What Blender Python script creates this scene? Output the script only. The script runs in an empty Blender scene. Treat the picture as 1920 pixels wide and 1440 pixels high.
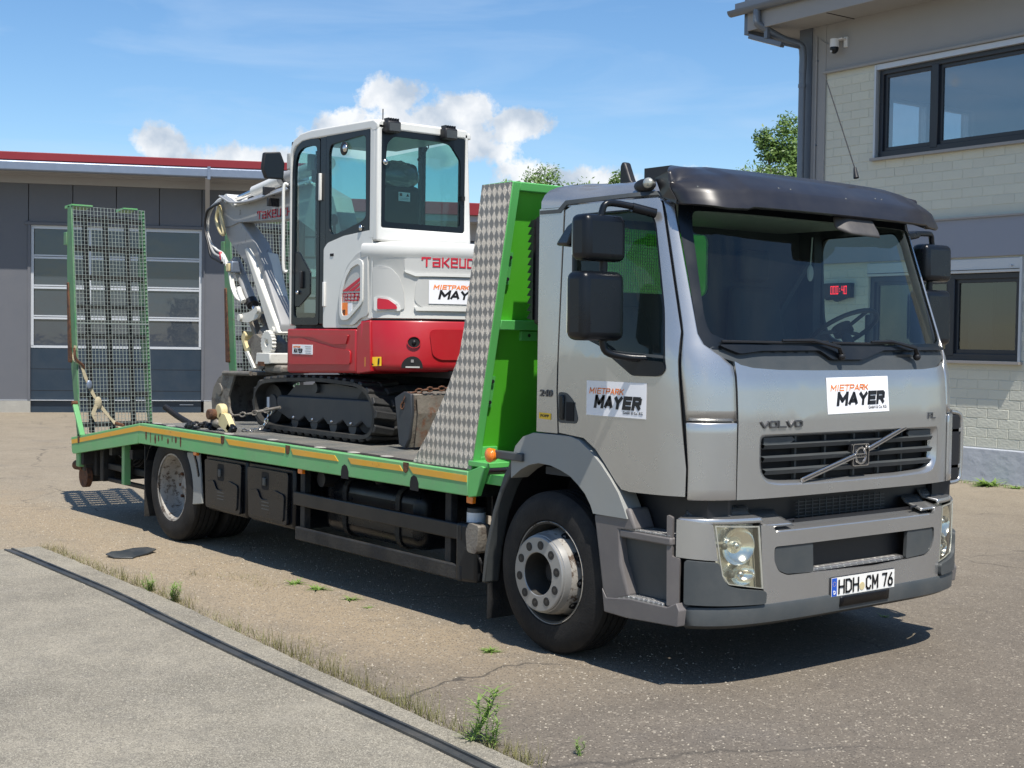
import bpy, bmesh, math, random
from mathutils import Vector, Matrix, noise
from mathutils.geometry import tessellate_polygon
random.seed(7)
S = bpy.context.scene
C = S.collection
R_ = math.radians

# ---------------------------------------------------------------- camera, sky, sun, exposure
CAM = Vector((5.5343, -4.6542, 1.6927))
ROW = [(0.6191134, 0.7851706, 0.0143398), (-0.0356284, 0.0098425, 0.9993166), (-0.7844929, 0.6192013, -0.0340680)]
cd = bpy.data.cameras.new('camera'); co = bpy.data.objects.new('camera', cd); C.objects.link(co)
cd.sensor_width = 36; cd.lens = 2558.3 / 1920 * 36; cd.clip_start = .05; cd.clip_end = 3000
co.matrix_world = Matrix(((ROW[0][0], ROW[1][0], -ROW[2][0], CAM.x), (ROW[0][1], ROW[1][1], -ROW[2][1], CAM.y),
                          (ROW[0][2], ROW[1][2], -ROW[2][2], CAM.z), (0, 0, 0, 1)))
S.camera = co
SUN = Vector((.52, -.18, 1.0)).normalized()
S.view_settings.view_transform = 'Standard'; S.view_settings.look = 'None'
S.view_settings.exposure = 0.42; S.view_settings.gamma = 1; S.view_settings.use_curve_mapping = False
S.cycles.max_bounces = 8; S.cycles.transparent_max_bounces = 24
S.cycles.use_denoising = True
ld = bpy.data.lights.new('sun', 'SUN'); lo = bpy.data.objects.new('sun', ld); C.objects.link(lo)
ld.energy = 5.0; ld.angle = R_(.55); ld.color = (1, .945, .86)
lo.rotation_euler = SUN.to_track_quat('Z', 'Y').to_euler(); lo.location = (5, -5, 12)

W = bpy.data.worlds.new('World'); S.world = W; W.use_nodes = True
nt = W.node_tree; nt.nodes.clear(); N = nt.nodes.new; L = nt.links.new
def wm(op, a, b=None, c=None):
    n = N('ShaderNodeMath'); n.operation = op
    for i, v in enumerate((a, b, c)):
        if v is None: continue
        if isinstance(v, (int, float)): n.inputs[i].default_value = v
        else: L(v, n.inputs[i])
    return n.outputs[0]
out = N('ShaderNodeOutputWorld'); tc = N('ShaderNodeTexCoord'); sky = N('ShaderNodeTexSky')
sky.sky_type = 'NISHITA'; sky.sun_disc = False
sky.sun_elevation = math.asin(SUN.z); sky.sun_rotation = math.atan2(SUN.x, SUN.y)
sky.altitude = 200; sky.air_density = 1.0; sky.dust_density = .15; sky.ozone_density = 3.6
bg1 = N('ShaderNodeBackground'); bg1.inputs[1].default_value = .102; hsv = N('ShaderNodeHueSaturation'); hsv.inputs['Saturation'].default_value = 1.16; hsv.inputs['Value'].default_value = 1.08; L(sky.outputs[0], hsv.inputs['Color']); L(hsv.outputs[0], bg1.inputs[0])
sep = N('ShaderNodeSeparateXYZ'); L(tc.outputs['Generated'], sep.inputs[0])
# cumulus heaps: azimuth, elevation, half width, half height (degrees)
heaps = [(145.6, 8.6, 3.7, 1.5), (146.9, 9.7, 1.6, 1.0), (143.9, 9.4, 1.9, 1.0), (141.4, 8.9, 1.7, .8), (148.6, 8.2, 1.9, 1.3), (145.5, 7.9, 3.4, 1.0),
         (156.3, 7.6, 1.2, .9), (152.2, 6.9, 3.6, .75), (133, 6.2, 4, 1.2, -.2), (139.3, 6.5, 4, 1.2, -.2),
         (172, 9, 3, 1.2), (190, 8, 4, 1.5), (215, 10, 4, 2), (60, 10, 5, 2), (20, 9, 4, 2), (-25, 14, 7, 4), (-60, 18, 8, 5), (-100, 14, 7, 4), (-140, 10, 5, 2), (98, 9, 4, 1.5), (-130, 17, 9, 5), (-118, 24, 6, 3)]
acc = None
nz = N('ShaderNodeTexNoise'); nz.inputs['Scale'].default_value = 22; nz.inputs['Detail'].default_value = 10; nz.inputs['Roughness'].default_value = .68
L(tc.outputs['Generated'], nz.inputs[0])
for az, el, hw_, hh_, *thin in heaps:
    a, e = R_(az), R_(el); d = Vector((math.cos(a) * math.cos(e), math.sin(a) * math.cos(e), math.sin(e)))
    r = Vector((-math.sin(a), math.cos(a), 0)); u = d.cross(r) * -1
    def dt(v):
        n = N('ShaderNodeVectorMath'); n.operation = 'DOT_PRODUCT'; n.inputs[1].default_value = v; L(tc.outputs['Generated'], n.inputs[0]); return n.outputs['Value']
    x = wm('DIVIDE', dt(r), R_(hw_)); y = wm('DIVIDE', wm('SUBTRACT', dt(u), d.dot(u)), R_(hh_))
    q = wm('SUBTRACT', 1.0, wm('SQRT', wm('ADD', wm('MULTIPLY', x, x), wm('MULTIPLY', y, y))))
    if thin: q = wm('ADD', q, thin[0])
    q = wm('MULTIPLY', q, wm('GREATER_THAN', dt(d), .5))
    q = wm('ADD', q, wm('MULTIPLY', wm('LESS_THAN', dt(d), .5), -9))
    acc = q if acc is None else wm('MAXIMUM', acc, q)
dens = wm('ADD', wm('MULTIPLY', wm('MAXIMUM', acc, -1.2), 1.0), wm('MULTIPLY', wm('SUBTRACT', nz.outputs[0], .5), 2.5))
mr = N('ShaderNodeMapRange'); mr.inputs['From Min'].default_value = .0; mr.inputs['From Max'].default_value = .30; L(dens, mr.inputs[0])
# thin high cirrus all over the sky
mp = N('ShaderNodeMapping'); mp.inputs['Scale'].default_value = (1.8, 3.0, 17); L(tc.outputs['Generated'], mp.inputs[0])
n2 = N('ShaderNodeTexNoise'); n2.inputs['Scale'].default_value = 1.7; n2.inputs['Detail'].default_value = 9; n2.inputs['Roughness'].default_value = .55; n2.inputs['Distortion'].default_value = .5
L(mp.outputs[0], n2.inputs[0])
m2 = N('ShaderNodeMapRange'); m2.inputs['From Min'].default_value = .44; m2.inputs['From Max'].default_value = .70; m2.inputs['To Max'].default_value = .34; L(n2.outputs[0], m2.inputs[0])
n3 = N('ShaderNodeTexNoise'); n3.inputs['Scale'].default_value = 34; n3.inputs['Detail'].default_value = 6; L(tc.outputs['Generated'], n3.inputs[0])
cr = N('ShaderNodeValToRGB'); cr.color_ramp.elements[0].position = .36; cr.color_ramp.elements[0].color = (.40, .46, .54, 1)
cr.color_ramp.elements[1].position = .62; cr.color_ramp.elements[1].color = (.76, .765, .77, 1); L(n3.outputs[0], cr.inputs[0])
bg2 = N('ShaderNodeBackground'); L(cr.outputs[0], bg2.inputs[0])
bg3 = N('ShaderNodeBackground'); bg3.inputs[0].default_value = (.46, .58, .74, 1)
mx1 = N('ShaderNodeMixShader'); L(m2.outputs[0], mx1.inputs[0]); L(bg1.outputs[0], mx1.inputs[1]); L(bg3.outputs[0], mx1.inputs[2])
mx = N('ShaderNodeMixShader'); L(wm('MULTIPLY', mr.outputs[0], .93), mx.inputs[0]); L(mx1.outputs[0], mx.inputs[1]); L(bg2.outputs[0], mx.inputs[2])
L(mx.outputs[0], out.inputs[0])

# ---------------------------------------------------------------- materials
def newmat(name):
    m = bpy.data.materials.new(name); m.use_nodes = True; t = m.node_tree; t.nodes.clear()
    o = t.nodes.new('ShaderNodeOutputMaterial'); b = t.nodes.new('ShaderNodeBsdfPrincipled'); t.links.new(b.outputs[0], o.inputs[0])
    return m, t, b, o
def mat(name, col, rough=.5, metal=0, var=.12, scale=6, bump=0, bscale=120, coat=0, spec=.5, col2=None, thr=(.5, .62), s2=5, rvar=.12, emit=0, stretch=None, dust=None):
    m, t, b, o = newmat(name); n = t.nodes.new; l = t.links.new
    tc = n('ShaderNodeTexCoord'); co = tc.outputs['Object']
    if stretch:
        mp = n('ShaderNodeMapping'); mp.inputs['Scale'].default_value = stretch; l(co, mp.inputs[0]); cs = mp.outputs[0]
    else: cs = co
    nz = n('ShaderNodeTexNoise'); nz.inputs['Scale'].default_value = scale; nz.inputs['Detail'].default_value = 8; nz.inputs['Roughness'].default_value = .6; l(cs, nz.inputs[0])
    c = [min(1, max(0, v)) for v in col]
    mx = n('ShaderNodeMix'); mx.data_type = 'RGBA'; l(nz.outputs[0], mx.inputs[0])
    mx.inputs[6].default_value = (*[v * (1 - var) for v in c], 1); mx.inputs[7].default_value = (*[min(1, v * (1 + var)) for v in c], 1)
    cur = mx.outputs[2]
    if dust:      # pale dust that has settled in patches
        nd = n('ShaderNodeTexNoise'); nd.inputs['Scale'].default_value = 2.7; nd.inputs['Detail'].default_value = 10; nd.inputs['Roughness'].default_value = .7; l(co, nd.inputs[0])
        md = n('ShaderNodeMapRange'); md.inputs['From Min'].default_value = .4; md.inputs['From Max'].default_value = .75; md.inputs['To Max'].default_value = dust; l(nd.outputs[0], md.inputs[0])
        mm = n('ShaderNodeMix'); mm.data_type = 'RGBA'; l(md.outputs[0], mm.inputs[0]); l(cur, mm.inputs[6]); mm.inputs[7].default_value = (.30, .27, .22, 1); cur = mm.outputs[2]
    if col2:
        n2 = n('ShaderNodeTexNoise'); n2.inputs['Scale'].default_value = s2; n2.inputs['Detail'].default_value = 12; n2.inputs['Roughness'].default_value = .72; l(cs, n2.inputs[0])
        mr = n('ShaderNodeMapRange'); mr.inputs['From Min'].default_value = thr[0]; mr.inputs['From Max'].default_value = thr[1]; l(n2.outputs[0], mr.inputs[0])
        m2 = n('ShaderNodeMix'); m2.data_type = 'RGBA'; l(mr.outputs[0], m2.inputs[0]); l(cur, m2.inputs[6]); m2.inputs[7].default_value = (*col2, 1); cur = m2.outputs[2]
    l(cur, b.inputs['Base Color'])
    b.inputs['Metallic'].default_value = metal; b.inputs['Specular IOR Level'].default_value = spec
    rr = n('ShaderNodeMapRange'); rr.inputs['To Min'].default_value = max(0, rough - rvar); rr.inputs['To Max'].default_value = min(1, rough + rvar); l(nz.outputs[0], rr.inputs[0]); l(rr.outputs[0], b.inputs['Roughness'])
    if coat: b.inputs['Coat Weight'].default_value = coat; b.inputs['Coat Roughness'].default_value = .08
    if bump:
        nb = n('ShaderNodeTexNoise'); nb.inputs['Scale'].default_value = bscale; nb.inputs['Detail'].default_value = 4; l(co, nb.inputs[0])
        bp = n('ShaderNodeBump'); bp.inputs['Strength'].default_value = bump; bp.inputs['Distance'].default_value = .01; l(nb.outputs[0], bp.inputs['Height']); l(bp.outputs[0], b.inputs['Normal'])
    if emit: b.inputs['Emission Color'].default_value = (*col, 1); b.inputs['Emission Strength'].default_value = emit
    return m
def glass(name, tint, gl=.12, alpha=None, rough=.01, grime=.05, gcol=(.3, .32, .3)):
    """thin pane: fresnel mirror over tinted see-through, with a little dust"""
    m, t, b, o = newmat(name); n = t.nodes.new; l = t.links.new
    t.nodes.remove(b)
    tr = n('ShaderNodeBsdfTransparent'); tr.inputs[0].default_value = (*tint, 1)
    g = n('ShaderNodeBsdfGlossy'); g.inputs['Roughness'].default_value = rough; g.inputs[0].default_value = (1, 1, 1, 1)
    d = n('ShaderNodeBsdfDiffuse'); d.inputs[0].default_value = (*gcol, 1)
    lw = n('ShaderNodeFresnel'); lw.inputs[0].default_value = 1.5
    geo = n('ShaderNodeNewGeometry')
    ma = n('ShaderNodeMath'); ma.operation = 'MULTIPLY_ADD'; ma.inputs[1].default_value = 1.3; ma.inputs[2].default_value = gl - .05; l(lw.outputs[0], ma.inputs[0]); ma.use_clamp = True
    # seen from the back the pane mirrors just as weakly
    mb = n('ShaderNodeMix'); l(geo.outputs['Backfacing'], mb.inputs[0]); l(ma.outputs[0], mb.inputs[2]); mb.inputs[3].default_value = gl
    m1 = n('ShaderNodeMixShader'); m1.inputs[0].default_value = grime; l(tr.outputs[0], m1.inputs[1]); l(d.outputs[0], m1.inputs[2])
    m2 = n('ShaderNodeMixShader'); l(mb.outputs[0], m2.inputs[0]); l(m1.outputs[0], m2.inputs[1]); l(g.outputs[0], m2.inputs[2])
    l(m2.outputs[0], o.inputs[0])
    return m
M = {}
M['silver'] = mat('silver_paint', (.45, .45, .445), .27, .78, .05, 2.5, coat=.5, rvar=.04, dust=.14, bump=.02, bscale=900)
M['visor'] = mat('smoked_acrylic', (.012, .011, .014), .38, 0, .3, 3, coat=.2, dust=.05)
M['black'] = mat('black_plastic', (.0045, .006, .009), .30, 0, .25, 8, bump=.08, bscale=600, spec=.35)
M['blackm'] = mat('black_enamel', (.008, .010, .013), .38, 0, .2, 5, dust=.06, spec=.35)
M['chassis'] = mat('dusty_chassis_black', (.010, .011, .013), .6, 0, .5, 6, dust=.12, bump=.3, bscale=60, spec=.3)
M['fender'] = mat('grey_fender_plastic', (.26, .27, .26), .55, 0, .1, 3, dust=.3, bump=.08, bscale=300)
M['taupe'] = mat('weathered_bumper_plastic', (.12, .11, .108), .55, 0, .15, 4, dust=.22, bump=.12, bscale=250)
M['dgrey'] = mat('dark_grey_plastic', (.045, .052, .056), .5, 0, .15, 4, dust=.12, bump=.06, bscale=300)
M['interior'] = mat('cab_interior', (.03, .035, .04), .7, 0, .2, 8, bump=.3, bscale=200)
M['dash'] = mat('dashboard_grey', (.28, .30, .29), .7, 0, .15, 8, bump=.2, bscale=300)
M['glass'] = glass('windscreen_glass', (.74, .86, .80), .03, grime=.012)
M['sideglass'] = glass('side_glass', (.60, .70, .66), .02, grime=.01)
M['exglass'] = glass('excavator_glass', (.70, .86, .84), .02, grime=.015)
M['bldglass'] = glass('building_glass', (.62, .66, .67), .20, grime=.015)
M['lowglass'] = glass('dark_office_glass', (.45, .48, .48), .07, grime=.01)
M['clearpane'] = glass('clear_pane', (.9, .92, .93), .03, grime=.01)
M['green'] = mat('faded_green_paint', (.115, .37, .135), .5, 0, .16, 4, coat=.05, dust=.30, col2=(.10, .055, .03), thr=(.665, .69), s2=7)
M['bgreen'] = mat('bright_green_paint', (.075, .40, .022), .42, 0, .08, 2, coat=.2, dust=.06)
M['mgreen'] = mat('green_frame_paint', (.09, .40, .10), .42, 0, .1, 3, coat=.15, dust=.10)
M['tape'] = mat('yellow_marking_tape', (.66, .34, .02), .5, 0, .15, 5, dust=.22, col2=(.25, .12, .04), thr=(.62, .66), s2=9)
M['rampgreen'] = mat('dull_ramp_green', (.055, .19, .08), .55, 0, .2, 6, dust=.4, col2=(.12, .055, .03), thr=(.60, .66), s2=8)
M['rust'] = mat('rusty_steel', (.12, .05, .022), .85, 0, .5, 12, bump=.6, bscale=70, col2=(.05, .022, .014), thr=(.45, .6), s2=20)
M['rubber'] = mat('tyre_rubber', (.008, .008, .009), .72, 0, .3, 8, bump=.25, bscale=90, dust=.08, spec=.3)
M['trackrubber'] = mat('track_rubber', (.012, .013, .014), .6, 0, .3, 8, bump=.2, bscale=90, dust=.16, spec=.4)
M['rim'] = mat('painted_wheel', (.42, .42, .40), .5, .1, .12, 8, dust=.5, col2=(.10, .06, .04), thr=(.60, .66), s2=26)
M['rimrust'] = mat('dirty_white_wheel', (.30, .285, .26), .6, .05, .15, 8, dust=.5, col2=(.07, .045, .03), thr=(.52, .60), s2=16)
M['hub'] = mat('silver_wheel_face', (.30, .30, .295), .42, .45, .1, 14, dust=.3)
M['alu'] = mat('bare_aluminium', (.55, .55, .54), .35, .85, .1, 8, bump=.1, bscale=80)
M['chrome'] = mat('chrome', (.62, .61, .60), .18, 1, .05, 8)
M['letter'] = mat('dark_chrome_letters', (.10, .10, .105), .3, .6, .05, 8)
M['wh'] = mat('white_vinyl', (.80, .80, .82), .45, 0, .02, 5)
M['ink'] = mat('black_ink', (.008, .008, .010), .5, 0, .1, 5)
M['orange'] = mat('orange_ink', (.85, .22, .03), .5, 0, .05, 5)
M['redink'] = mat('red_ink', (.50, .015, .035), .45, 0, .05, 5)
M['blue'] = mat('plate_blue', (.01, .08, .45), .4, 0, .05, 5)
M['plate'] = mat('plate_white', (.78, .77, .73), .4, 0, .04, 9)
M['yel'] = mat('yellow_vinyl', (.80, .50, .02), .45, 0, .05, 5)
M['amber'] = mat('amber_lens', (.75, .19, .01), .25, 0, .15, 30, coat=.8)
M['exwhite'] = mat('excavator_white', (.66, .655, .62), .38, 0, .04, 3, coat=.3, dust=.10)
M['exgrey'] = mat('excavator_light_grey', (.46, .46, .44), .42, 0, .05, 3, coat=.2, dust=.10)
M['exred'] = mat('excavator_red', (.38, .006, .014), .42, 0, .08, 4, coat=.2, dust=.05)
M['arm'] = mat('scuffed_arm_grey', (.30, .305, .31), .5, 0, .1, 5, dust=.3, col2=(.10, .09, .08), thr=(.60, .68), s2=11)
M['dirtsteel'] = mat('dirty_bucket_steel', (.17, .155, .135), .6, .3, .35, 9, bump=.4, bscale=60, dust=.5, col2=(.07, .05, .04), thr=(.52, .66), s2=8)
M['frame'] = mat('track_frame_grey', (.022, .027, .036), .5, 0, .15, 5, dust=.08)
M['gasket'] = mat('black_window_gasket', (.005, .008, .012), .3, 0, .2, 5, spec=.35)
M['lens'] = mat('clear_lamp_lens', (.46, .46, .40), .3, .45, .3, 22, coat=.8, dust=.1)
M['housing'] = mat('lamp_housing', (.80, .79, .70), .28, .65, .15, 14, dust=.1)
M['darktaupe'] = mat('dusty_mirror_shell', (.05, .048, .05), .6, 0, .3, 9, dust=.3)
M['reflector'] = mat('lamp_reflector', (.92, .92, .90), .16, 1, .1, 30, bump=.12, bscale=30)
M['seat'] = mat('seat_fabric', (.03, .033, .036), .8, 0, .2, 10, bump=.3, bscale=300)
M['film'] = mat('plastic_wrap_on_headrest', (.13, .14, .14), .25, 0, .5, 14, coat=.8, bump=.8, bscale=22)
M['strap'] = mat('worn_webbing', (.38, .33, .22), .85, 0, .3, 20, bump=.3, bscale=200)
M['zinc'] = mat('galvanised_steel', (.20, .24, .31), .42, .5, .12, 7, bump=.05, bscale=60)
M['galv'] = mat('galvanised_grating', (.30, .34, .31), .5, .3, .15, 10)
M['hall'] = mat('anthracite_cladding', (.105, .11, .125), .5, .1, .05, 2, dust=.05)
M['hall2'] = mat('dark_blue_door_panel', (.012, .025, .042), .4, 0, .08, 3, dust=.04)
M['hred'] = mat('red_fascia', (.20, .012, .018), .5, 0, .06, 3)
M['soffit'] = mat('hall_soffit', (.34, .34, .35), .7, 0, .1, 3)
M['plinth'] = mat('concrete_plinth', (.30, .29, .26), .85, 0, .2, 5, bump=.4, bscale=40)
M['alufr'] = mat('aluminium_frame', (.50, .52, .55), .4, .3, .05, 6)
M['beige'] = mat('painted_render', (.31, .305, .30), .8, 0, .06, 3, bump=.1, bscale=90)
M['band'] = mat('painted_concrete_band', (.27, .285, .33), .7, 0, .05, 3, bump=.05, bscale=60)
M['wplinth'] = mat('painted_plinth', (.44, .46, .50), .7, 0, .1, 3, bump=.9, bscale=9, col2=(.28, .29, .32), thr=(.6, .7))
M['mortar'] = mat('painted_mortar', (.555, .55, .465), .85, 0, .08, 6, bump=.2, bscale=90)
M['winframe'] = mat('dark_window_frame', (.018, .022, .03), .35, 0, .1, 5)
M['sill'] = mat('metal_sill', (.30, .28, .27), .45, .3, .1, 5)
M['room'] = mat('room_wall', (.34, .34, .34), .9, 0, .05, 3)
M['pipe'] = mat('grey_painted_pipe', (.15, .17, .20), .42, .3, .1, 5)
M['camw'] = mat('camera_white', (.7, .7, .7), .4, 0, .03, 5)
M['bark'] = mat('bark', (.10, .075, .05), .9, 0, .3, 12, bump=.6, bscale=30)
M['led'] = mat('red_led', (1.0, .03, .05), .5, 0, 0, 5, emit=1.1)
M['black0'] = mat('unlit_black', (.004, .004, .005), .8, 0, 0, 5)
M['cream'] = mat('hoist_cream', (.62, .52, .28), .5, 0, .15, 12, dust=.3)
# bricks vary a little from one to the next
m, t, b, o = newmat('painted_brick'); n = t.nodes.new; l = t.links.new
oi = n('ShaderNodeObjectInfo'); mx = n('ShaderNodeMix'); mx.data_type = 'RGBA'; l(oi.outputs['Random'], mx.inputs[0]); mx.inputs[6].default_value = (.57, .565, .48, 1); mx.inputs[7].default_value = (.61, .605, .51, 1)
l(mx.outputs[2], b.inputs['Base Color']); b.inputs['Roughness'].default_value = .8
tcn = n('ShaderNodeTexCoord'); nb = n('ShaderNodeTexNoise'); nb.inputs['Scale'].default_value = 38; l(tcn.outputs['Object'], nb.inputs[0]); bp = n('ShaderNodeBump'); bp.inputs['Strength'].default_value = .45; bp.inputs['Distance'].default_value = .012
l(nb.outputs[0], bp.inputs['Height']); l(bp.outputs[0], b.inputs['Normal']); M['brick'] = m
# leaves
def leafmat(name, a, c):
    m, t, b, o = newmat(name); n = t.nodes.new; l = t.links.new
    g = n('ShaderNodeTexCoord'); nz = n('ShaderNodeTexNoise'); nz.inputs['Scale'].default_value = 2.2; nz.inputs['Detail'].default_value = 6; l(g.outputs['Object'], nz.inputs[0])
    mx = n('ShaderNodeMix'); mx.data_type = 'RGBA'; l(nz.outputs[0], mx.inputs[0]); mx.inputs[6].default_value = (*a, 1); mx.inputs[7].default_value = (*c, 1)
    l(mx.outputs[2], b.inputs['Base Color']); b.inputs['Roughness'].default_value = .5
    tl = n('ShaderNodeBsdfTranslucent'); l(mx.outputs[2], tl.inputs[0]); ms = n('ShaderNodeMixShader'); ms.inputs[0].default_value = .35
    l(b.outputs[0], ms.inputs[1]); l(tl.outputs[0], ms.inputs[2]); l(ms.outputs[0], o.inputs[0]); return m
M['leaf'] = leafmat('tree_leaves', (.075, .15, .03), (.22, .33, .085))
M['weed'] = leafmat('weed_leaves', (.15, .27, .05), (.32, .44, .13))
M['dry'] = leafmat('dry_grass', (.22, .17, .08), (.20, .22, .07))
# aluminium five-bar / diamond tread plate
def treadmat(name, base, axis_u, axis_v, pitch, rough, metal, dark=.45, dusty=.25):
    m, t, b, o = newmat(name); n = t.nodes.new; l = t.links.new
    g = n('ShaderNodeTexCoord')
    def dot(v):
        q = n('ShaderNodeVectorMath'); q.operation = 'DOT_PRODUCT'; q.inputs[1].default_value = v; l(g.outputs['Object'], q.inputs[0]); return q.outputs['Value']
    def mt(op, a, bb=None):
        q = n('ShaderNodeMath'); q.operation = op
        for i, v in enumerate((a, bb)):
            if v is None: continue
            if isinstance(v, (int, float)): q.inputs[i].default_value = v
            else: l(v, q.inputs[i])
        return q.outputs[0]
    U = mt('DIVIDE', dot(axis_u), pitch); V = mt('DIVIDE', dot(axis_v), pitch * 1.5)
    def lattice(off):
        u = mt('SUBTRACT', mt('FRACT', mt('ADD', U, 50 + off)), .5); v = mt('SUBTRACT', mt('FRACT', mt('ADD', V, 50 + off)), .5)
        return mt('SUBTRACT', .5, mt('ADD', mt('ABSOLUTE', u), mt('ABSOLUTE', v))), u, v
    A, au, av = lattice(0); B, bu, bv = lattice(.5)
    # fine bars that change direction from one diamond to the next
    sa = mt('SINE', mt('MULTIPLY', mt('ADD', au, av), 44)); sb = mt('SINE', mt('MULTIPLY', mt('SUBTRACT', bu, bv), 44))
    isA = mt('GREATER_THAN', A, .0)
    st = mt('ADD', mt('MULTIPLY', sa, isA), mt('MULTIPLY', sb, mt('SUBTRACT', 1, isA)))
    h = mt('MAXIMUM', mt('MULTIPLY', st, 1), 0)
    bp = n('ShaderNodeBump'); bp.inputs['Strength'].default_value = .8; bp.inputs['Distance'].default_value = .004; l(h, bp.inputs['Height']); l(bp.outputs[0], b.inputs['Normal'])
    nz = n('ShaderNodeTexNoise'); nz.inputs['Scale'].default_value = 3.1; nz.inputs['Detail'].default_value = 9; l(g.outputs['Object'], nz.inputs[0])
    c1 = n('ShaderNodeMix'); c1.data_type = 'RGBA'; l(isA, c1.inputs[0]); c1.inputs[6].default_value = (*[v * dark for v in base], 1); c1.inputs[7].default_value = (*base, 1)
    md = n('ShaderNodeMapRange'); md.inputs['From Min'].default_value = .35; md.inputs['From Max'].default_value = .7; md.inputs['To Max'].default_value = dusty; l(nz.outputs[0], md.inputs[0])
    c2 = n('ShaderNodeMix'); c2.data_type = 'RGBA'; l(md.outputs[0], c2.inputs[0]); l(c1.outputs[2], c2.inputs[6]); c2.inputs[7].default_value = (.30, .27, .22, 1)
    l(c2.outputs[2], b.inputs['Base Color']); b.inputs['Roughness'].default_value = rough; b.inputs['Metallic'].default_value = metal
    return m
M['tread'] = treadmat('aluminium_tread_plate', (.37, .355, .33), (1, 0, 0), (0, 0, 1), .047, .5, .4, .93, .45)
M['deck'] = treadmat('steel_tread_deck', (.16, .17, .165), (1, 0, 0), (0, 1, 0), .05, .5, .3, .75, .7)
M['steptread'] = treadmat('step_tread_plate', (.50, .50, .50), (1, 0, 0), (0, 1, 0), .035, .35, .7, .6, .2)
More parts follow.
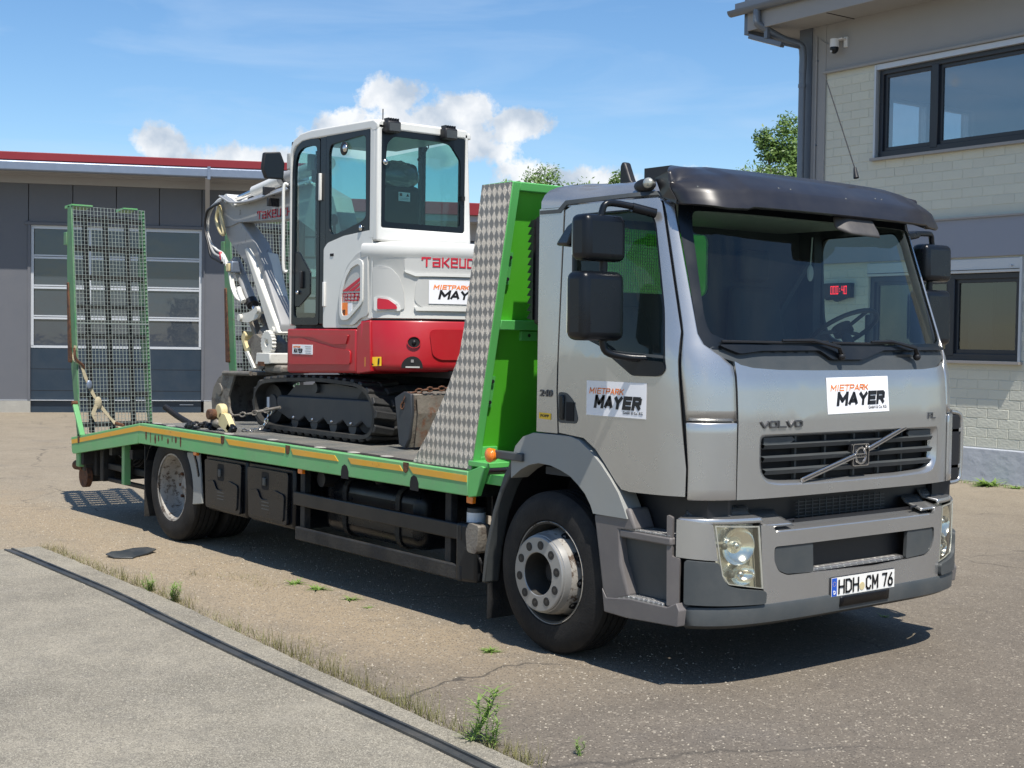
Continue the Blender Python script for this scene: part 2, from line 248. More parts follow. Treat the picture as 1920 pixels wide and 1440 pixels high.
# ---- ground materials
def groundmat(name, kind):
    m, t, b, o = newmat(name); n = t.nodes.new; l = t.links.new
    g = n('ShaderNodeTexCoord'); co = g.outputs['Object']
    def nz(s, d=8, r=.6):
        q = n('ShaderNodeTexNoise'); q.inputs['Scale'].default_value = s; q.inputs['Detail'].default_value = d; q.inputs['Roughness'].default_value = r; l(co, q.inputs[0]); return q.outputs[0]
    def ramp(v, a, bq, lo=0., hi=1.):
        q = n('ShaderNodeMapRange'); q.inputs['From Min'].default_value = a; q.inputs['From Max'].default_value = bq; q.inputs['To Min'].default_value = lo; q.inputs['To Max'].default_value = hi; l(v, q.inputs[0]); return q.outputs[0]
    def mix(f, a, bq):
        q = n('ShaderNodeMix'); q.data_type = 'RGBA'
        for i, v in ((0, f), (6, a), (7, bq)):
            if isinstance(v, tuple): q.inputs[i].default_value = (*v, 1)
            elif isinstance(v, (int, float)): q.inputs[i].default_value = v
            else: l(v, q.inputs[i])
        return q.outputs[2]
    def mth(op, a, bq):
        q = n('ShaderNodeMath'); q.operation = op; q.use_clamp = False
        for i, v in enumerate((a, bq)):
            if isinstance(v, (int, float)): q.inputs[i].default_value = v
            else: l(v, q.inputs[i])
        return q.outputs[0]
    sp = n('ShaderNodeSeparateXYZ'); l(co, sp.inputs[0])
    if kind == 'asphalt':
        big = nz(.35, 6, .6); mid = nz(2.2, 9, .65); fine = nz(60, 4, .7)
        # washed-out sandy strip along the near side of the truck and all the yard behind it; darker binder to the right
        east = ramp(mth('ADD', sp.outputs[0], mth('MULTIPLY', mth('SUBTRACT', big, .5), 3.0)), -3.5, 1.4)
        base = mix(east, (.235, .195, .138), (.118, .099, .078))
        base = mix(ramp(mid, .35, .68, 0, .75), base, mix(east, (.285, .243, .178), (.152, .130, .103)))
        base = mix(ramp(nz(.9, 8, .7), .55, .75, 0, .55), base, (.125, .112, .10))
        sand = mth('MULTIPLY', ramp(mth('ABSOLUTE', mth('ADD', sp.outputs[1], mth('ADD', .45, mth('MULTIPLY', mth('SUBTRACT', mid, .5), 1.6))), 0), .75, .15), ramp(sp.outputs[0], 1.0, -.8))
        base = mix(mth('MULTIPLY', sand, .75), base, (.29, .225, .145))
        vo = n('ShaderNodeTexVoronoi'); vo.inputs['Scale'].default_value = 92; l(co, vo.inputs[0])
        sr = n('ShaderNodeSeparateColor'); l(vo.outputs['Color'], sr.inputs[0])
        pick = mth('MULTIPLY', ramp(sr.outputs[0], .50, .56), ramp(vo.outputs['Distance'], .50, .36))
        stone = mix(sr.outputs[1], (.17, .142, .112), (.36, .32, .26))
        base = mix(mth('MULTIPLY', pick, .7), base, stone)
        dk = mth('MULTIPLY', ramp(sr.outputs[2], .7, .74), ramp(vo.outputs['Distance'], .45, .3)); base = mix(mth('MULTIPLY', dk, .75), base, (.035, .03, .026))
        v3 = n('ShaderNodeTexVoronoi'); v3.inputs['Scale'].default_value = 38; l(co, v3.inputs[0]); s3 = n('ShaderNodeSeparateColor'); l(v3.outputs['Color'], s3.inputs[0])
        p3 = mth('MULTIPLY', ramp(s3.outputs[0], .74, .78), ramp(v3.outputs['Distance'], .40, .28)); base = mix(mth('MULTIPLY', p3, .5), base, mix(s3.outputs[1], (.22, .185, .14), (.42, .37, .30)))
        base = mix(ramp(nz(9, 6, .7), .52, .72, 0, .45), base, mix(east, (.16, .13, .095), (.070, .060, .049))); base = mix(ramp(nz(1.3, 10, .75), .56, .66, 0, .35), base, (.10, .085, .068))
        # cracks
        v2 = n('ShaderNodeTexVoronoi'); v2.feature = 'DISTANCE_TO_EDGE'; v2.inputs['Scale'].default_value = .33
        wn = n('ShaderNodeTexNoise'); wn.inputs['Scale'].default_value = 1.4; wn.inputs['Detail'].default_value = 6; l(co, wn.inputs[0])
        va = n('ShaderNodeVectorMath'); va.operation = 'MULTIPLY_ADD'; l(wn.outputs['Color'], va.inputs[0]); va.inputs[1].default_value = (.9, .9, 0); l(co, va.inputs[2]); l(va.outputs[0], v2.inputs[0])
        ck = mth('MULTIPLY', ramp(v2.outputs['Distance'], .006, .001), ramp(big, .45, .6)); base = mix(mth('MULTIPLY', ck, .7), base, (.03, .027, .024))
        l(base, b.inputs['Base Color'])
        h = mth('ADD', mth('MULTIPLY', pick, .8), mth('MULTIPLY', fine, .8)); h = mth('SUBTRACT', h, mth('MULTIPLY', ck, 2))
        bp = n('ShaderNodeBump'); bp.inputs['Strength'].default_value = .55; bp.inputs['Distance'].default_value = .006; l(h, bp.inputs['Height']); l(bp.outputs[0], b.inputs['Normal'])
        b.inputs['Roughness'].default_value = .88
    else:
        big = nz(.8, 9, .65); mid = nz(5, 9, .7); fine = nz(110, 4, .7)
        base = mix(ramp(big, .35, .65), (.155, .140, .110), (.29, .262, .205))
        base = mix(ramp(mid, .5, .75, 0, .6), base, (.15, .14, .122))
        vo = n('ShaderNodeTexVoronoi'); vo.inputs['Scale'].default_value = 210; l(co, vo.inputs[0]); sr = n('ShaderNodeSeparateColor'); l(vo.outputs['Color'], sr.inputs[0])
        base = mix(ramp(sr.outputs[0], .6, .85, 0, .7), base, (.40, .37, .30)); base = mix(ramp(sr.outputs[1], .7, .9, 0, .75), base, (.075, .068, .056))
        base = mix(ramp(nz(38, 5, .75), .50, .68, 0, .5), base, (.12, .11, .09)); base = mix(ramp(nz(1.7, 11, .78), .54, .64, 0, .4), base, (.13, .12, .10)); base = mix(ramp(nz(.6, 8, .7), .52, .66, 0, .5), base, (.33, .30, .24))
        l(base, b.inputs['Base Color'])
        bp = n('ShaderNodeBump'); bp.inputs['Strength'].default_value = .5; bp.inputs['Distance'].default_value = .004; l(mth('ADD', fine, mid), bp.inputs['Height']); l(bp.outputs[0], b.inputs['Normal'])
        b.inputs['Roughness'].default_value = .9
    return m
M['asphalt'] = groundmat('worn_asphalt', 'asphalt'); M['concrete'] = groundmat('worn_concrete', 'concrete')

# ---------------------------------------------------------------- mesh helpers
class MB:
    def __init__(s): s.v = []; s.f = []
    def add(s, vs, fs):
        k = len(s.v); s.v += [tuple(v) for v in vs]; s.f += [tuple(i + k for i in f) for f in fs]; return s
    def box(s, x0, x1, y0, y1, z0, z1):
        return s.add([(x0, y0, z0), (x1, y0, z0), (x1, y1, z0), (x0, y1, z0), (x0, y0, z1), (x1, y0, z1), (x1, y1, z1), (x0, y1, z1)],
                     [(0, 3, 2, 1), (4, 5, 6, 7), (0, 1, 5, 4), (1, 2, 6, 5), (2, 3, 7, 6), (3, 0, 4, 7)])
    def hexa(s, p):      # 8 corners, bottom loop then top loop
        return s.add(p, [(0, 3, 2, 1), (4, 5, 6, 7), (0, 1, 5, 4), (1, 2, 6, 5), (2, 3, 7, 6), (3, 0, 4, 7)])
    def bar(s, a, b, w, h, up=(0, 0, 1)):
        a, b = Vector(a), Vector(b); d = (b - a).normalized(); u = Vector(up); r = d.cross(u)
        if r.length < 1e-4: r = d.cross(Vector((0, 1, 0)))
        r.normalize(); u = r.cross(d); r *= w / 2; u *= h / 2
        return s.hexa([a - r - u, a + r - u, b + r - u, b - r - u, a - r + u, a + r + u, b + r + u, b - r + u])
    def cyl(s, a, b, r, n=16, r2=None, cap=True):
        a, b = Vector(a), Vector(b); d = (b - a).normalized(); t = Vector((0, 0, 1)) if abs(d.z) < .9 else Vector((1, 0, 0))
        x = d.cross(t).normalized(); y = d.cross(x); r2 = r if r2 is None else r2
        vs = [a + (x * math.cos(i * 2 * math.pi / n) + y * math.sin(i * 2 * math.pi / n)) * r for i in range(n)] + \
             [b + (x * math.cos(i * 2 * math.pi / n) + y * math.sin(i * 2 * math.pi / n)) * r2 for i in range(n)]
        fs = [(i, (i + 1) % n, n + (i + 1) % n, n + i) for i in range(n)]
        if cap: fs += [tuple(range(n - 1, -1, -1)), tuple(range(n, 2 * n))]
        return s.add(vs, fs)
    def tube(s, pts, r, n=8):
        pts = [Vector(p) for p in pts]; k = len(s.v); prev = None
        for i, p in enumerate(pts):
            d = (pts[min(i + 1, len(pts) - 1)] - pts[max(i - 1, 0)]).normalized()
            t = prev if prev is not None else (Vector((0, 0, 1)) if abs(d.z) < .9 else Vector((1, 0, 0)))
            x = (t - d * t.dot(d)).normalized(); prev = x; y = d.cross(x)
            rr = r[i] if isinstance(r, (list, tuple)) else r
            s.v += [tuple(p + (x * math.cos(j * 2 * math.pi / n) + y * math.sin(j * 2 * math.pi / n)) * rr) for j in range(n)]
        for i in range(len(pts) - 1):
            for j in range(n):
                a = k + i * n + j; b_ = k + i * n + (j + 1) % n; s.f.append((a, b_, b_ + n, a + n))
        s.f.append(tuple(k + j for j in range(n - 1, -1, -1))); s.f.append(tuple(k + (len(pts) - 1) * n + j for j in range(n)))
        return s
    def lathe(s, prof, o, ax='y', n=40, closed=False):   # prof: (along, radius)
        k = len(s.v); o = Vector(o)
        for (a, r) in prof:
            for j in range(n):
                c, q = math.cos(j * 2 * math.pi / n) * r, math.sin(j * 2 * math.pi / n) * r
                p = {'y': (c, a, q), 'x': (a, c, q), 'z': (c, q, a)}[ax]; s.v.append(tuple(o + Vector(p)))
        m_ = len(prof)
        for i in range(m_ if closed else m_ - 1):
            for j in range(n):
                a = k + i * n + j; b_ = k + i * n + (j + 1) % n; c_ = k + ((i + 1) % m_) * n
                s.f.append((a, b_, c_ + (j + 1) % n, c_ + j))
        return s
    def prism(s, poly, plane, a0, a1, holes=()):
        def P3(p, a): return {'xz': (p[0], a, p[1]), 'yz': (a, p[0], p[1]), 'xy': (p[0], p[1], a)}[plane]
        loops = [list(poly)] + [list(h) for h in holes]; flat = [p for lp in loops for p in lp]
        tris = tessellate_polygon([[Vector((p[0], p[1], 0)) for p in lp] for lp in loops]); k = len(flat)
        vs = [P3(p, a0) for p in flat] + [P3(p, a1) for p in flat]
        fs = [tuple(t_) for t_ in tris] + [tuple(i + k for i in reversed(t_)) for t_ in tris]; off = 0
        for lp in loops:
            m_ = len(lp); fs += [(off + i, off + (i + 1) % m_, k + off + (i + 1) % m_, k + off + i) for i in range(m_)]; off += m_
        return s.add(vs, fs)
    def ball(s, c, r, sx=1, sy=1, sz=1, n=12, m=8):
        k = len(s.v); c = Vector(c)
        for i in range(1, m):
            for j in range(n):
                th, ph = math.pi * i / m, 2 * math.pi * j / n
                s.v.append(tuple(c + Vector((sx * math.sin(th) * math.cos(ph), sy * math.sin(th) * math.sin(ph), sz * math.cos(th))) * r))
        s.v.append(tuple(c + Vector((0, 0, sz * r)))); s.v.append(tuple(c - Vector((0, 0, sz * r)))); T_ = len(s.v) - 2
        for i in range(m - 2):
            for j in range(n): a = k + i * n + j; b_ = k + i * n + (j + 1) % n; s.f.append((a, b_, b_ + n, a + n))
        for j in range(n): s.f.append((k + j, T_, k + (j + 1) % n)); e = k + (m - 2) * n; s.f.append((e + j, e + (j + 1) % n, T_ + 1))
        return s
    def mirror(s, yc):
        k = len(s.v); s.v += [(x, 2 * yc - y, z) for x, y, z in s.v[:k]]; s.f += [tuple(k + i for i in reversed(f)) for f in list(s.f)]; return s
    def map(s, fn): s.v = [tuple(fn(*v)) for v in s.v]; return s
    def build(s, name, m, parent=None, bev=0, smooth=None, seg=2, kind=None, label=None):
        me = bpy.data.meshes.new(name); me.from_pydata(s.v, [], s.f); me.validate()
        bm = bmesh.new(); bm.from_mesh(me); bmesh.ops.recalc_face_normals(bm, faces=bm.faces); bm.to_mesh(me); bm.free()
        return link(name, me, m, parent, bev, smooth, seg, kind, label)
def link(name, me, m, parent=None, bev=0, smooth=None, seg=2, kind=None, label=None):
    if m is not None and not me.materials: me.materials.append(M[m])
    if smooth:
        me.shade_smooth(); me.set_sharp_from_angle(angle=R_(smooth))
    o = bpy.data.objects.new(name, me); C.objects.link(o)
    if parent is not None: o.parent = parent
    if bev:
        bv = o.modifiers.new('bevel', 'BEVEL'); bv.width = bev; bv.segments = seg; bv.limit_method = 'ANGLE'; bv.angle_limit = R_(32); bv.harden_normals = False
        me.shade_smooth(); me.set_sharp_from_angle(angle=R_(50))
    if kind: o['kind'] = kind
    if label: o['label'] = label
    return o
def thing(name, label, cat, group=None):
    o = bpy.data.objects.new(name, None); C.objects.link(o); o['label'] = label; o['category'] = cat
    o.empty_display_size = .1
    if group: o['group'] = group
    return o
def tag(o, label, cat, group=None):
    o['label'] = label; o['category'] = cat
    if group: o['group'] = group
    return o
def sheet(name, outer, holes, fn, m, parent, thick=.012, step=.06, off=0, kind=None, label=None):
    """flat outline with holes, cut into a fine grid and bent by fn(u, v, offset)"""
    loops = [list(outer)] + [list(h) for h in holes]
    flat = [p for lp in loops for p in lp]; tris = tessellate_polygon([[Vector((p[0], p[1], 0)) for p in lp] for lp in loops])
    bm = bmesh.new(); vs = [bm.verts.new((p[0], p[1], 0)) for p in flat]
    for t_ in tris:
        try: bm.faces.new([vs[i] for i in t_])
        except ValueError: pass
    for ax in (0, 1):
        lo_, hi_ = min(p[ax] for p in flat), max(p[ax] for p in flat); k = max(1, int((hi_ - lo_) / step))
        for i in range(1, k):
            c_ = lo_ + (hi_ - lo_) * i / k; pc = (c_, 0, 0) if ax == 0 else (0, c_, 0); pn = (1, 0, 0) if ax == 0 else (0, 1, 0)
            bmesh.ops.bisect_plane(bm, geom=bm.verts[:] + bm.edges[:] + bm.faces[:], plane_co=pc, plane_no=pn, dist=1e-5)
    bmesh.ops.remove_doubles(bm, verts=bm.verts, dist=1e-5)
    bmesh.ops.triangulate(bm, faces=[f for f in bm.faces if len(f.verts) > 4])
    bm.verts.index_update(); uv = [(v.co.x, v.co.y) for v in bm.verts]; n0 = len(uv)
    F = [[v.index for v in f.verts] for f in bm.faces]
    F = [f if sum(uv[f[k]][0] * uv[f[(k + 1) % len(f)]][1] - uv[f[(k + 1) % len(f)]][0] * uv[f[k]][1] for k in range(len(f))) > 0 else f[::-1] for f in F]
    cnt_ = {}
    for f in F:
        for k in range(len(f)): e = (f[k], f[(k + 1) % len(f)]); cnt_[e] = 1
    rim = [e for e in cnt_ if (e[1], e[0]) not in cnt_]
    bm.free(); e_ = 1e-3; nr = []
    for (u, v) in uv:
        a = Vector(fn(u + e_, v, off)) - Vector(fn(u - e_, v, off)); b_ = Vector(fn(u, v + e_, off)) - Vector(fn(u, v - e_, off)); q = a.cross(b_)
        o_ = Vector(fn(u, v, off + .01)) - Vector(fn(u, v, off - .01))
        if q.length < 1e-12: q = o_.copy()
        nr.append(q.normalized() * (1 if q.dot(o_) >= 0 else -1))
    flip = (Vector(fn(uv[0][0] + e_, uv[0][1], off)) - Vector(fn(*uv[0], off))).cross(Vector(fn(uv[0][0], uv[0][1] + e_, off)) - Vector(fn(*uv[0], off))).dot(nr[0]) < 0
    me = bpy.data.meshes.new(name); t2 = thick / 2
    V = [tuple(Vector(fn(u, v, off)) + nr[i] * t2) for i, (u, v) in enumerate(uv)]
    if thick: V += [tuple(Vector(fn(u, v, off)) - nr[i] * t2) for i, (u, v) in enumerate(uv)]
    fs, ns = [], []
    for f in F:
        g_ = f[::-1] if flip else f; fs.append(tuple(g_)); ns += [tuple(nr[k]) for k in g_]
        if thick: h = g_[::-1]; fs.append(tuple(k + n0 for k in h)); ns += [tuple(-nr[k]) for k in h]
    if thick:
        for a, b_ in rim:
            q = (a, n0 + a, n0 + b_, b_) if not flip else (a, b_, n0 + b_, n0 + a); P_ = [Vector(V[k]) for k in q]; nn = (P_[2] - P_[0]).cross(P_[3] - P_[1])
            nn = nn.normalized() if nn.length > 1e-12 else Vector((0, 0, 1)); fs.append(q)
            ns += [tuple(nn)] * 4
    me.from_pydata(V, [], fs); me.shade_smooth(); me.normals_split_custom_set(ns)
    return link(name, me, m, parent, kind=kind, label=label)
def rr(x0, x1, z0, z1, r, n=4):       # rounded rectangle outline
    p = []
    for cx, cz, a0 in ((x1 - r, z1 - r, 0), (x0 + r, z1 - r, 90), (x0 + r, z0 + r, 180), (x1 - r, z0 + r, 270)):
        p += [(cx + r * math.cos(R_(a0 + 90 * i / n)), cz + r * math.sin(R_(a0 + 90 * i / n))) for i in range(n + 1)]
    return p
def rpoly(pts, r, n=3):               # round the corners of any outline
    o = []; k = len(pts)
    for i in range(k):
        a, b_, c_ = Vector(pts[i - 1]), Vector(pts[i]), Vector(pts[(i + 1) % k]); d1, d2 = (a - b_), (c_ - b_)
        q = min(r, d1.length * .45, d2.length * .45); p0 = b_ + d1.normalized() * q; p1 = b_ + d2.normalized() * q
        for j in range(n + 1): t_ = j / n; v = p0 * (1 - t_) ** 2 + b_ * 2 * t_ * (1 - t_) + p1 * t_ * t_; o.append((v.x, v.y))
    return o
def spline(pts, n=6):
    P = [Vector(p) for p in pts]; P = [P[0] * 2 - P[1]] + P + [P[-1] * 2 - P[-2]]; o = []
    for i in range(1, len(P) - 2):
        a, b_, c_, d = P[i - 1:i + 3]
        for j in range(n):
            t_ = j / n; o.append(.5 * ((2 * b_) + (c_ - a) * t_ + (2 * a - 5 * b_ + 4 * c_ - d) * t_ ** 2 + (3 * b_ - a - 3 * c_ + d) * t_ ** 3))
    o.append(P[-2]); return o
def text(s, frame, x0, y0, w, h, m, parent, bold=0, shear=0, name='lettering', off=.0015, ext=.0008, fn=None):
    """letters fitted into w x h at (x0, y0) of a frame (origin, right, up, normal)"""
    cu = bpy.data.curves.new('t', 'FONT'); cu.body = s; cu.size = 1; cu.offset = bold; cu.shear = shear; cu.resolution_u = 3; cu.extrude = .02
    ob = bpy.data.objects.new('t', cu); C.objects.link(ob); dg = bpy.context.evaluated_depsgraph_get(); dg.update()
    me = bpy.data.meshes.new_from_object(ob.evaluated_get(dg)); bpy.data.objects.remove(ob)
    xs = [v.co.x for v in me.vertices]; ys = [v.co.y for v in me.vertices]; a, b_, c_, d = min(xs), max(xs), min(ys), max(ys)
    O, Rv, U, Nn = [Vector(q) for q in (frame or ((0, 0, 0),) * 4)]
    for v in me.vertices:
        x, y = x0 + (v.co.x - a) / (b_ - a) * w, y0 + (v.co.y - c_) / (d - c_) * h; k = off + (ext if v.co.z > 0 else -ext)
        v.co = O + Rv * x + U * y + Nn * k if fn is None else Vector(fn(x, y, k))
    me.materials.clear(); me.name = name
    return link(name, me, m, parent)
GL = {'M': [[(0, 0), (0, 1), (.5, .3), (1, 1), (1, 0)]], 'A': [[(0, 0), (.5, 1), (1, 0)], [(.2, .28), (.8, .28)]], 'Y': [[(0, 1), (.5, .48), (1, 1)], [(.5, .48), (.5, 0)]],
      'E': [[(1, 0), (0, 0), (0, 1), (1, 1)], [(0, .5), (.9, .5)]], 'R': [[(0, 0), (0, 1), (.78, 1), (1, .86), (1, .62), (.78, .48), (0, .48)], [(.5, .48), (1, 0)]],
      'P': [[(0, 0), (0, 1), (.78, 1), (1, .86), (1, .60), (.78, .44), (0, .44)]], 'I': [[(.5, 0), (.5, 1)]], 'T': [[(0, 1), (1, 1)], [(.5, 1), (.5, 0)]], 'K': [[(0, 0), (0, 1)], [(1, 1), (.1, .42)], [(.35, .6), (1, 0)]],
      'H': [[(0, 0), (0, 1)], [(1, 0), (1, 1)], [(0, .5), (1, .5)]], 'D': [[(0, 0), (0, 1), (.6, 1), (1, .8), (1, .2), (.6, 0), (0, 0)]], 'C': [[(1, .8), (.8, 1), (.25, 1), (0, .8), (0, .2), (.25, 0), (.8, 0), (1, .2)]],
      '7': [[(0, 1), (1, 1), (.45, 0)]], '6': [[(.8, 1), (.25, .62), (0, .35), (0, .15), (.25, 0), (.75, 0), (1, .15), (1, .4), (.75, .56), (.2, .56)]], 'V': [[(0, 1), (.5, 0), (1, 1)]], 'O': [[(.25, 0), (0, .22), (0, .78), (.25, 1), (.75, 1), (1, .78), (1, .22), (.75, 0), (.25, 0)]], 'L': [[(0, 1), (0, 0), (1, 0)]],
      'B': [[(0, 0), (0, 1), (.75, 1), (1, .85), (1, .62), (.75, .5), (0, .5)], [(.75, .5), (1, .38), (1, .15), (.75, 0), (0, 0)]], '3': [[(0, 1), (1, 1), (1, 0), (0, 0)], [(.2, .5), (1, .5)]], '5': [[(1, 1), (0, 1), (0, .52), (1, .52), (1, 0), (0, 0)]], 'S': [[(1, 1), (0, 1), (0, .52), (1, .52), (1, 0), (0, 0)]], 'F': [[(0, 0), (0, 1), (1, 1)], [(0, .5), (.8, .5)]]}
def glyphs(s, fn, x0, y0, w, h, th, m, parent, off=.003, shear=0., gap=.42, name='lettering', ext=.0005):
    """heavy sans letters built from strokes; th, gap as shares of the height"""
    mb = MB(); wd = [0.45 if c == 'I' else 1.2 if c == 'M' else 1.0 for c in s]; e = th * h / 2; n = len(s)
    tw = w - n * 2 * e - (n - 1) * gap * e; cw_ = tw / max(.001, sum(wd)); x = x0
    for ch, k in zip(s, wd):
        x += e
        for pl in GL.get(ch, []):
            for (a, b_), (c_, d) in zip(pl, pl[1:]):
                p, q = Vector((x + cw_ * k * a, e + (h - 2 * e) * b_)), Vector((x + cw_ * k * c_, e + (h - 2 * e) * d)); u = (q - p).normalized() * e; v = Vector((-u.y, u.x))
                hz = abs(u.y) < .2 * e or abs(u.x) < .2 * e
                if not hz: u = u * .55
                p, q = p - u, q + u; Q = [p + v, p - v, q - v, q + v]; Q = [(t.x + shear * t.y, y0 + min(h, max(0, t.y))) for t in Q]
                mb.hexa([Vector(fn(*t, off - ext)) for t in Q] + [Vector(fn(*t, off + ext)) for t in Q])
        x += cw_ * k + e + gap * e
    return mb.build(name, m, parent)
STROKES = {'T': [[(0, .82), (0, 1), (.9, 1)], [(.5, 1), (.5, 0)]], 'A': [[(.1, .9), (.9, .9), (.9, 0)], [(.9, .45), (.1, .45), (.1, 0), (.9, 0)]],
           'K': [[(.1, 1), (.1, 0)], [(.9, 1), (.35, .5), (.9, 0)]], 'E': [[(.9, 0), (.1, 0), (.1, 1), (.9, 1), (.9, .5), (.1, .5)]],
           'U': [[(.1, 1), (.1, 0), (.9, 0), (.9, 1)]], 'C': [[(.9, 0), (.1, 0), (.1, 1), (.9, 1)]], 'H': [[(.1, 1), (.1, 0)], [(.9, 1), (.9, 0)], [(.1, .5), (.9, .5)]], 'I': [[(.5, 0), (.5, 1)]],
           'V': [[(0, 1), (.5, 0), (1, 1)]], 'O': [[(.1, 0), (.1, 1), (.9, 1), (.9, 0), (.1, 0)]], 'L': [[(.1, 1), (.1, 0), (.9, 0)]],
           '0': [[(.1, 0), (.1, 1), (.8, 1), (.8, 0), (.1, 0)]], '4': [[(.1, 1), (.1, .5), (.8, .5)], [(.8, 1), (.8, 0)]], ':': [[(.4, .3), (.4, .36)], [(.4, .65), (.4, .71)]]}
def strokes(s, fn, x0, y0, w, h, th, m, parent, off=.003, name='lettering'):
    mb = MB(); cw = w / len(s)
    for i, ch in enumerate(s):
        for pl in STROKES.get(ch, []):
            for (a, b_), (c_, d) in zip(pl, pl[1:]):
                ax, ay, bx, by = x0 + cw * (i + a * .82 + .04), y0 + h * b_, x0 + cw * (i + c_ * .82 + .04), y0 + h * d
                L_ = math.hypot(bx - ax, by - ay) or 1; ux, uy = (bx - ax) / L_, (by - ay) / L_; e = th / 2
                ax -= ux * e; ay -= uy * e; bx += ux * e; by += uy * e; px_, py_ = -uy * e, ux * e
                q = [(ax + px_, ay + py_), (ax - px_, ay - py_), (bx - px_, by - py_), (bx + px_, by + py_)]
                mb.hexa([Vector(fn(*p, off - .0008)) for p in q] + [Vector(fn(*p, off + .0008)) for p in q])
    return mb.build(name, m, parent)
def plane_fn(O, Rv, U, Nn):
    O, Rv, U, Nn = Vector(O), Vector(Rv), Vector(U), Vector(Nn)
    return lambda x, y, k=0: O + Rv * x + U * y + Nn * k
def copy_tree(o, parent=None, mw=None):
    c_ = o.copy(); C.objects.link(c_); c_.parent = parent
    for ch in list(o.children): copy_tree(ch, c_)
    return c_

# ================================================================ THE SETTING
g = MB().add([(-260, -260, 0), (260, -260, 0), (260, 260, 0), (-260, 260, 0)], [(0, 1, 2, 3)]).build('ground', 'asphalt', kind='structure')
EDGE = [(-5.007, -.99), (-4.29, -1.0), (-3.42, -1.035), (-2.43, -1.06), (-1.18, -1.15), (-.19, -1.22), (.86, -1.28), (1.39, -1.31), (4, -1.46), (9, -1.75)]
DRAIN = [(-4.95, -1.242), (-4.2, -1.25), (-2.86, -1.274), (-1.9, -1.33), (-.88, -1.385), (.15, -1.42), (.9, -1.445), (1.4, -1.475), (4, -1.63), (9, -1.93)]
def jag(p, a):
    o = []
    for q in spline([Vector((x, y, 0)) for x, y in p], 14): o.append((q.x, q.y + noise.noise(Vector((q.x * 6, 0, 3))) * a + noise.noise(Vector((q.x * 23, 7, 3))) * a * .6))
    return o
slab = MB().prism([(-5.02, -16)] + jag(EDGE, .012) + [(9, -16)], 'xy', .0, .02).build('pavement', 'concrete', kind='structure', bev=.006, seg=1)
k = MB()
dp = spline([Vector((x, y, 0)) for x, y in DRAIN], 8)
def strip(mb, pts, w0, w1, z0, z1):
    q = []
    for i, p in enumerate(pts):
        d = (pts[min(i + 1, len(pts) - 1)] - pts[max(i - 1, 0)]).normalized(); n_ = Vector((-d.y, d.x, 0)); q.append((p + n_ * w0, p + n_ * w1))
    for (a, b_), (c_, e) in zip(q, q[1:]):
        mb.hexa([(a.x, a.y, z0), (c_.x, c_.y, z0), (e.x, e.y, z0), (b_.x, b_.y, z0), (a.x, a.y, z1), (c_.x, c_.y, z1), (e.x, e.y, z1), (b_.x, b_.y, z1)])
strip(k, dp, -.027, .027, .019, .0245)
M['steelchan'] = mat('dark_channel_steel', (.035, .042, .05), .5, .3, .3, 9, dust=.35)
drain = thing('drain_channel', 'dark steel channel strip let into the concrete paving along its edge', 'drain')
k.build('channel_bed', 'steelchan', drain)
k = MB(); strip(k, dp, .020, .034, .018, .034); strip(k, dp, -.034, -.020, .018, .032); k.build('channel_lip', 'steelchan', drain)

# loose stones and grit
k = MB(); rnd = random.Random(3)
def stone(k, x, y, z, s):
    a = rnd.random() * 6.28; c_, q = math.cos(a) * s, math.sin(a) * s; h = s * (.4 + .4 * rnd.random()); e = .5 + .5 * rnd.random()
    k.add([(x + c_, y + q, z), (x - q * e, y + c_ * e, z), (x - c_, y - q, z), (x + q * e, y - c_ * e, z), (x + c_ * .3, y + q * .2, z + h), (x - c_ * .4, y - q * .3, z + h * .8)],
          [(0, 1, 4), (1, 2, 5), (1, 5, 4), (2, 3, 5), (3, 0, 4), (3, 4, 5)])
for i in range(5200):
    x = rnd.uniform(-8, 4.5); y = rnd.uniform(-1.3, .9) if rnd.random() < .8 else rnd.uniform(-1, 5)
    stone(k, x, y, 0, rnd.uniform(.0025, .008))
for i in range(420):
    x = rnd.uniform(-4.8, 4.0); y = -1.25 - abs(rnd.gauss(0, .5)) - x * .02; stone(k, x, y, .02, rnd.uniform(.002, .007))
M['grit'] = mat('pale_grit', (.34, .30, .24), .9, 0, .35, 30)
gr = k.build('gravel', 'grit', kind='stuff'); tag(gr, 'pale loose grit scattered over the worn asphalt beside the paving', 'gravel')
# strip of torn black rubber left on the asphalt
k = MB(); pts = [(-4.42, -.83), (-4.25, -.80), (-4.12, -.66), (-4.2, -.60), (-4.30, -.45), (-4.44, -.32), (-4.60, -.36), (-4.62, -.5), (-4.5, -.66), (-4.52, -.74)]
k.prism([(-4.30 + (x + 4.35) * .62, -.52 + (y + .58) * .8) for x, y in pts], 'xy', .001, .012)
tag(k.map(lambda x, y, z: (x, y, z + .022 * math.sin((x + 4.7) * 6) ** 2)).build('rubber_flap', 'steelchan', bev=.003), 'torn strip of black rubber lying on the asphalt left of the rear wheel', 'rubber flap')

# ---------------------------------------------------------------- hall (workshop) at the left
HO = Vector((-22.765, 4.998, 0)); HU = Vector((math.cos(R_(64)), math.sin(R_(64)), 0)); HN = Vector((HU.y, -HU.x, 0))
def hf(u, w, z): return HO + HU * u + HN * w + Vector((0, 0, z))
hall = thing('workshop_hall', 'long dark grey panel clad workshop hall with red roof edge and glazed sectional door', 'building')
def hbox(u0, u1, w0, w1, z0, z1, mb=None): return (mb or MB()).box(u0, u1, w0, w1, z0, z1)
hbox(-14, 5.6, -12, -.12, 0, 4.95).map(hf).build('hall_core', 'black0', hall)
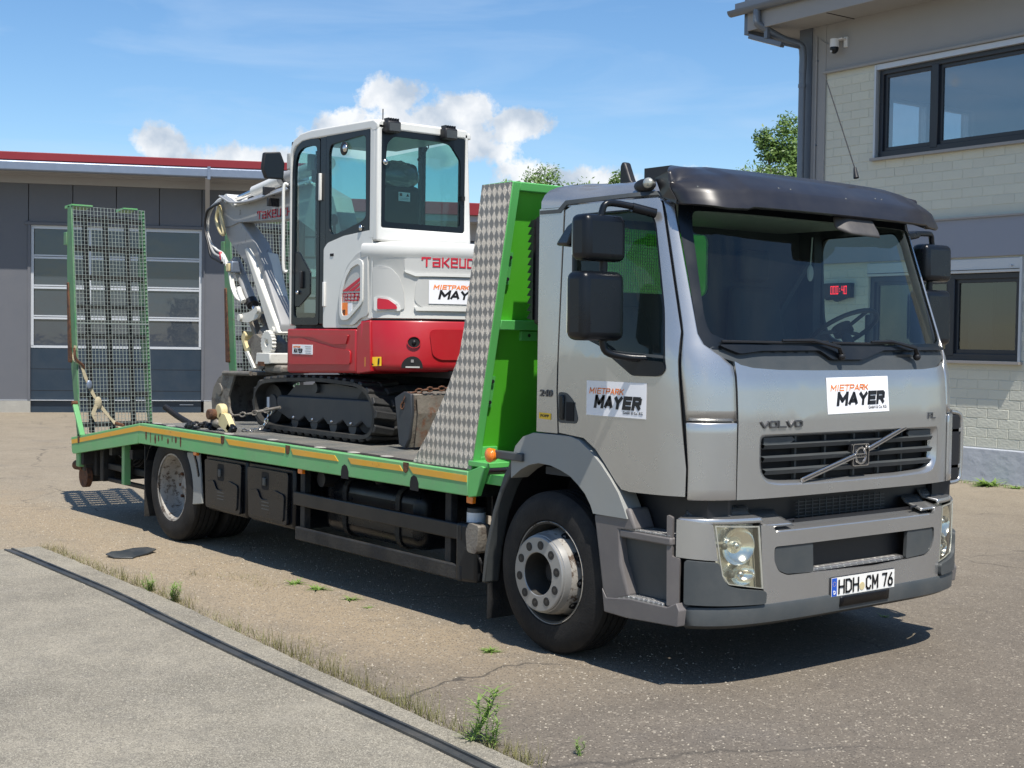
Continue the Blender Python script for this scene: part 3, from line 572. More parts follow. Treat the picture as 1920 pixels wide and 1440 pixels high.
# facade panels one by one, leaving joints
first = None; edges = [-14 + i * .87 for i in range(0, 17)]
js = [-.045 + .87 * i for i in range(-14, 7)]
for a in js:
    u0, u1 = a + .006, a + .864
    if a > 5: continue
    z0 = .26
    if u1 > .03 and u0 < 3.44: z0 = 3.93
    if a < 3.4 < a + .87 and z0 < 1: u0 = max(u0, 3.5)
    hbox(u0, u1, -.06, 0, z0, 4.72).map(hf).build('cladding_panel', 'hall', hall, bev=.004, seg=1)
hbox(-14, .0, -.10, .015, 0, .25).map(hf).build('plinth', 'plinth', hall); hbox(3.5, 5.6, -.10, .015, 0, .25).map(hf).build('plinth', 'plinth', hall)
hbox(-14, 5.6, -.1, .02, .25, .262).map(hf).build('drip_edge', 'alufr', hall)
dr = MB(); dr.box(-.06, .0, -.12, .03, .262, 3.95).box(3.44, 3.50, -.12, .03, .262, 3.95).box(-.12, 3.56, -.12, .035, 3.87, 3.93)
dr.map(hf).build('door_surround', 'hall', hall, bev=.004, seg=1)
door = hbox(0.0, 3.44, -.12, -.05, .0, 1.34).map(hf).build('sectional_door', 'hall2', hall)
for z in (.45, .9): hbox(0, 3.44, -.05, -.047, z, z + .008).map(hf).build('door_seam', 'black0', door)
hbox(3.0, 3.28, -.05, -.045, .16, .175).map(hf).build('door_label_plate', 'alufr', door)
M['hallglass'] = mat('dark_door_glass', (.035, .045, .06), .04, 0, .1, 3, spec=.7, bump=.8, bscale=.8, rvar=.0)
zs = [1.36, 1.985, 2.615, 3.235, 3.84]; us = [.045, 1.17, 2.28, 3.40]
for i in range(4):
    for j in range(3):
        hbox(us[j] + .02, us[j + 1] - .02, -.08, -.07, zs[i] + .03, zs[i + 1] - .045).map(hf).build('window_pane', 'hallglass', hall)
fr = MB()
for z in zs[1:4]: fr.box(.03, 3.41, -.1, -.045, z - .05, z - .008).box(.03, 3.41, -.1, -.04, z + .004, z + .032)
fr.box(.0, 3.44, -.1, -.04, 1.34, 1.39).box(.0, 3.44, -.1, -.04, 3.80, 3.87)
for u in (.0, 3.385): fr.box(u, u + .055, -.1, -.035, 1.39, 3.80)
for u in us[1:3]: fr.box(u - .02, u + .02, -.1, -.048, 1.39, 3.80)
fr.map(hf).build('window_frame', 'alufr', hall)
# roof overhang seen from below: stepped sheets, gutter, red fascia
hbox(-14, 5.6, -.12, .95, 4.95, 4.99).map(hf).build('soffit', 'soffit', hall)
hbox(-14, 5.6, -.1, .05, 4.72, 4.95).map(hf).build('wall_head', 'soffit', hall)
for w_, z_ in ((.14, 4.87), (.42, 4.9), (.70, 4.91)): hbox(-14, 5.6, w_, w_ + .06, z_, 4.95).map(hf).build('purlin', 'soffit', hall)
hbox(-14, 5.6, .95, 1.06, 4.86, 5.06).map(hf).build('gutter', 'zinc', hall, bev=.03)
hbox(-14, 5.6, .90, .98, 5.08, 5.24).map(hf).build('fascia', 'hred', hall, bev=.01)
hbox(-14, 5.6, -12, .93, 4.99, 5.16).map(hf).build('roof', 'hred', hall)
for u in (3.55, -3.2, -9.9):
    hbox(u, u + .06, 1.06, 1.10, 4.82, 5.08).map(hf).build('gutter_bracket', 'zinc', hall)
    MB().bar(hf(u, 1.0, 4.9), hf(u, .02, 4.25), .09, .14).build('roof_brace', 'soffit', hall)
# lower wing beyond
wing = thing('shed_wing', 'lower grey ribbed shed wing with red roof edge seen behind the excavator cab', 'building')
hbox(5.6, 26, -9, -.3, 0, 4.2).map(hf).build('wing_core', 'hall', wing)
for i in range(9): hbox(5.6, 26, -.3, -.24 + .03 * (i % 2), .3 + i * .44, .3 + i * .44 + .40).map(hf).build('wall_sheet', 'soffit' if i > 5 else 'hall', wing, bev=.01, seg=1)
hbox(5.6, 26, -9, .35, 4.2, 4.4).map(hf).build('wing_roof', 'soffit', wing)
hbox(5.6, 26, .35, .43, 4.33, 4.6).map(hf).build('fascia', 'hred', wing, bev=.01)

# ---------------------------------------------------------------- office building at the right
OA = Vector((-3.82, 10.183, 0)); OU = Vector((math.cos(R_(177.25)), math.sin(R_(177.25)), 0)); ON = Vector((-OU.y, OU.x, 0))
if ON.y > 0: ON = -ON
def of(u, w, z): return OA + OU * u + ON * w + Vector((0, 0, z))
off_ = thing('office_building', 'two storey cream brick office building with dark window frames and grey eaves', 'building')
UW = (-3.2, 1.90, 4.125, 5.33); LW = (-.315, 1.976, 1.49, 2.74)
def obx(u0, u1, w0, w1, z0, z1): return MB().box(u0, u1, w0, w1, z0, z1)
# wall backing with openings
MB().prism([(-7, .0), (3.15, 0), (3.15, 6.02), (-7, 6.02)], 'xz', -.26, -.0165, holes=[[(UW[0], UW[2]), (UW[1], UW[2]), (UW[1], UW[3]), (UW[0], UW[3])], [(LW[0], LW[2]), (LW[1], LW[2]), (LW[1], LW[3]), (LW[0], LW[3])], ]).map(of).build('wall', 'mortar', off_)
wall_parts = off_
# bricks one by one
bh, bl, jt = .118, .298, .006
bm_brick = None; cnt = 0; far = MB()
def brick_ok(u0, u1, z0, z1):
    if z0 < .43 or z1 > 5.345 or (z1 > 2.75 and z0 < 3.27): return None
    for (a, b_, c_, d) in (UW, LW):
        if z1 > c_ - .02 and z0 < d + .02:
            if u0 >= b_ + .0 or u1 <= a - .0: continue
            if u0 < b_ < u1: u0 = b_ + .01
            elif u0 < a < u1: u1 = a - .01
            else: return None
    return (u0, u1)
cache = {}
row = 0; z = .437
while z < 5.3:
    u = -6.9 + (row % 2) * .15
    while u < 2.76:
        u0, u1 = u, min(u + bl - jt, 2.76); r_ = brick_ok(u0, u1, z, z + bh - jt)
        if r_ and r_[1] - r_[0] > .04:
            u0, u1 = r_; wdt = round(u1 - u0, 2)
            near = (z < 2.75 and u1 > -.75 and u0 < 2.8) or (z > 3.2 and u1 > 0.2) or (z > 3.2 and z < 4.2 and u1 > -.75)
            if near and cnt < 290:
                if wdt not in cache:
                    mb = MB().box(0, wdt, -.03, -.012, 0, bh - jt); me0 = bpy.data.meshes.new('brick'); me0.from_pydata([tuple(OU * v[0] + ON * v[1] + Vector((0, 0, v[2]))) for v in mb.v], [], mb.f)
                    bmx = bmesh.new(); bmx.from_mesh(me0); bmesh.ops.recalc_face_normals(bmx, faces=bmx.faces); bmesh.ops.bevel(bmx, geom=bmx.edges[:], offset=.004, segments=1, affect='EDGES'); bmx.to_mesh(me0); bmx.free(); me0.materials.append(M['brick']); cache[wdt] = me0
                o = bpy.data.objects.new('brick', cache[wdt]); o.location = of(u0, rnd.uniform(-.0015, .0025), z + rnd.uniform(-.001, .001)); C.objects.link(o); o.parent = off_; cnt += 1
            else: far.box(u0, u1, -.03, -.012, z, z + bh - jt)
        u += bl
    z += bh; row += 1
far.map(of).build('brickwork', 'brick', off_, kind='stuff')
obx(-7, 3.15, -.2, .02, 0, .425).map(of).build('plinth', 'wplinth', off_, bev=.015)
obx(-7, 3.15, 0.02, .06, 0, .012).map(of).build('plinth_foot', 'plinth', off_)
obx(-7, 2.80, -.02, .02, 2.76, 3.255).map(of).build('wall_band', 'band', off_, bev=.006, seg=1)
obx(-7, 2.80, -.01, .045, 3.235, 3.257).map(of).build('band_edge', 'sill', off_)
obx(-7, 2.78, -.02, .004, 5.39, 6.02).map(of).build('upper_render', 'beige', off_)
obx(-7, 2.80, -.01, .05, 5.352, 5.385).map(of).build('render_ledge', 'beige', off_, bev=.004)
obx(2.78, 3.17, -.26, .01, .43, 6.02).map(of).build('corner_pilaster', 'beige', off_)
obx(3.02, 3.25, -.3, .03, .43, 6.02).map(of).build('corner_column', 'pipe', off_)
# left end wall with two window openings, back wall, floors
OE = of(3.0, 0, 0)
MB().prism([(-8, 0), (-.26, 0), (-.26, 6.0), (-8, 6.0)], 'yz', 2.78, 3.02, holes=[[(-2.30, 4.12), (-1.42, 4.12), (-1.42, 5.20), (-2.30, 5.20)], [(-3.30, 4.12), (-2.55, 4.12), (-2.55, 5.20), (-3.30, 5.20)]]).map(of).build('end_wall', 'room', off_)
for a, b_ in ((-2.3, -1.42), (-3.3, -2.55)):
    MB().box(2.9, 2.91, a, b_, 4.12, 5.2).map(of).build('end_window_pane', 'clearpane', off_)
    MB().prism(rr(a, b_, 4.12, 5.2, .001, 1), 'yz', 2.86, 2.95, holes=[rr(a + .035, b_ - .035, 4.16, 5.165, .001, 1)]).map(of).build('end_window_frame', 'alufr', off_)
MB().box(-7, 3.0, -8.1, -8, 0, 6).map(of).build('back_wall', 'room', off_)
MB().box(-7.1, -7, -8, -.26, 0, 6).map(of).build('gable_wall', 'room', off_)
MB().box(-7, 3.0, -8, -.26, 3.0, 3.12).map(of).build('upper_floor', 'room', off_); MB().box(-7, 3.0, -8, -.26, 5.5, 5.56).map(of).build('ceiling', 'room', off_)
MB().box(.15, .25, -8, -4.2, 3.12, 5.5).map(of).build('partition_wall', 'room', off_)
MB().box(-7, 2.78, -3.6, -3.5, .02, 3.0).map(of).build('inner_wall', 'interior', off_)
MB().box(-.1, .5, -1.6, -1.2, .02, 1.7).map(of).build('red_cabinet', 'hred', off_)
MB().box(.55, .9, -.75, -.7, .9, 2.9).map(of).build('curtain', 'soffit', off_)
# windows
def window(u0, u1, z0, z1, mull, nm, wh):
    w_ = MB(); f_ = .065
    w_.prism([(u0, z0), (u1, z0), (u1, z1), (u0, z1)], 'xz', -.15, -.05, holes=[[(u0 + f_, z0 + f_ * 1.3), (u1 - f_, z0 + f_ * 1.3), (u1 - f_, z1 - f_), (u0 + f_, z1 - f_)]])
    o = w_.map(of).build(nm, 'winframe', off_, bev=.005, seg=1)
    ed = [u0 + f_] + sorted(mull) + [u1 - f_]
    for q in mull: MB().box(q - .055, q + .055, -.155, -.045, z0 + .05, z1 - .05).map(of).build('mullion', 'winframe', o, bev=.006)
    for a, b_ in zip(ed, ed[1:]):
        a2, b2 = a + (.05 if a != ed[0] else .0), b_ - (.05 if b_ != ed[-1] else 0)
        MB().prism([(a2, z0 + .08), (b2, z0 + .08), (b2, z1 - .06), (a2, z1 - .06)], 'xz', -.13, -.085, holes=[[(a2 + .045, z0 + .135), (b2 - .045, z0 + .135), (b2 - .045, z1 - .11), (a2 + .045, z1 - .11)]]).map(of).build('casement', 'winframe', o, bev=.004)
        MB().box(a2 + .04, b2 - .04, -.112, -.106, z0 + .13, z1 - .10).map(of).build('pane', 'bldglass' if wh else 'lowglass', o)
    return o
window(UW[0], UW[1], UW[2], UW[3] - .05, [1.02, -1.2], 'upper_window', 1)
obx(UW[0], UW[1] + .01, -.06, .012, 5.275, 5.345).map(of).build('window_head', 'alufr', off_)
window(LW[0], LW[1], LW[2], 2.56, [.70], 'lower_window', 0)
obx(LW[0] - .02, LW[1] + .02, -.16, -.0, 2.565, 2.74).map(of).build('shutter_box', 'alufr', off_, bev=.008)
obx(LW[0] - .01, LW[1] + .01, -.02, .01, 2.60, 2.606).map(of).build('shutter_slot', 'black0', off_)
for u in (LW[0] + .12, 1.2): MB().cyl(of(u, .0, 2.64), of(u, .03, 2.64), .012).build('shutter_knob', 'alufr', off_)
obx(UW[0], UW[1] + .05, -.06, .06, 4.085, 4.12).map(of).build('window_sill', 'sill', off_); obx(LW[0] - .05, LW[1] + .05, -.06, .07, 1.455, 1.488).map(of).build('window_sill', 'sill', off_)
for a, b_, c_, d in ((UW[1] - .0, UW[1] + .03, 4.12, 5.34), (LW[0] - .03, LW[0], 1.49, 2.74)):
    obx(a, b_, -.05, .02, c_, d).map(of).build('guide_rail', 'alufr', off_)
# eaves
obx(-7, 3.66, -8, .60, 6.02, 6.06).map(of).build('soffit', 'beige', off_)
for u in (-5, -3.2, -1.3, .55, 2.3): obx(u, u + .008, .0, .6, 6.012, 6.02).map(of).build('soffit_joint', 'black0', off_)
obx(-7, 3.66, .60, .64, 6.0, 6.26).map(of).build('fascia', 'beige', off_, bev=.004)
obx(3.66, 3.74, -8, .62, 5.96, 6.46).map(of).build('barge_board', 'pipe', off_)
MB().hexa([of(-7, -8.2, 6.5), of(3.85, -8.2, 6.5), of(3.85, .7, 6.32), of(-7, .7, 6.32), of(-7, -8.2, 6.62), of(3.85, -8.2, 6.62), of(3.85, .7, 6.40), of(-7, .7, 6.40)]).build('roof', 'pipe', off_)
gp = [(.70 + .075 * math.cos(R_(a)), 6.30 + .075 * math.sin(R_(a))) for a in range(180, 361, 18)]
MB().prism(gp + [(q[0] * .93 + .70 * .07, q[1] * .93 + 6.32 * .07) for q in reversed(gp)], 'yz', -7, 3.92).map(of).build('gutter', 'pipe', off_, smooth=40)
gt = off_.children[-1]; MB().prism(gp, 'yz', 3.92, 3.93).map(of).build('gutter_end', 'pipe', gt)
pp = spline([of(3.42, .70, 6.26), of(3.42, .70, 6.12), of(3.40, .66, 6.03), of(3.25, .35, 5.86), of(3.12, .16, 5.78), of(3.09, .13, 5.65), of(3.09, .13, 5.4)], 6)
dp_ = MB().tube(pp, .052, 14).build('downpipe', 'pipe', off_, smooth=60)
MB().tube([of(3.09, .13, 5.4), of(3.09, .13, .05)], .048, 14).build('downpipe', 'pipe', off_, smooth=60)
for z in (5.2, 3.4, 1.6): MB().cyl(of(3.09, .13, z), of(3.09, .13, z + .045), .058).build('pipe_collar', 'pipe', off_, smooth=50)
MB().tube([of(2.93, .03, 5.88), of(2.93, .03, .5)], .013, 8).build('conduit', 'beige', off_, smooth=60)
for z in (5.55, 4.4, 3.0): MB().cyl(of(2.93, .0, z), of(2.93, .035, z), .02).build('conduit_clip', 'pipe', off_)
# flood light under the eaves, dome camera, display
fl = thing('floodlight', 'slim grey strip floodlight under the office eaves beside the downpipe', 'lamp')
MB().bar(of(3.62, .62, 5.92), of(3.12, .50, 5.74), .11, .07).build('lamp_housing', 'pipe', fl, bev=.01)
MB().bar(of(3.60, .62, 5.885), of(3.16, .51, 5.725), .085, .02).build('diffuser', 'plate', fl)
MB().bar(of(3.12, .50, 5.75), of(3.1, .2, 5.74), .03, .03).build('mounting_arm', 'pipe', fl)
MB().box(3.3, 3.36, .56, .62, 5.85, 6.0).map(of).build('bracket', 'pipe', fl)
cm = thing('security_camera', 'white dome security camera with black lower ball on the office wall', 'camera')
MB().box(2.40, 2.46, 0.0, .03, 5.66, 5.80).map(of).build('wall_plate', 'camw', cm, bev=.006)
MB().box(2.41, 2.56, .03, .12, 5.755, 5.775).map(of).build('arm', 'camw', cm, bev=.004)
MB().cyl(of(2.53, .13, 5.66), of(2.53, .13, 5.77), .062, 20, .058).build('housing', 'camw', cm, smooth=40)
MB().ball(of(2.53, .13, 5.64), .058, 1, 1, 1.15, 20, 12).build('camera_ball', 'gasket', cm, smooth=80)
MB().cyl(of(2.53, .185, 5.60), of(2.53, .195, 5.598), .014).build('camera_lens', 'alufr', cm)
MB().tube(spline([of(2.56, .05, 5.78), of(2.68, .02, 5.74), of(2.78, .02, 5.77), of(2.88, .02, 5.84)], 5), .006, 6).build('cable', 'beige', cm)
ds = thing('weighbridge_display', 'black display box with red glowing digits on the office wall', 'display')
DX0, DX1, DZ0, DZ1 = 2.735, 2.205, 2.29, 2.49
MB().box(DX1, DX0, .0, .08, DZ0, DZ1).map(of).build('housing', 'ink', ds, bev=.006)
fnD = plane_fn(of(DX0, .081, DZ0), -OU, (0, 0, 1), ON)
strokes('000:40', fnD, .19, .055, .29, .10, .011, 'led', ds, .002)
MB().prism([(DX1 + .08, DZ0), (DX0 - .05, DZ0), (DX0 - .09, DZ0 - .03), (DX0 - .18, DZ0 - .02), (DX0 - .26, DZ0 - .05), (DX0 - .36, DZ0 - .025)], 'xz', .01, .05).map(of).build('torn_edge', 'ink', ds)

# ---------------------------------------------------------------- trees and weeds
def crown(cx, cy, cz, rx, rz, n_, seed, leaf):
    r = random.Random(seed); k = MB(); lumps = []
    for i in range(46):
        th, ph = math.acos(r.uniform(-.75, 1)), r.uniform(0, 6.28); q = r.uniform(.55, 1.0)
        lumps.append((Vector((cx + rx * q * math.sin(th) * math.cos(ph), cy + rx * q * math.sin(th) * math.sin(ph), cz + rz * q * math.cos(th))), rx * r.uniform(.16, .34)))
    for i in range(n_):
        c_, s_ = lumps[r.randrange(len(lumps))]
        d = Vector((r.gauss(0, 1), r.gauss(0, 1), r.gauss(0, 1))).normalized(); p = c_ + d * s_ * r.uniform(.45, 1.12) + Vector((0, 0, s_ * .1))
        a = Vector((r.gauss(0, 1), r.gauss(0, 1), r.gauss(0, .6))).normalized(); b_ = a.cross(d + Vector((0, 0, .5))).normalized(); L_ = leaf * r.uniform(.6, 1.4); w_ = L_ * .42
        k.add([p, p + a * L_ * .5 + b_ * w_ * .5, p + a * L_, p + a * L_ * .5 - b_ * w_ * .5], [(0, 1, 2, 3)])
    return k, lumps
def tree(px_, py_, top, r_, rz, seed, label, n_=8000, leaf=.17):
    t_ = thing('tree', label, 'tree', 'trees beyond the yard'); cz = top - rz
    k, lumps = crown(px_, py_, cz, r_, rz, n_, seed, leaf); k.build('crown', 'leaf', t_)
    tr = MB().tube([(px_, py_, 0), (px_ + .1, py_, cz * .45), (px_, py_ + .1, cz * .8), (px_ + .05, py_, cz + rz * .3)], [.30, .22, .16, .07], 10); tr.build('trunk', 'bark', t_, smooth=60)
    lb = MB()
    for c_, s_ in lumps[:22]: lb.tube([Vector((px_, py_, cz * .75)), (Vector((px_, py_, cz * .8)) + c_) / 2 + Vector((0, 0, .2)), c_], [.08, .05, .015], 5)
    lb.build('limb', 'bark', t_)
def at(px_, py_, D):
    d = Vector(ROW[2]) + Vector(ROW[0]) * ((px_ - 960) / 2558.3) - Vector(ROW[1]) * ((py_ - 720) / 2558.3); d /= math.hypot(d.x, d.y); return CAM + d * D
p = at(1478, 240, 42); tree(p.x, p.y, p.z, 1.75, 2.6, 5, 'broad light green tree rising behind the office corner downpipe', 26000, .13)
p = at(1545, 235, 47); tree(p.x, p.y, p.z, 2.0, 3, 8, 'tree mostly hidden behind the office building corner', 6000)
p = at(1022, 326, 50); tree(p.x, p.y, p.z, 1.9, 2.2, 11, 'rounded tree top showing above the green headboard', 14000, .13)
p = at(962, 336, 52); tree(p.x, p.y, p.z, .9, 1.4, 12, 'small tree tip just left of the headboard top', 2500)
p = at(1100, 334, 55); tree(p.x, p.y, p.z, 1.3, 2.0, 13, 'low tree top behind the rear of the silver cab roof', 4000)
p = at(1160, 323, 54); tree(p.x, p.y, p.z, .75, 1.4, 14, 'small leafy tree tip above the middle of the cab roof', 2200)

def blade(k, p, d, L_, w_, bend, r):
    s = Vector((-d.y, d.x, 0)).normalized() * w_; pts = []
    for i in range(4):
        t_ = i / 3; q = p + d * (L_ * t_) + Vector((d.x, d.y, 0)) * bend * t_ * t_ * L_ - Vector((0, 0, bend * .5 * t_ * t_ * L_)); pts.append((q - s * (1 - t_ * .95), q + s * (1 - t_ * .95)))
    for (a, b_), (c_, e) in zip(pts, pts[1:]): k.add([a, b_, e, c_], [(0, 1, 2, 3)])
def weed(x, y, h, n_, seed, label, name='weed', z=0., spread=.5, m='weed', leafy=True, group=None):
    r = random.Random(seed); t_ = thing(name, label, 'weed' if name == 'weed' else 'plant', group); st = MB(); lf = MB()
    for i in range(n_):
        a = r.uniform(0, 6.28); ln = spread * r.uniform(.2, 1); H_ = h * r.uniform(.45, 1); top = Vector((x + math.cos(a) * ln * H_, y + math.sin(a) * ln * H_, z + H_))
        pts = spline([Vector((x + r.uniform(-.02, .02), y + r.uniform(-.02, .02), z)), Vector((x, y, z)).lerp(top, .5) + Vector((r.uniform(-.02, .02), r.uniform(-.02, .02), .03 * h)), top], 5); st.tube(pts, [.0028 * (1 - .7 * q / len(pts)) for q in range(len(pts))], 5)
        if leafy:
            for q, pt in enumerate(pts[1:]):
                for _ in range(3):
                    b_ = r.uniform(0, 6.28); d = Vector((math.cos(b_), math.sin(b_), r.uniform(.3, .9))).normalized(); blade(lf, pt, d, h * r.uniform(.18, .36), h * .020, r.uniform(.1, .5), r)
    st.build('stem', m, t_)
    if lf.v: lf.build('leaf_tuft', m, t_)
    return t_
weed(1.03, -1.29, .27, 4, 21, 'tall leafy green weed growing from the joint at the edge of the paving')
weed(1.12, -1.24, .16, 4, 22, 'shorter bushy weed beside the tall one in the paving joint')
weed(-2.48, -1.02, .13, 9, 23, 'spindly weed in the joint near the far part of the paving edge', spread=.8)
weed(-2.90, -1.0, .12, 8, 24, 'spindly weed left of its neighbour in the joint along the paving edge', spread=.8)
weed(1.40, -1.02, .07, 4, 25, 'small sprig near the lower edge beside the paving')
def flat_weed(x, y, r_, n_, seed, label):
    r = random.Random(seed); t_ = thing('weed', label, 'weed'); lf = MB()
    for i in range(n_):
        b_ = r.uniform(0, 6.28); d = Vector((math.cos(b_), math.sin(b_), r.uniform(.15, .9))).normalized(); blade(lf, Vector((x + r.uniform(-.3, .3) * r_, y + r.uniform(-.3, .3) * r_, .0)), d, r_ * r.uniform(.5, 1.1), r_ * .11, r.uniform(.2, .6), r)
    lf.build('leaf_tuft', 'weed', t_)
flat_weed(-1.90, -.08, .07, 26, 31, 'low green weed tuft, third of the row along the sunlit crack')
flat_weed(-2.33, -.065, .085, 30, 32, 'low green weed tuft, second of the row along the sunlit crack')
flat_weed(-2.60, -.09, .08, 28, 33, 'low green weed tuft at the far end of the sunlit crack')
flat_weed(-1.62, -.12, .04, 14, 34, 'tiny green weed tuft nearest the front wheel in the sunlit crack')
flat_weed(-.25, -.21, .06, 60, 35, 'flat patch of bright moss like weed in front of the front wheel')
flat_weed(-3.71, 9.90, .22, 60, 36, 'leafy weed clump at the foot of the office wall')
flat_weed(-4.30, 9.88, .15, 40, 37, 'low weed clump by the office wall nearest the truck')
flat_weed(-3.35, 9.93, .12, 20, 38, 'thin weed by the office wall at the right edge')
flat_weed(.40, 2.36, .05, 14, 39, 'small dark weed on the asphalt in front of the bumper')
# dry grass fringe along the paving edge: nobody could count it
k = MB(); r = random.Random(77); EP = spline([Vector((x, y, 0)) for x, y in EDGE[:8]], 30)
for i in range(3200):
    q = EP[r.randrange(len(EP))]; dens_ = .35 + .65 * max(0, noise.noise(Vector((q.x * 1.7, 1, 0))) + .35)
    if r.random() > dens_: continue
    p = Vector((q.x + r.uniform(-.06, .06), q.y + .015 + abs(r.gauss(0, .055)), 0)); b_ = r.uniform(0, 6.28)
    blade(k, p, Vector((math.cos(b_) * .5, math.sin(b_) * .5, 1)).normalized(), r.uniform(.015, .085) * (1.6 if r.random() < .1 else 1), .0016, r.uniform(.1, .8), r)
for i in range(420):
    cx_, cy_ = r.choice([(-3.1, -.35), (-3.0, -.25), (-2.7, -.3), (-3.3, -.5), (-1.0, -.9), (-.6, -.95), (-.2, -.95), (-4.2, -.95), (.2, -.98)]); p = Vector((cx_ + r.gauss(0, .12), cy_ + r.gauss(0, .04), 0)); b_ = r.uniform(0, 6.28)
    blade(k, p, Vector((math.cos(b_) * .6, math.sin(b_) * .6, 1)).normalized(), r.uniform(.015, .05), .0013, r.uniform(.1, .8), r)
for i in range(520):
    t_ = r.choice([(.9, .35), (.4, .3), (-.1, .25), (-.8, .3), (-2.6, .25), (-3.1, .2)]); x = t_[0] + r.gauss(0, t_[1]); j_ = min(range(len(EP)), key=lambda q_: abs(EP[q_].x - x)) if i % 4 == 0 else j_
    p = Vector((EP[j_].x + r.gauss(0, .03), EP[j_].y + .01 + abs(r.gauss(0, .05)), 0)); b_ = r.uniform(0, 6.28); blade(k, p, Vector((math.cos(b_) * .25, math.sin(b_) * .25, 1)).normalized(), r.uniform(.06, .15), .0016, r.uniform(.1, .5), r)
gs = k.build('grass', 'dry', kind='stuff'); tag(gs, 'thin dry grass growing along the joint between paving and asphalt', 'grass')
k = MB()
for i in range(260):
    x = r.uniform(-6.5, -3.1); p = Vector((x, 9.98 - (x + 4) * .05 - abs(r.gauss(0, .03)), 0)); b_ = r.uniform(0, 6.28); blade(k, p, Vector((math.cos(b_) * .5, math.sin(b_) * .5, 1)).normalized(), r.uniform(.03, .09), .004, r.uniform(.1, .8), r)
gs = k.build('grass', 'weed', kind='stuff'); tag(gs, 'sparse green grass at the foot of the office wall', 'grass')
M['rimdark'] = mat('shaded_rim', (.035, .033, .03), .6, .2, .4, 10, dust=.15)  # darkened wheel colour: shade inside rim, bore and stud holes is painted in

# ================================================================ THE TRUCK
YC = 1.166
def lin(z, T):
    if z <= T[0][0]: return T[0][1]
    for (a, b_), (c_, d) in zip(T, T[1:]):
        if z <= c_: return b_ + (d - b_) * (z - a) / (c_ - a)
    return T[-1][1]
XF = [(.9, 1.10), (1.3, 1.10), (1.5, 1.085), (1.6, 1.06), (2.4, .81), (2.48, .72), (2.55, .5)]
XB = [(1.6, .45), (2.4, .25), (2.55, .1)]
KZ = [(1.6, 0), (2.4, .09), (2.55, .16)]
def Hh(X, z): return YC - lin(z, KZ) * min(max((X + .13) / .75, 0), 1)
def sideY(X, z):
    xb = lin(z, XB); a = lin(z, XF) - xb; s = min(max((X - xb) / a, 0), .9995); return YC - Hh(X, z) * (1 - s ** 5) ** .2
def frontX(Y, z):
    xb = lin(z, XB); a = lin(z, XF) - xb; t = min(abs(Y - YC) / (YC - lin(z, KZ)), .9995); return xb + a * (1 - t ** 5) ** .2
def nside(u, z, off=0): return (u, sideY(u, z) - off, z)
def fside(u, z, off=0): return (u, 2 * YC - sideY(u, z) + off, z)
def front(u, z, off=0):
    e = .01; g_ = (frontX(u + e, z) - frontX(u - e, z)) / (2 * e); n_ = Vector((1, -g_, .25 if z > 1.62 else 0)).normalized() * off
    return (frontX(u, z) + n_.x, u + n_.y, z + n_.z)
def mir(pts): return list(pts) + [(2 * YC - a, b_) for a, b_ in reversed(pts)]
truck = thing('flatbed_truck', 'silver and green flatbed recovery truck with raised mesh ramps carrying a mini excavator', 'truck')
T = truck

# cab skins
win = rpoly([(.138, 2.34), (.598, 2.345), (.648, 2.276), (.772, 1.835), (.823, 1.547), (.791, 1.514), (.615, 1.512), (.379, 1.648), (.17, 1.714), (.128, 1.822), (.105, 2.272)], .05)
dpoly = [(.099, 2.388), (.052, 2.363), (.046, 2.0), (.038, 1.409), (.052, 1.195), (.249, 1.18), (.34, 1.13), (.407, 1.069), (.50, .975), (.541, .942), (.60, .935), (.926, .940), (.928, 1.072), (.861, 1.732), (.656, 2.371), (.634, 2.395)]
W0, D0 = win, dpoly
for fn in (nside, fside):
    win = W0 if fn is nside else [(x - .135 if x < .45 else x, z) for x, z in W0]; dpoly = D0 if fn is nside else [(x - .10 if x < .11 else x, z) for x, z in D0]
    d = sheet('door', dpoly, [win], fn, 'silver', T, .014, .07)
    sheet('door_lining', [(a, b_ if b_ > 1.3 else 1.2) for a, b_ in dpoly], [win], fn, 'interior', d, .004, .1, off=-.024)
    sheet('window_seal', win, [[(.385 + (x - .385) * .955 + .004, 1.98 + (z - 1.98) * .965 + .004) for x, z in win]], fn, 'black', d, .02, .2, off=-.004)
    sheet('side_window', [(.12 if fn is nside else -.02, 2.34), (.60, 2.345), (.655, 2.27), (.778, 1.83), (.815, 1.60), (.12 if fn is nside else -.02, 1.60)], [], fn, 'sideglass', d, 0, .15, off=-.02)
    sheet('mirror_base_panel', rpoly([(.36, 1.655), (.50, 1.60), (.81, 1.585), (.823, 1.547), (.791, 1.514), (.615, 1.512)], .02), [], fn, 'black', d, .02, .1, off=.008)
    sheet('window_sill_strip', [(.36, 1.625), (.815, 1.60), (.814, 1.613), (.36, 1.64)], [], fn, 'dgrey', d, .02, .2, off=-.005)
    if fn is nside: sheet('rear_side_panel', [(-.135, 2.38), (.04, 2.38), (.034, 2.0), (.026, 1.409), (.04, 1.19), (-.135, 1.19)], [], fn, 'silver', T, .014, .07)
    # door handle: dark recess with a bar
    hd = sheet('door_handle', rpoly([(.045, 1.41), (.112, 1.408), (.17, 1.365), (.205, 1.275), (.19, 1.25), (.05, 1.247)], .02), [], fn, 'dgrey', d, .008, .1, off=.006)
    y0 = fn(.1, 1.35, .022)[1]; q = 1 if fn is nside else -1
    MB().box(.065, .10, y0, y0 + .012 * q, 1.265, 1.395).build('grip', 'gasket', hd, bev=.008)
    MB().box(.115, .175, y0 + .008 * q, y0 + .014 * q, 1.262, 1.36).build('recess', 'black0', hd)
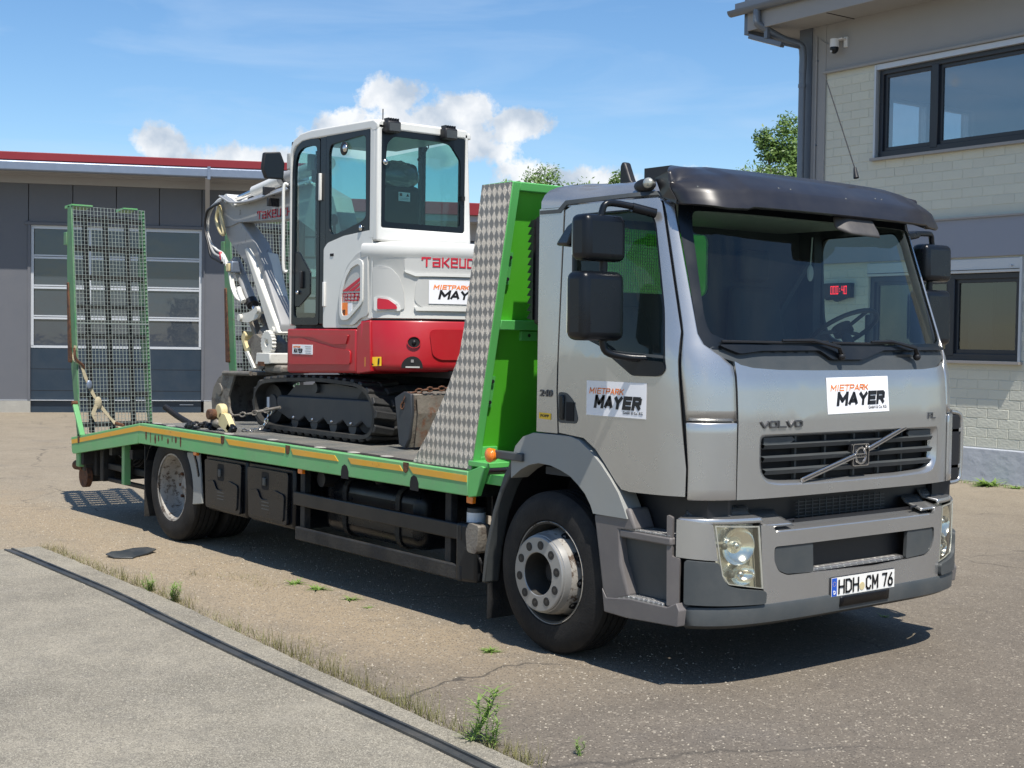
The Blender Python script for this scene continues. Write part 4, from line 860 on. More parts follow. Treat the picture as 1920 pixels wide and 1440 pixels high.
for fn in (nside, fside): sheet('door_jamb', [(.90, .95), (.96, .95), (.95, 1.1), (.90, 1.73), (.69, 2.39), (.61, 2.39), (.82, 1.73), (.90, 1.1)], [], fn, 'ink', T, .004, .1, off=-.022)
# a raised lip above the door: the rain channel
sheet('rain_channel', [(-.13, 2.352), (.02, 2.352), (.062, 2.393), (.63, 2.409), (.668, 2.385), (.68, 2.395), (.64, 2.43), (.05, 2.415), (.0, 2.372), (-.13, 2.372)], [], nside, 'dgrey', T, .012, .1, off=.004)
# roof
def outline(z, ins):
    xb = lin(z, XB); a = lin(z, XF) - xb; hw_ = YC - lin(z, KZ); o = []
    for X in (-.13, .0, .1): o.append((X, YC - Hh(X, z)))
    for i in range(33):
        th = math.pi * i / 32; s_, c_ = math.sin(th), math.cos(th); x = xb + a * max(0, s_) ** .4; o.append((x, YC - (hw_ if i not in (0, 32) else hw_) * math.copysign(abs(c_) ** .4, c_)))
    for X in (.1, .0, -.13): o.append((X, YC + Hh(X, z)))
    return [(max(x - ins * (1 if x > .3 else 0), -.13 + ins), YC + (y - YC) * (1 - ins / YC)) for x, y in o]
lv = [(2.383, 0), (2.42, 0), (2.455, .012), (2.48, .03), (2.50, .065), (2.512, .12), (2.518, .25)]
mb = MB(); rings = [[(x, y, z) for x, y in outline(z, i_)] for z, i_ in lv]; k_ = len(rings[0])
for r_ in rings: mb.v += r_
for i in range(len(rings) - 1):
    for j in range(k_): a = i * k_ + j; b_ = i * k_ + (j + 1) % k_; mb.f.append((a, b_, b_ + k_, a + k_))
mb.f.append(tuple((len(rings) - 1) * k_ + j for j in range(k_)))
roof = mb.build('cab_roof', 'silver', T, smooth=50)
# A-pillars and the lower front corners, as one skin from door edge to bonnet or windscreen edge
SEAM = [(.925, .936), (1.07, .938), (1.3, .925), (1.732, .871), (2.371, .668), (2.40, .650)]
FEDGE = [(.925, .258), (1.595, .255), (1.64, .15), (1.70, .122), (2.34, .16), (2.40, .18)]
def corner(z0, z1, far=False, off=0):
    mb = MB(); nz_, nc = max(2, int((z1 - z0) / .05)), 12; k = 0
    for i in range(nz_ + 1):
        z = z0 + (z1 - z0) * i / nz_; xb = lin(z, XB); a = lin(z, XF) - xb; hw_ = YC - lin(z, KZ); xs = lin(z, SEAM); ye = lin(z, FEDGE)
        s1 = min(1, (xs - xb) / a) ** 2.5; th1 = math.asin(s1); th2 = math.acos(min(1, (YC - ye) / hw_) ** 2.5); th2 = max(th2, th1 + .02)
        for j in range(nc + 1):
            th = th1 + (th2 - th1) * j / nc; x = xb + a * math.sin(th) ** .4; y = YC - hw_ * math.cos(th) ** .4; n_ = Vector((math.sin(th), -math.cos(th), 0)) * off
            y = y + n_.y; mb.v.append((x + n_.x, 2 * YC - y if far else y, z))
    for i in range(nz_):
        for j in range(nc): q = i * (nc + 1) + j; mb.f.append((q, q + 1, q + nc + 2, q + nc + 1))
    return mb
for far in (False, True):
    p = corner(1.305, 2.40, far).build('front_pillar', 'silver', T, smooth=60); sm = p.modifiers.new('s', 'SOLIDIFY'); sm.thickness = .014; sm.offset = 0
    p = corner(.925, 1.298, far, .010).build('air_deflector', 'silver', T, smooth=60); sm = p.modifiers.new('s', 'SOLIDIFY'); sm.thickness = .02; sm.offset = 0; bv = p.modifiers.new('b', 'BEVEL'); bv.width = .006; bv.segments = 2; bv.limit_method = 'ANGLE'
# bonnet
hood_out = mir([(.268, 1.592), (.30, 1.575), (.37, 1.560), (.54, 1.550), (.8, 1.547)])
hood_out = [(.264, .925)] + hood_out + [(2 * YC - .264, .925)]
rec = rpoly(mir([(.392, 1.238), (.392, 1.10), (.40, 1.045), (.44, 1.0), (.52, .985), (.8, .978)]), .03)
opn = rpoly(mir([(.432, 1.217), (.432, 1.10), (.438, 1.055), (.475, 1.02), (.54, 1.008), (.8, .998)]), .03)
bon = sheet('bonnet', hood_out, [rec], front, 'silver', T, .014, .07)
mb = MB(); n_ = len(rec)
for lst, of_ in ((rec, .005), ([(a + (b_[0] - a) * .5, c_ + (b_[1] - c_) * .5) for (a, c_), b_ in zip(rec, opn)], -.004), (opn, -.035)):
    for (u, z) in lst: mb.v.append(front(u, z, of_))
for i in range(2):
    for j in range(n_): a = i * n_ + j; b_ = i * n_ + (j + 1) % n_; mb.f.append((a, b_, b_ + n_, a + n_))
mb.build('grille_surround', 'silver', bon, smooth=50)
gr_ = sheet('grille', opn, [], front, 'black0', T, .004, .2, off=-.07)
def curve_pts(y0, y1, z0, z1, off, n=26): return [front(y0 + (y1 - y0) * i / n, z0 + (z1 - z0) * i / n, off) for i in range(n + 1)]
for z, a, b_ in ((1.178, .435, 1.90), (1.115, .435, 1.90), (1.052, .445, 1.89)):
    mb = MB(); q0, q1, q2, q3 = curve_pts(a, b_, z - .015, z - .015, -.014), curve_pts(a, b_, z + .006, z + .006, -.002), curve_pts(a, b_, z + .014, z + .014, -.03), curve_pts(a, b_, z - .010, z - .010, -.05)
    m_ = len(q0); mb.v = q0 + q1 + q2 + q3
    for r_ in range(4):
        for i in range(m_ - 1): a_ = r_ * m_ + i; c_ = ((r_ + 1) % 4) * m_ + i; mb.f.append((a_, a_ + 1, c_ + 1, c_))
    mb.build('grille_bar', 'dgrey', gr_, smooth=30)
for y in (.70, .93, 1.166, 1.40, 1.63): MB().bar(front(y, 1.0, -.055), front(y, 1.235, -.055), .014, .02, (1, 0, 0)).build('grille_strut', 'dgrey', gr_)
sheet('corner_blank', [(.44, 1.22), (.44, 1.185), (.62, 1.185), (.66, 1.205), (.64, 1.22)], [], front, 'dgrey', gr_, .01, .2, off=-.02)
sheet('corner_blank', [(1.895, 1.22), (1.895, 1.185), (1.66, 1.185), (1.64, 1.205), (1.66, 1.22)], [], front, 'dgrey', gr_, .01, .2, off=-.02)
badge = MB()
badge.bar(front(.700, 1.0, -.002), front(1.10, 1.108, .012), .014, .026, (0, 0, 1)).bar(front(1.215, 1.138, .012), front(1.60, 1.243, -.002), .014, .026, (0, 0, 1))
bd = badge.build('badge_bar', 'chrome', T, bev=.003)
MB().bar(front(.715, 1.004, .007), front(1.10, 1.108, .021), .004, .003, (0, 0, 1)).bar(front(1.215, 1.138, .021), front(1.59, 1.24, .007), .004, .003, (0, 0, 1)).build('groove', 'ink', bd)
em = MB().box(1.07, 1.105, 1.088, 1.222, 1.052, 1.168).build('emblem', 'ink', T, bev=.008)
MB().prism(rr(1.088, 1.222, 1.052, 1.168, .012), 'yz', 1.104, 1.110, holes=[rr(1.093, 1.217, 1.057, 1.163, .01)]).build('emblem_rim', 'chrome', em)
mb = MB(); mb.lathe([(0, .034), (.006, .037), (.006, .046), (0, .048)], (1.107, 1.153, 1.106), 'x', 28, True); mb.bar((1.111, 1.180, 1.134), (1.111, 1.196, 1.152), .01, .006, (1, 0, 0)).prism([(1.182, 1.158), (1.204, 1.160), (1.202, 1.138)], 'yz', 1.107, 1.113)
mb.box(1.107, 1.112, 1.108, 1.198, 1.096, 1.117); mb.build('emblem_ring', 'chrome', em)
text('VOLVO', ((1.1125, 1.112, 1.0995), (0, 1, 0), (0, 0, 1), (1, 0, 0)), 0, 0, .082, .013, 'ink', em, bold=.03)
f_hood = lambda x, y, k=0: front(x, y, k)
glyphs('VOLVO', front, .392, 1.268, .292, .036, .24, 'letter', T, .011, 0, gap=.8, name='wordmark', ext=.004)
glyphs('FL', front, 1.815, 1.282, .085, .034, .20, 'letter', T, .010, .2, name='wordmark', ext=.003)
# stickers
def sticker(fn, x0, z0, w, h, parent, skew=0., tel=True, full=True):
    f2 = lambda x, y, k=0: fn(x0 + x, z0 + y + x * skew, k)
    st = sheet('sticker', [(x0, z0), (x0 + w, z0 + w * skew), (x0 + w, z0 + h + w * skew), (x0, z0 + h)], [], fn, 'wh', parent, .0015, .1, off=.009)
    glyphs('MIETPARK', f2, w * .05, h * .63, w * .58, h * .175, .17, 'orange', st, .0108, .22, gap=1.5)
    glyphs('MAYER', f2, w * .13, h * .215, w * .78, h * .39, .29, 'ink', st, .0108, .20, gap=.45)
    if tel: text('GmbH & Co. KG', None, w * .63, h * .10, w * .32, h * .085, 'ink', st, bold=.0, off=.0108, ext=.0004, fn=f2)
    return st
sticker(front, .882, 1.326, .535, .185, T, .012)
sticker(nside, .270, 1.302, .438, .176, T, .0)
lb = sheet('maker_plate', [(-.112, 1.294), (-.015, 1.292), (-.015, 1.259), (-.112, 1.261)], [], nside, 'yel', T, .002, .1, off=.009)
text('POPP', None, -.10, 1.27, .072, .015, 'ink', lb, bold=.04, off=.0105, ext=.0004, fn=nside)
text('240', None, -.110, 1.380, .105, .038, 'letter', T, bold=.02, shear=.1, name='wordmark', off=.010, ext=.003, fn=nside)
# windscreen and black surround, cowl, wipers
ws_out = mir([(.185, 2.385), (.165, 2.30), (.127, 1.73), (.135, 1.675), (.175, 1.652), (.29, 1.64), (.8, 1.63)])
ws_in = rpoly(mir([(.235, 2.335), (.215, 2.25), (.170, 1.80), (.180, 1.725), (.26, 1.695), (.8, 1.683)]), .03)
ws = sheet('windscreen', ws_out, [], front, 'glass', T, 0, .08, off=-.012)
sheet('windscreen_border', ws_out, [ws_in], front, 'gasket', ws, .004, .08, off=-.006)
cw = mir([(.135, 1.675), (.14, 1.648), (.20, 1.615), (.272, 1.590), (.37, 1.558), (.54, 1.548), (.8, 1.545)])
sheet('cowl', mir([(.175, 1.662), (.145, 1.645), (.20, 1.612), (.275, 1.588), (.37, 1.556), (.54, 1.546), (.8, 1.543)]), [], front, 'dgrey', T, .012, .08, off=-.010)
sheet('cowl_ledge', rpoly(mir([(.22, 1.655), (.30, 1.625), (.44, 1.640), (.86, 1.645)])[:4] + [(.95, 1.60), (1.20, 1.60), (1.42, 1.648), (2.12, 1.652), (2.10, 1.668), (.2, 1.668)], .015), [], front, 'blackm', T, .03, .1, off=.004)
for y0, y1, zz in ((.50, .98, 1.612), (1.30, 1.36, 1.66)): pass
def wiper(y0, y1, piv):
    w_ = MB().tube([front(y0, 1.685, .012), front((y0 + y1) / 2, 1.682, .018), front(y1, 1.690, .012)], .007, 6).build('wiper_blade', 'ink', T)
    MB().tube([front(piv, 1.622, .035), front(piv - .03, 1.655, .05), front(y0 + (y1 - y0) * .80, 1.692, .035), front((y0 + y1) / 2, 1.690, .028)], [.016, .013, .008, .006], 6).build('wiper_arm', 'ink', w_, smooth=50)
    MB().ball(front(piv, 1.62, .03), .022).build('wiper_pivot', 'ink', w_, smooth=60)
wiper(.22, .95, 1.01); wiper(.98, 1.62, 1.72)
# cab structure behind the skins
MB().prism([(.012, 1.19), (2.32, 1.19), (2.32, 2.40), (2.26, 2.46), (.07, 2.46), (.012, 2.40)], 'yz', -.145, -.13, holes=[rr(.44, 1.30, 1.955, 2.315, .05)]).build('cab_rear_wall', 'silver', T)
MB().box(-.12, .0, 2.22, 2.30, 1.2, 2.38).build('cab_lining', 'interior', T)
rw = MB().box(-.14, -.137, .43, 1.31, 1.94, 2.33).build('rear_window', 'sideglass', T)
wm_ = MB()
for i in range(30): y = .44 + i * .018; wm_.box(-.165, -.161, y, y + .0038, 1.955, 2.315) if y < .96 else None
for i in range(20): z = 1.96 + i * .018; wm_.box(-.169, -.165, .44, .955, z, z + .0038)
M['wire'] = mat('pale_wire', (.55, .62, .55), .4, .2, .05, 5)
wm_.build('window_guard', 'wire', rw)
MB().prism([(.03, 1.19), (2.30, 1.19), (2.30, 2.42), (.03, 2.42)], 'yz', -.128, -.122, holes=[rr(.44, 1.30, 1.955, 2.315, .05)]).build('cab_lining', 'interior', T)
MB().box(-.12, .9, .05, 2.28, .96, 1.0).build('cab_floor', 'interior', T); MB().box(-.12, .55, .30, 2.03, 2.36, 2.40).build('headlining', 'dash', T)
MB().hexa([(.62, .16, 1.2), (1.03, .20, 1.2), (1.03, 2.13, 1.2), (.62, 2.17, 1.2), (.64, .16, 1.585), (1.0, .2, 1.60), (1.0, 2.13, 1.60), (.64, 2.17, 1.585)]).build('dashboard', 'dash', T, bev=.05, seg=3)
MB().hexa([(.50, 1.38, 1.3), (.80, 1.38, 1.3), (.80, 2.05, 1.3), (.50, 2.05, 1.3), (.62, 1.42, 1.70), (.86, 1.46, 1.635), (.86, 1.98, 1.635), (.62, 2.0, 1.70)]).build('instrument_hood', 'dash', T, bev=.06, seg=3)
sw = MB(); cc = Vector((.50, 1.76, 1.76)); ax_ = Vector((-.55, 0, .83)).normalized(); e1 = Vector((0, 1, 0)); e2 = ax_.cross(e1)
sw.tube([cc + (e1 * math.cos(t) + e2 * math.sin(t)) * .21 for t in [i * math.pi / 16 for i in range(33)]], .014, 8)
for t in (.2, math.pi - .2, -math.pi / 2): sw.tube([cc, cc + (e1 * math.cos(t) + e2 * math.sin(t)) * .2], .012, 6)
sw.cyl(cc - ax_ * .02, cc + ax_ * .03, .06); sw.tube([cc, cc - ax_ * .4], .03, 8); sw.build('steering_wheel', 'ink', T, smooth=50)
def seat_(yc, w):
    ZT = 2.02 if yc > 1 else 1.88
    s_ = MB().box(-.02, .42, yc - w / 2, yc + w / 2, 1.28, 1.42).build('seat', 'seat', T, bev=.04, seg=3)
    MB().hexa([(-.06, yc - w / 2, 1.40), (.10, yc - w / 2, 1.40), (.10, yc + w / 2, 1.40), (-.06, yc + w / 2, 1.40), (-.10, yc - w * .38, ZT), (-.01, yc - w * .38, ZT), (-.01, yc + w * .38, ZT), (-.10, yc + w * .38, ZT)]).build('backrest', 'seat', s_, bev=.04, seg=3)
    if yc > 1: MB().box(-.10, -.01, yc - .12, yc + .12, 2.05, 2.24).build('headrest', 'seat', s_, bev=.035, seg=3)
    MB().box(-.05, .4, yc - .15, yc + .15, 1.0, 1.28).build('seat_base', 'interior', s_)
seat_(1.60, .50); seat_(.50, .46)
MB().hexa([(-.11, 1.0, 1.4), (.02, 1.0, 1.4), (.02, 1.42, 1.4), (-.11, 1.42, 1.4), (-.11, 1.1, 1.7), (-.04, 1.1, 1.7), (-.04, 1.38, 1.7), (-.11, 1.38, 1.7)]).build('middle_backrest', 'interior', T, bev=.03)
MB().tube([(.05, 2.0, 2.2), (.0, 1.85, 1.95), (-.02, 1.5, 1.5)], .022, 6).build('seat_belt', 'interior', T)
MB().tube([(.78, 1.13, 2.25), (.77, 1.13, 2.1)], .004, 6).ball((.77, 1.13, 2.06), .028, .5, .8, 1.6).build('mirror_pendant', 'dash', T)
MB().bar((.45, 2.17, 1.62), (.45, 2.17, 1.86), .03, .03).build('grab_handle', 'ink', T, bev=.01)
# sun visor: smoked shade over the windscreen
def vis(t, v):      # t -1..1 across, v 0 lower lip .. 1 roof
    s = abs(t); pr = [(0, 1.02, 2.345), (.05, 1.03, 2.352), (.28, .985, 2.435), (.42, .95, 2.462), (.60, .86, 2.52), (.8, .72, 2.566), (1, .52, 2.583)]
    for (a, x0, z0), (b_, x1, z1) in zip(pr, pr[1:]):
        if v <= b_: f = (v - a) / (b_ - a); x = x0 + (x1 - x0) * f; z = z0 + (z1 - z0) * f; break
    hump = .025 * max(0, 1 - (s / .62) ** 4) * min(1, v * 1.4)
    x = x - .12 * s ** 3 - (.12 * max(0, (s - .86) / .14) ** 2)
    if s > .7: f = (s - .7) / .3; x = x * (1 - f) + max(x, .745 - .03 * v) * f; z = z + hump - .018 * s ** 2 - .045 * max(0, (s - .8) / .2) ** 2 * (1 if v > .5 else v) + .03 * max(0, (s - .85) / .15) * (1 - v)
    return (x, YC + t * 1.055, z)
mb = MB(); nu, nv = 60, 22
for j in range(nv + 1):
    for i in range(nu + 1): mb.v.append(vis(-1 + 2 * i / nu, j / nv))
for j in range(nv):
    for i in range(nu): a = j * (nu + 1) + i; mb.f.append((a, a + 1, a + nu + 2, a + nu + 1))
vz = mb.build('sun_visor', 'visor', T, smooth=60); sm = vz.modifiers.new('s', 'SOLIDIFY'); sm.thickness = .012; sm.offset = 0
for sg in (-1, 1):       # side cheeks close the ends
    e = [vis(sg, j / 10) for j in range(11)]; mb = MB(); ins = [(.66, e[0][1] - sg * .02, 2.40), (.60, e[0][1] - sg * .03, 2.50)]
    mb.add([e[j] for j in range(11)] + ins, [tuple(range(0, 7)) + (11,), (6, 7, 8, 9, 10, 12, 11)]); q = mb.build('visor_cheek', 'visor', vz); sm = q.modifiers.new('s', 'SOLIDIFY'); sm.thickness = .008
for t, v in ((-.48, .40), (-.40, .40), (.28, .42), (.34, .42), (-.02, .30), (-.93, .35)):
    MB().ball(vis(t, v), .009, 1, 1, 1, 10, 6).build('screw', 'dgrey', vz, smooth=60)
# front close-range mirror, side mirrors
fm = MB().hexa([(.99, 1.03, 2.275), (1.07, 1.10, 2.245), (1.07, 1.34, 2.235), (.98, 1.44, 2.285), (.95, 1.06, 2.36), (1.0, 1.12, 2.355), (1.0, 1.33, 2.355), (.95, 1.40, 2.355)]).build('front_mirror', 'darktaupe', T, bev=.03, seg=3)
MB().bar((.95, 1.25, 2.36), (.90, 1.25, 2.43), .05, .03).build('mirror_arm', 'black', fm)
def mirror_set(sg):
    def q(x, y, z): return (x, y if sg < 0 else 2 * YC - y - (.14 if y > -.01 else .07 if y > -.05 else 0), z)
    def hx(x0, x1, y0, y1, z0, z1, nm, par, b_=.035, tp=0): return MB().hexa([q(x0 + tp, y0, z0), q(x1, y0 + tp, z0), q(x1, y1, z0), q(x0 + tp, y1, z0), q(x0, y0, z1), q(x1 - tp, y0 + tp, z1), q(x1 - tp, y1, z1), q(x0, y1, z1)]).build(nm, 'black', par, bev=b_, seg=4)
    a = hx(.49, .62, -.335, -.065, 2.070, 2.295, 'wide_angle_mirror', T, .035, .006)
    b_ = hx(.47, .62, -.345, -.065, 1.683, 2.02, 'main_mirror', T, .04, .006)
    MB().box(*(.484, .49), *sorted((q(0, -.31, 0)[1], q(0, -.09, 0)[1])), 2.10, 2.27).build('mirror_glass', 'chrome', a); MB().box(*(.464, .47), *sorted((q(0, -.32, 0)[1], q(0, -.09, 0)[1])), 1.72, 1.99).build('mirror_glass', 'chrome', b_)
    ar = MB().tube(spline([q(.66, .08, 2.315), q(.63, .02, 2.335), q(.58, -.10, 2.355), q(.565, -.165, 2.35), q(.56, -.185, 2.31), q(.56, -.19, 2.28)], 5), .017, 10).build('mirror_arm', 'black', T, smooth=60)
    MB().tube([q(.66, .08, 2.315), q(.61, -.03, 2.34)], .024, 10).build('arm_joint', 'black', ar, smooth=60)
    MB().tube([q(.56, -.17, 2.09), q(.56, -.17, 2.0)], .020, 10).build('mirror_link', 'ink', T, smooth=60)
    MB().tube(spline([q(.56, -.17, 1.70), q(.57, -.15, 1.63), q(.62, -.06, 1.605), q(.68, .02, 1.60)], 5), .019, 10).build('mirror_arm', 'black', T, smooth=60)
    return a
mirror_set(-1); mirror_set(1)
kb = MB().hexa([(.30, -.27, 2.155), (.44, -.30, 2.14), (.44, -.12, 2.14), (.30, -.12, 2.155), (.38, -.25, 2.255), (.48, -.28, 2.285), (.48, -.12, 2.285), (.38, -.12, 2.25)]).build('kerb_mirror', 'black', T, bev=.02, seg=3)
# roof bits
ml = MB().ball((.545, .115, 2.463), .058, 1.35, .45, .62).build('marker_lamp', 'ink', T, smooth=60); MB().ball((.585, .098, 2.472), .030, 1.1, .7, .9).build('lamp_lens', 'lens', ml, smooth=60)
MB().prism([(.0, 2.50), (.15, 2.50), (.085, 2.555), (.06, 2.61), (.04, 2.655), (.02, 2.66), (.005, 2.64)], 'xz', .44, .49).build('roof_fin', 'ink', T, bev=.01)
MB().box(.24, .44, .40, .62, 2.51, 2.60).build('roof_hatch_vent', 'ink', T, smooth=40)
an = MB().tube([(.76, 1.515, 2.60), (.745, 1.52, 2.66)], [.016, .008], 8).build('antenna', 'ink', T, smooth=60); MB().tube([(.748, 1.518, 2.65), (.45, 1.626, 3.19)], .0035, 5).build('antenna_rod', 'ink', an)
# louvred air intake behind the cab
ai = MB().box(-.30, -.17, .08, .24, 1.76, 2.36).build('air_intake', 'ink', T, bev=.03, seg=3)
for i in range(13):
    z = 1.80 + i * .042; MB().hexa([(-.355, .09, z), (-.28, .07, z - .01), (-.28, .24, z - .01), (-.355, .24, z), (-.325, .09, z + .035), (-.28, .07, z + .035), (-.28, .24, z + .035), (-.325, .24, z + .035)]).build('louvre', 'ink', ai)
# wings over the front wheels
f_out = [(-.335, 1.02), (-.30, 1.10), (-.235, 1.155), (-.147, 1.182), (.05, 1.183), (.15, 1.182), (.225, 1.168), (.31, 1.12), (.395, 1.06), (.47, .99), (.53, .925), (.575, .85), (.60, .80)]
f_in = [(.345, .80), (.325, .84), (.28, .895), (.226, .935), (.16, .975), (.082, 1.0), (-.0, 1.018), (-.1, 1.022), (-.18, 1.005), (-.25, .975), (-.335, .92)]
for fy in (lambda y: y, lambda y: 2 * YC - y - .09):
    def fn2(x, y, z): return (x, fy(y), z)
    w_ = MB().prism(f_out + f_in, 'xz', -.02, .10).map(fn2).build('front_wing', 'fender', T, bev=.028, seg=3)
    MB().prism([(-.345, 1.035), (-.42, .93), (-.515, .725), (-.585, .50), (-.612, .30), (-.585, .30), (-.552, .50), (-.495, .70), (-.42, .85), (-.345, .955)], 'xz', -.005, .10).map(fn2).build('wing_flap', 'dgrey', w_, bev=.01)
    arc = [(-.60, .30), (-.56, .50), (-.50, .70), (-.42, .87), (-.335, .965), (-.18, 1.03), (0, 1.04), (.16, 1.0), (.28, .92), (.345, .83), (.40, .66), (.44, .45)]
    MB().prism([(a, c_) for a, c_ in arc] + [(a * 1.03, c_ * 1.02) for a, c_ in reversed(arc)], 'xz', .02, .62).map(fn2).build('wheel_arch_liner', 'ink', w_, smooth=50)
    md = MB().box(-.605, -.59, .03, .36, .09, .55).map(fn2).build('mud_flap', 'chassis', w_, bev=.005)
    # steps
    MB().prism([(.34, .795), (.60, .855), (.655, .75), (.535, .742), (.55, .58), (.612, .415), (.45, .37), (.412, .425), (.38, .60)], 'xz', -.012, .13).map(fn2).build('step_column', 'taupe', T, bev=.015, seg=3)
    st = MB().box(.535, .895, -.01, .22, .702, .742).map(fn2).build('upper_step', 'taupe', T, bev=.008); MB().box(.55, .885, -.004, .21, .742, .752).map(fn2).build('step_tread', 'steptread', st, bev=.003)
    MB().hexa([(.535, .055, .42), (.89, .055, .42), (.89, .07, .42), (.535, .07, .42), (.535, .03, .70), (.89, .03, .70), (.89, .05, .70), (.535, .05, .70)]).map(fn2).build('step_riser', 'dgrey', T)
    st = MB().prism([(.415, .43), (.435, .31), (.60, .305), (.955, .322), (.965, .40), (.945, .435), (.88, .405), (.62, .405), (.45, .385)], 'xz', -.015, .25).map(fn2).build('lower_step', 'taupe', T, bev=.015, seg=3)
    MB().hexa([(.465, -.012, .375), (.85, -.012, .375), (.85, .2, .375), (.465, .2, .375), (.465, -.01, .418), (.85, -.01, .418), (.85, .2, .418), (.465, .2, .418)]).map(fn2).build('step_tread', 'steptread', st, bev=.005)
    MB().box(.38, 1.0, .13, .3, .42, .93).map(fn2).build('step_well', 'ink', T)
# bumper, wrapped round a plan curve: u runs along it from the near wheel
def bplan(th): return (.50 + .635 * max(0, math.sin(th)) ** (2 / 4.6), YC - 1.178 * math.copysign(abs(math.cos(th)) ** (2 / 4.6), math.cos(th)))
BP = [bplan(math.pi * i / 800) for i in range(801)]; BL = [0]
for a, b_ in zip(BP, BP[1:]): BL.append(BL[-1] + math.hypot(b_[0] - a[0], b_[1] - a[1]))
import bisect
def bmp(u, z, off=0):
    i = min(max(bisect.bisect(BL, u) - 1, 0), 799); f = (u - BL[i]) / (BL[i + 1] - BL[i]); a, b_ = BP[i], BP[i + 1]
    d = Vector((b_[0] - a[0], b_[1] - a[1], 0)).normalized(); n_ = Vector((d.y, -d.x, 0)); return (a[0] + (b_[0] - a[0]) * f + n_.x * off, a[1] + (b_[1] - a[1]) * f + n_.y * off, z)
def uY(Y):
    for i in range(801):
        if BP[i][1] >= Y and BP[i][0] > .8: return BL[i]
    return BL[-1]
def uX(X):
    for i in range(801):
        if BP[i][0] >= X: return BL[i]
UT = BL[-1]
def bm_(pts, far): return [(UT - a, b_) for a, b_ in pts] if far else pts
ins = rpoly([(uY(.470), .690), (uY(.468), .62), (uY(.50), .565), (uY(.56), .542), (uY(1.166), .528), (UT - uY(.56), .542), (UT - uY(.50), .565), (UT - uY(.468), .62), (UT - uY(.470), .690)], .02)
bmain = [(uY(.380), .800), (uY(.392), .60), (uY(.412), .41), (uY(.6), .392), (uY(1.166), .385), (UT - uY(.6), .392), (UT - uY(.412), .41), (UT - uY(.392), .60), (UT - uY(.380), .800), (UT - uY(.455), .796), (UT - uY(.48), .760), (uY(.48), .760), (uY(.455), .796)]
bp_ = sheet('bumper', bmain, [ins], bmp, 'silver', T, .016, .07)
sheet('bumper_recess', ins, [], bmp, 'ink', bp_, .01, .15, off=-.07)
for far in (False, True):
    sheet('bumper_insert', rpoly(bm_([(uY(.478), .685), (uY(.474), .62), (uY(.508), .568), (uY(.56), .548), (uY(.757), .540), (uY(.745), .687)], far), .012), [], bmp, 'dgrey', bp_, .02, .1, off=-.008)
    sheet('bumper_cheek', bm_([(uX(.905), .832), (uX(.905), .650), (uY(.156), .637), (uY(.132), .812), (uY(.07), .825)], far), [], bmp, 'silver', bp_, .016, .05, off=.0)
    sheet('bumper_side_cap', rpoly(bm_([(uX(.86), .85), (uX(.888), .84), (uX(.888), .65), (uX(.925), .645), (uX(.925), .42), (uX(.865), .41)], far), .008), [], bmp, 'taupe', bp_, .02, .05, off=.004)
    sheet('bumper_corner', rpoly(bm_([(uX(.945), .640), (uY(.155), .630), (uY(.170), .562), (uY(.198), .518), (uY(.26), .50), (uY(.395), .482), (uY(.408), .47), (uY(.404), .418), (uX(.945), .428)], far), .015), [], bmp, 'dgrey', bp_, .03, .05, off=.012)
    hl = sheet('headlight', bm_([(uY(.136), .810), (uY(.372), .800), (uY(.404), .487), (uY(.205), .520), (uY(.174), .564), (uY(.160), .633)], far), [], bmp, 'housing', T, .01, .08, off=-.055)
    sg = -1 if far else 1
    for (yy, zz, r_) in ((.264, .702, .092), (.292, .562, .070)):
        c_ = bmp(uY(yy) if not far else UT - uY(yy), zz, -.012); nr = Vector(bmp(uY(yy) if not far else UT - uY(yy), zz, 1)) - Vector(bmp(uY(yy) if not far else UT - uY(yy), zz, 0)); nr = Vector((nr.x, nr.y, 0)).normalized(); c_ = Vector(c_)
        tx = Vector((-nr.y, nr.x, 0)); mb = MB(); n0 = 24
        for (dd, rad) in ((0.0, 1.0), (-.012, .93), (-.035, .62), (-.045, .22), (-.02, .16)):
            for j in range(n0): t = 2 * math.pi * j / n0; mb.v.append(tuple(c_ + nr * dd + tx * (math.cos(t) * r_ * rad) + Vector((0, 0, math.sin(t) * r_ * rad * (1 if zz > .6 else .72)))))
        for i in range(4):
            for j in range(n0): a = i * n0 + j; b_ = i * n0 + (j + 1) % n0; mb.f.append((a, b_, b_ + n0, a + n0))
        mb.build('reflector', 'reflector', hl, smooth=50); MB().ball(c_ - nr * .02, .018).build('bulb', 'chrome', hl)
        MB().ball(c_ - nr * .018 - tx * r_ * .75 * sg + Vector((0, 0, .0)), .017).build('side_bulb', 'dgrey', hl, smooth=60)
    M['lenscover'] = M.get('lenscover') or glass('yellowed_lens_cover', (.95, .94, .84), .05, rough=.05, grime=.08, gcol=(.60, .56, .40))
    hp_ = bm_([(uY(.138), .808), (uY(.370), .798), (uY(.402), .489), (uY(.207), .522), (uY(.176), .565), (uY(.162), .633)], far)
    sheet('lens_cover', hp_, [], bmp, 'lenscover', hl, 0, .05, off=.006)
    cxu = sum(p[0] for p in hp_) / 6; czu = sum(p[1] for p in hp_) / 6
    sheet('lens_rim', hp_, [[(cxu + (a - cxu) * .93, czu + (c_ - czu) * .96) for a, c_ in hp_]], bmp, 'lens', hl, .006, .08, off=.006)
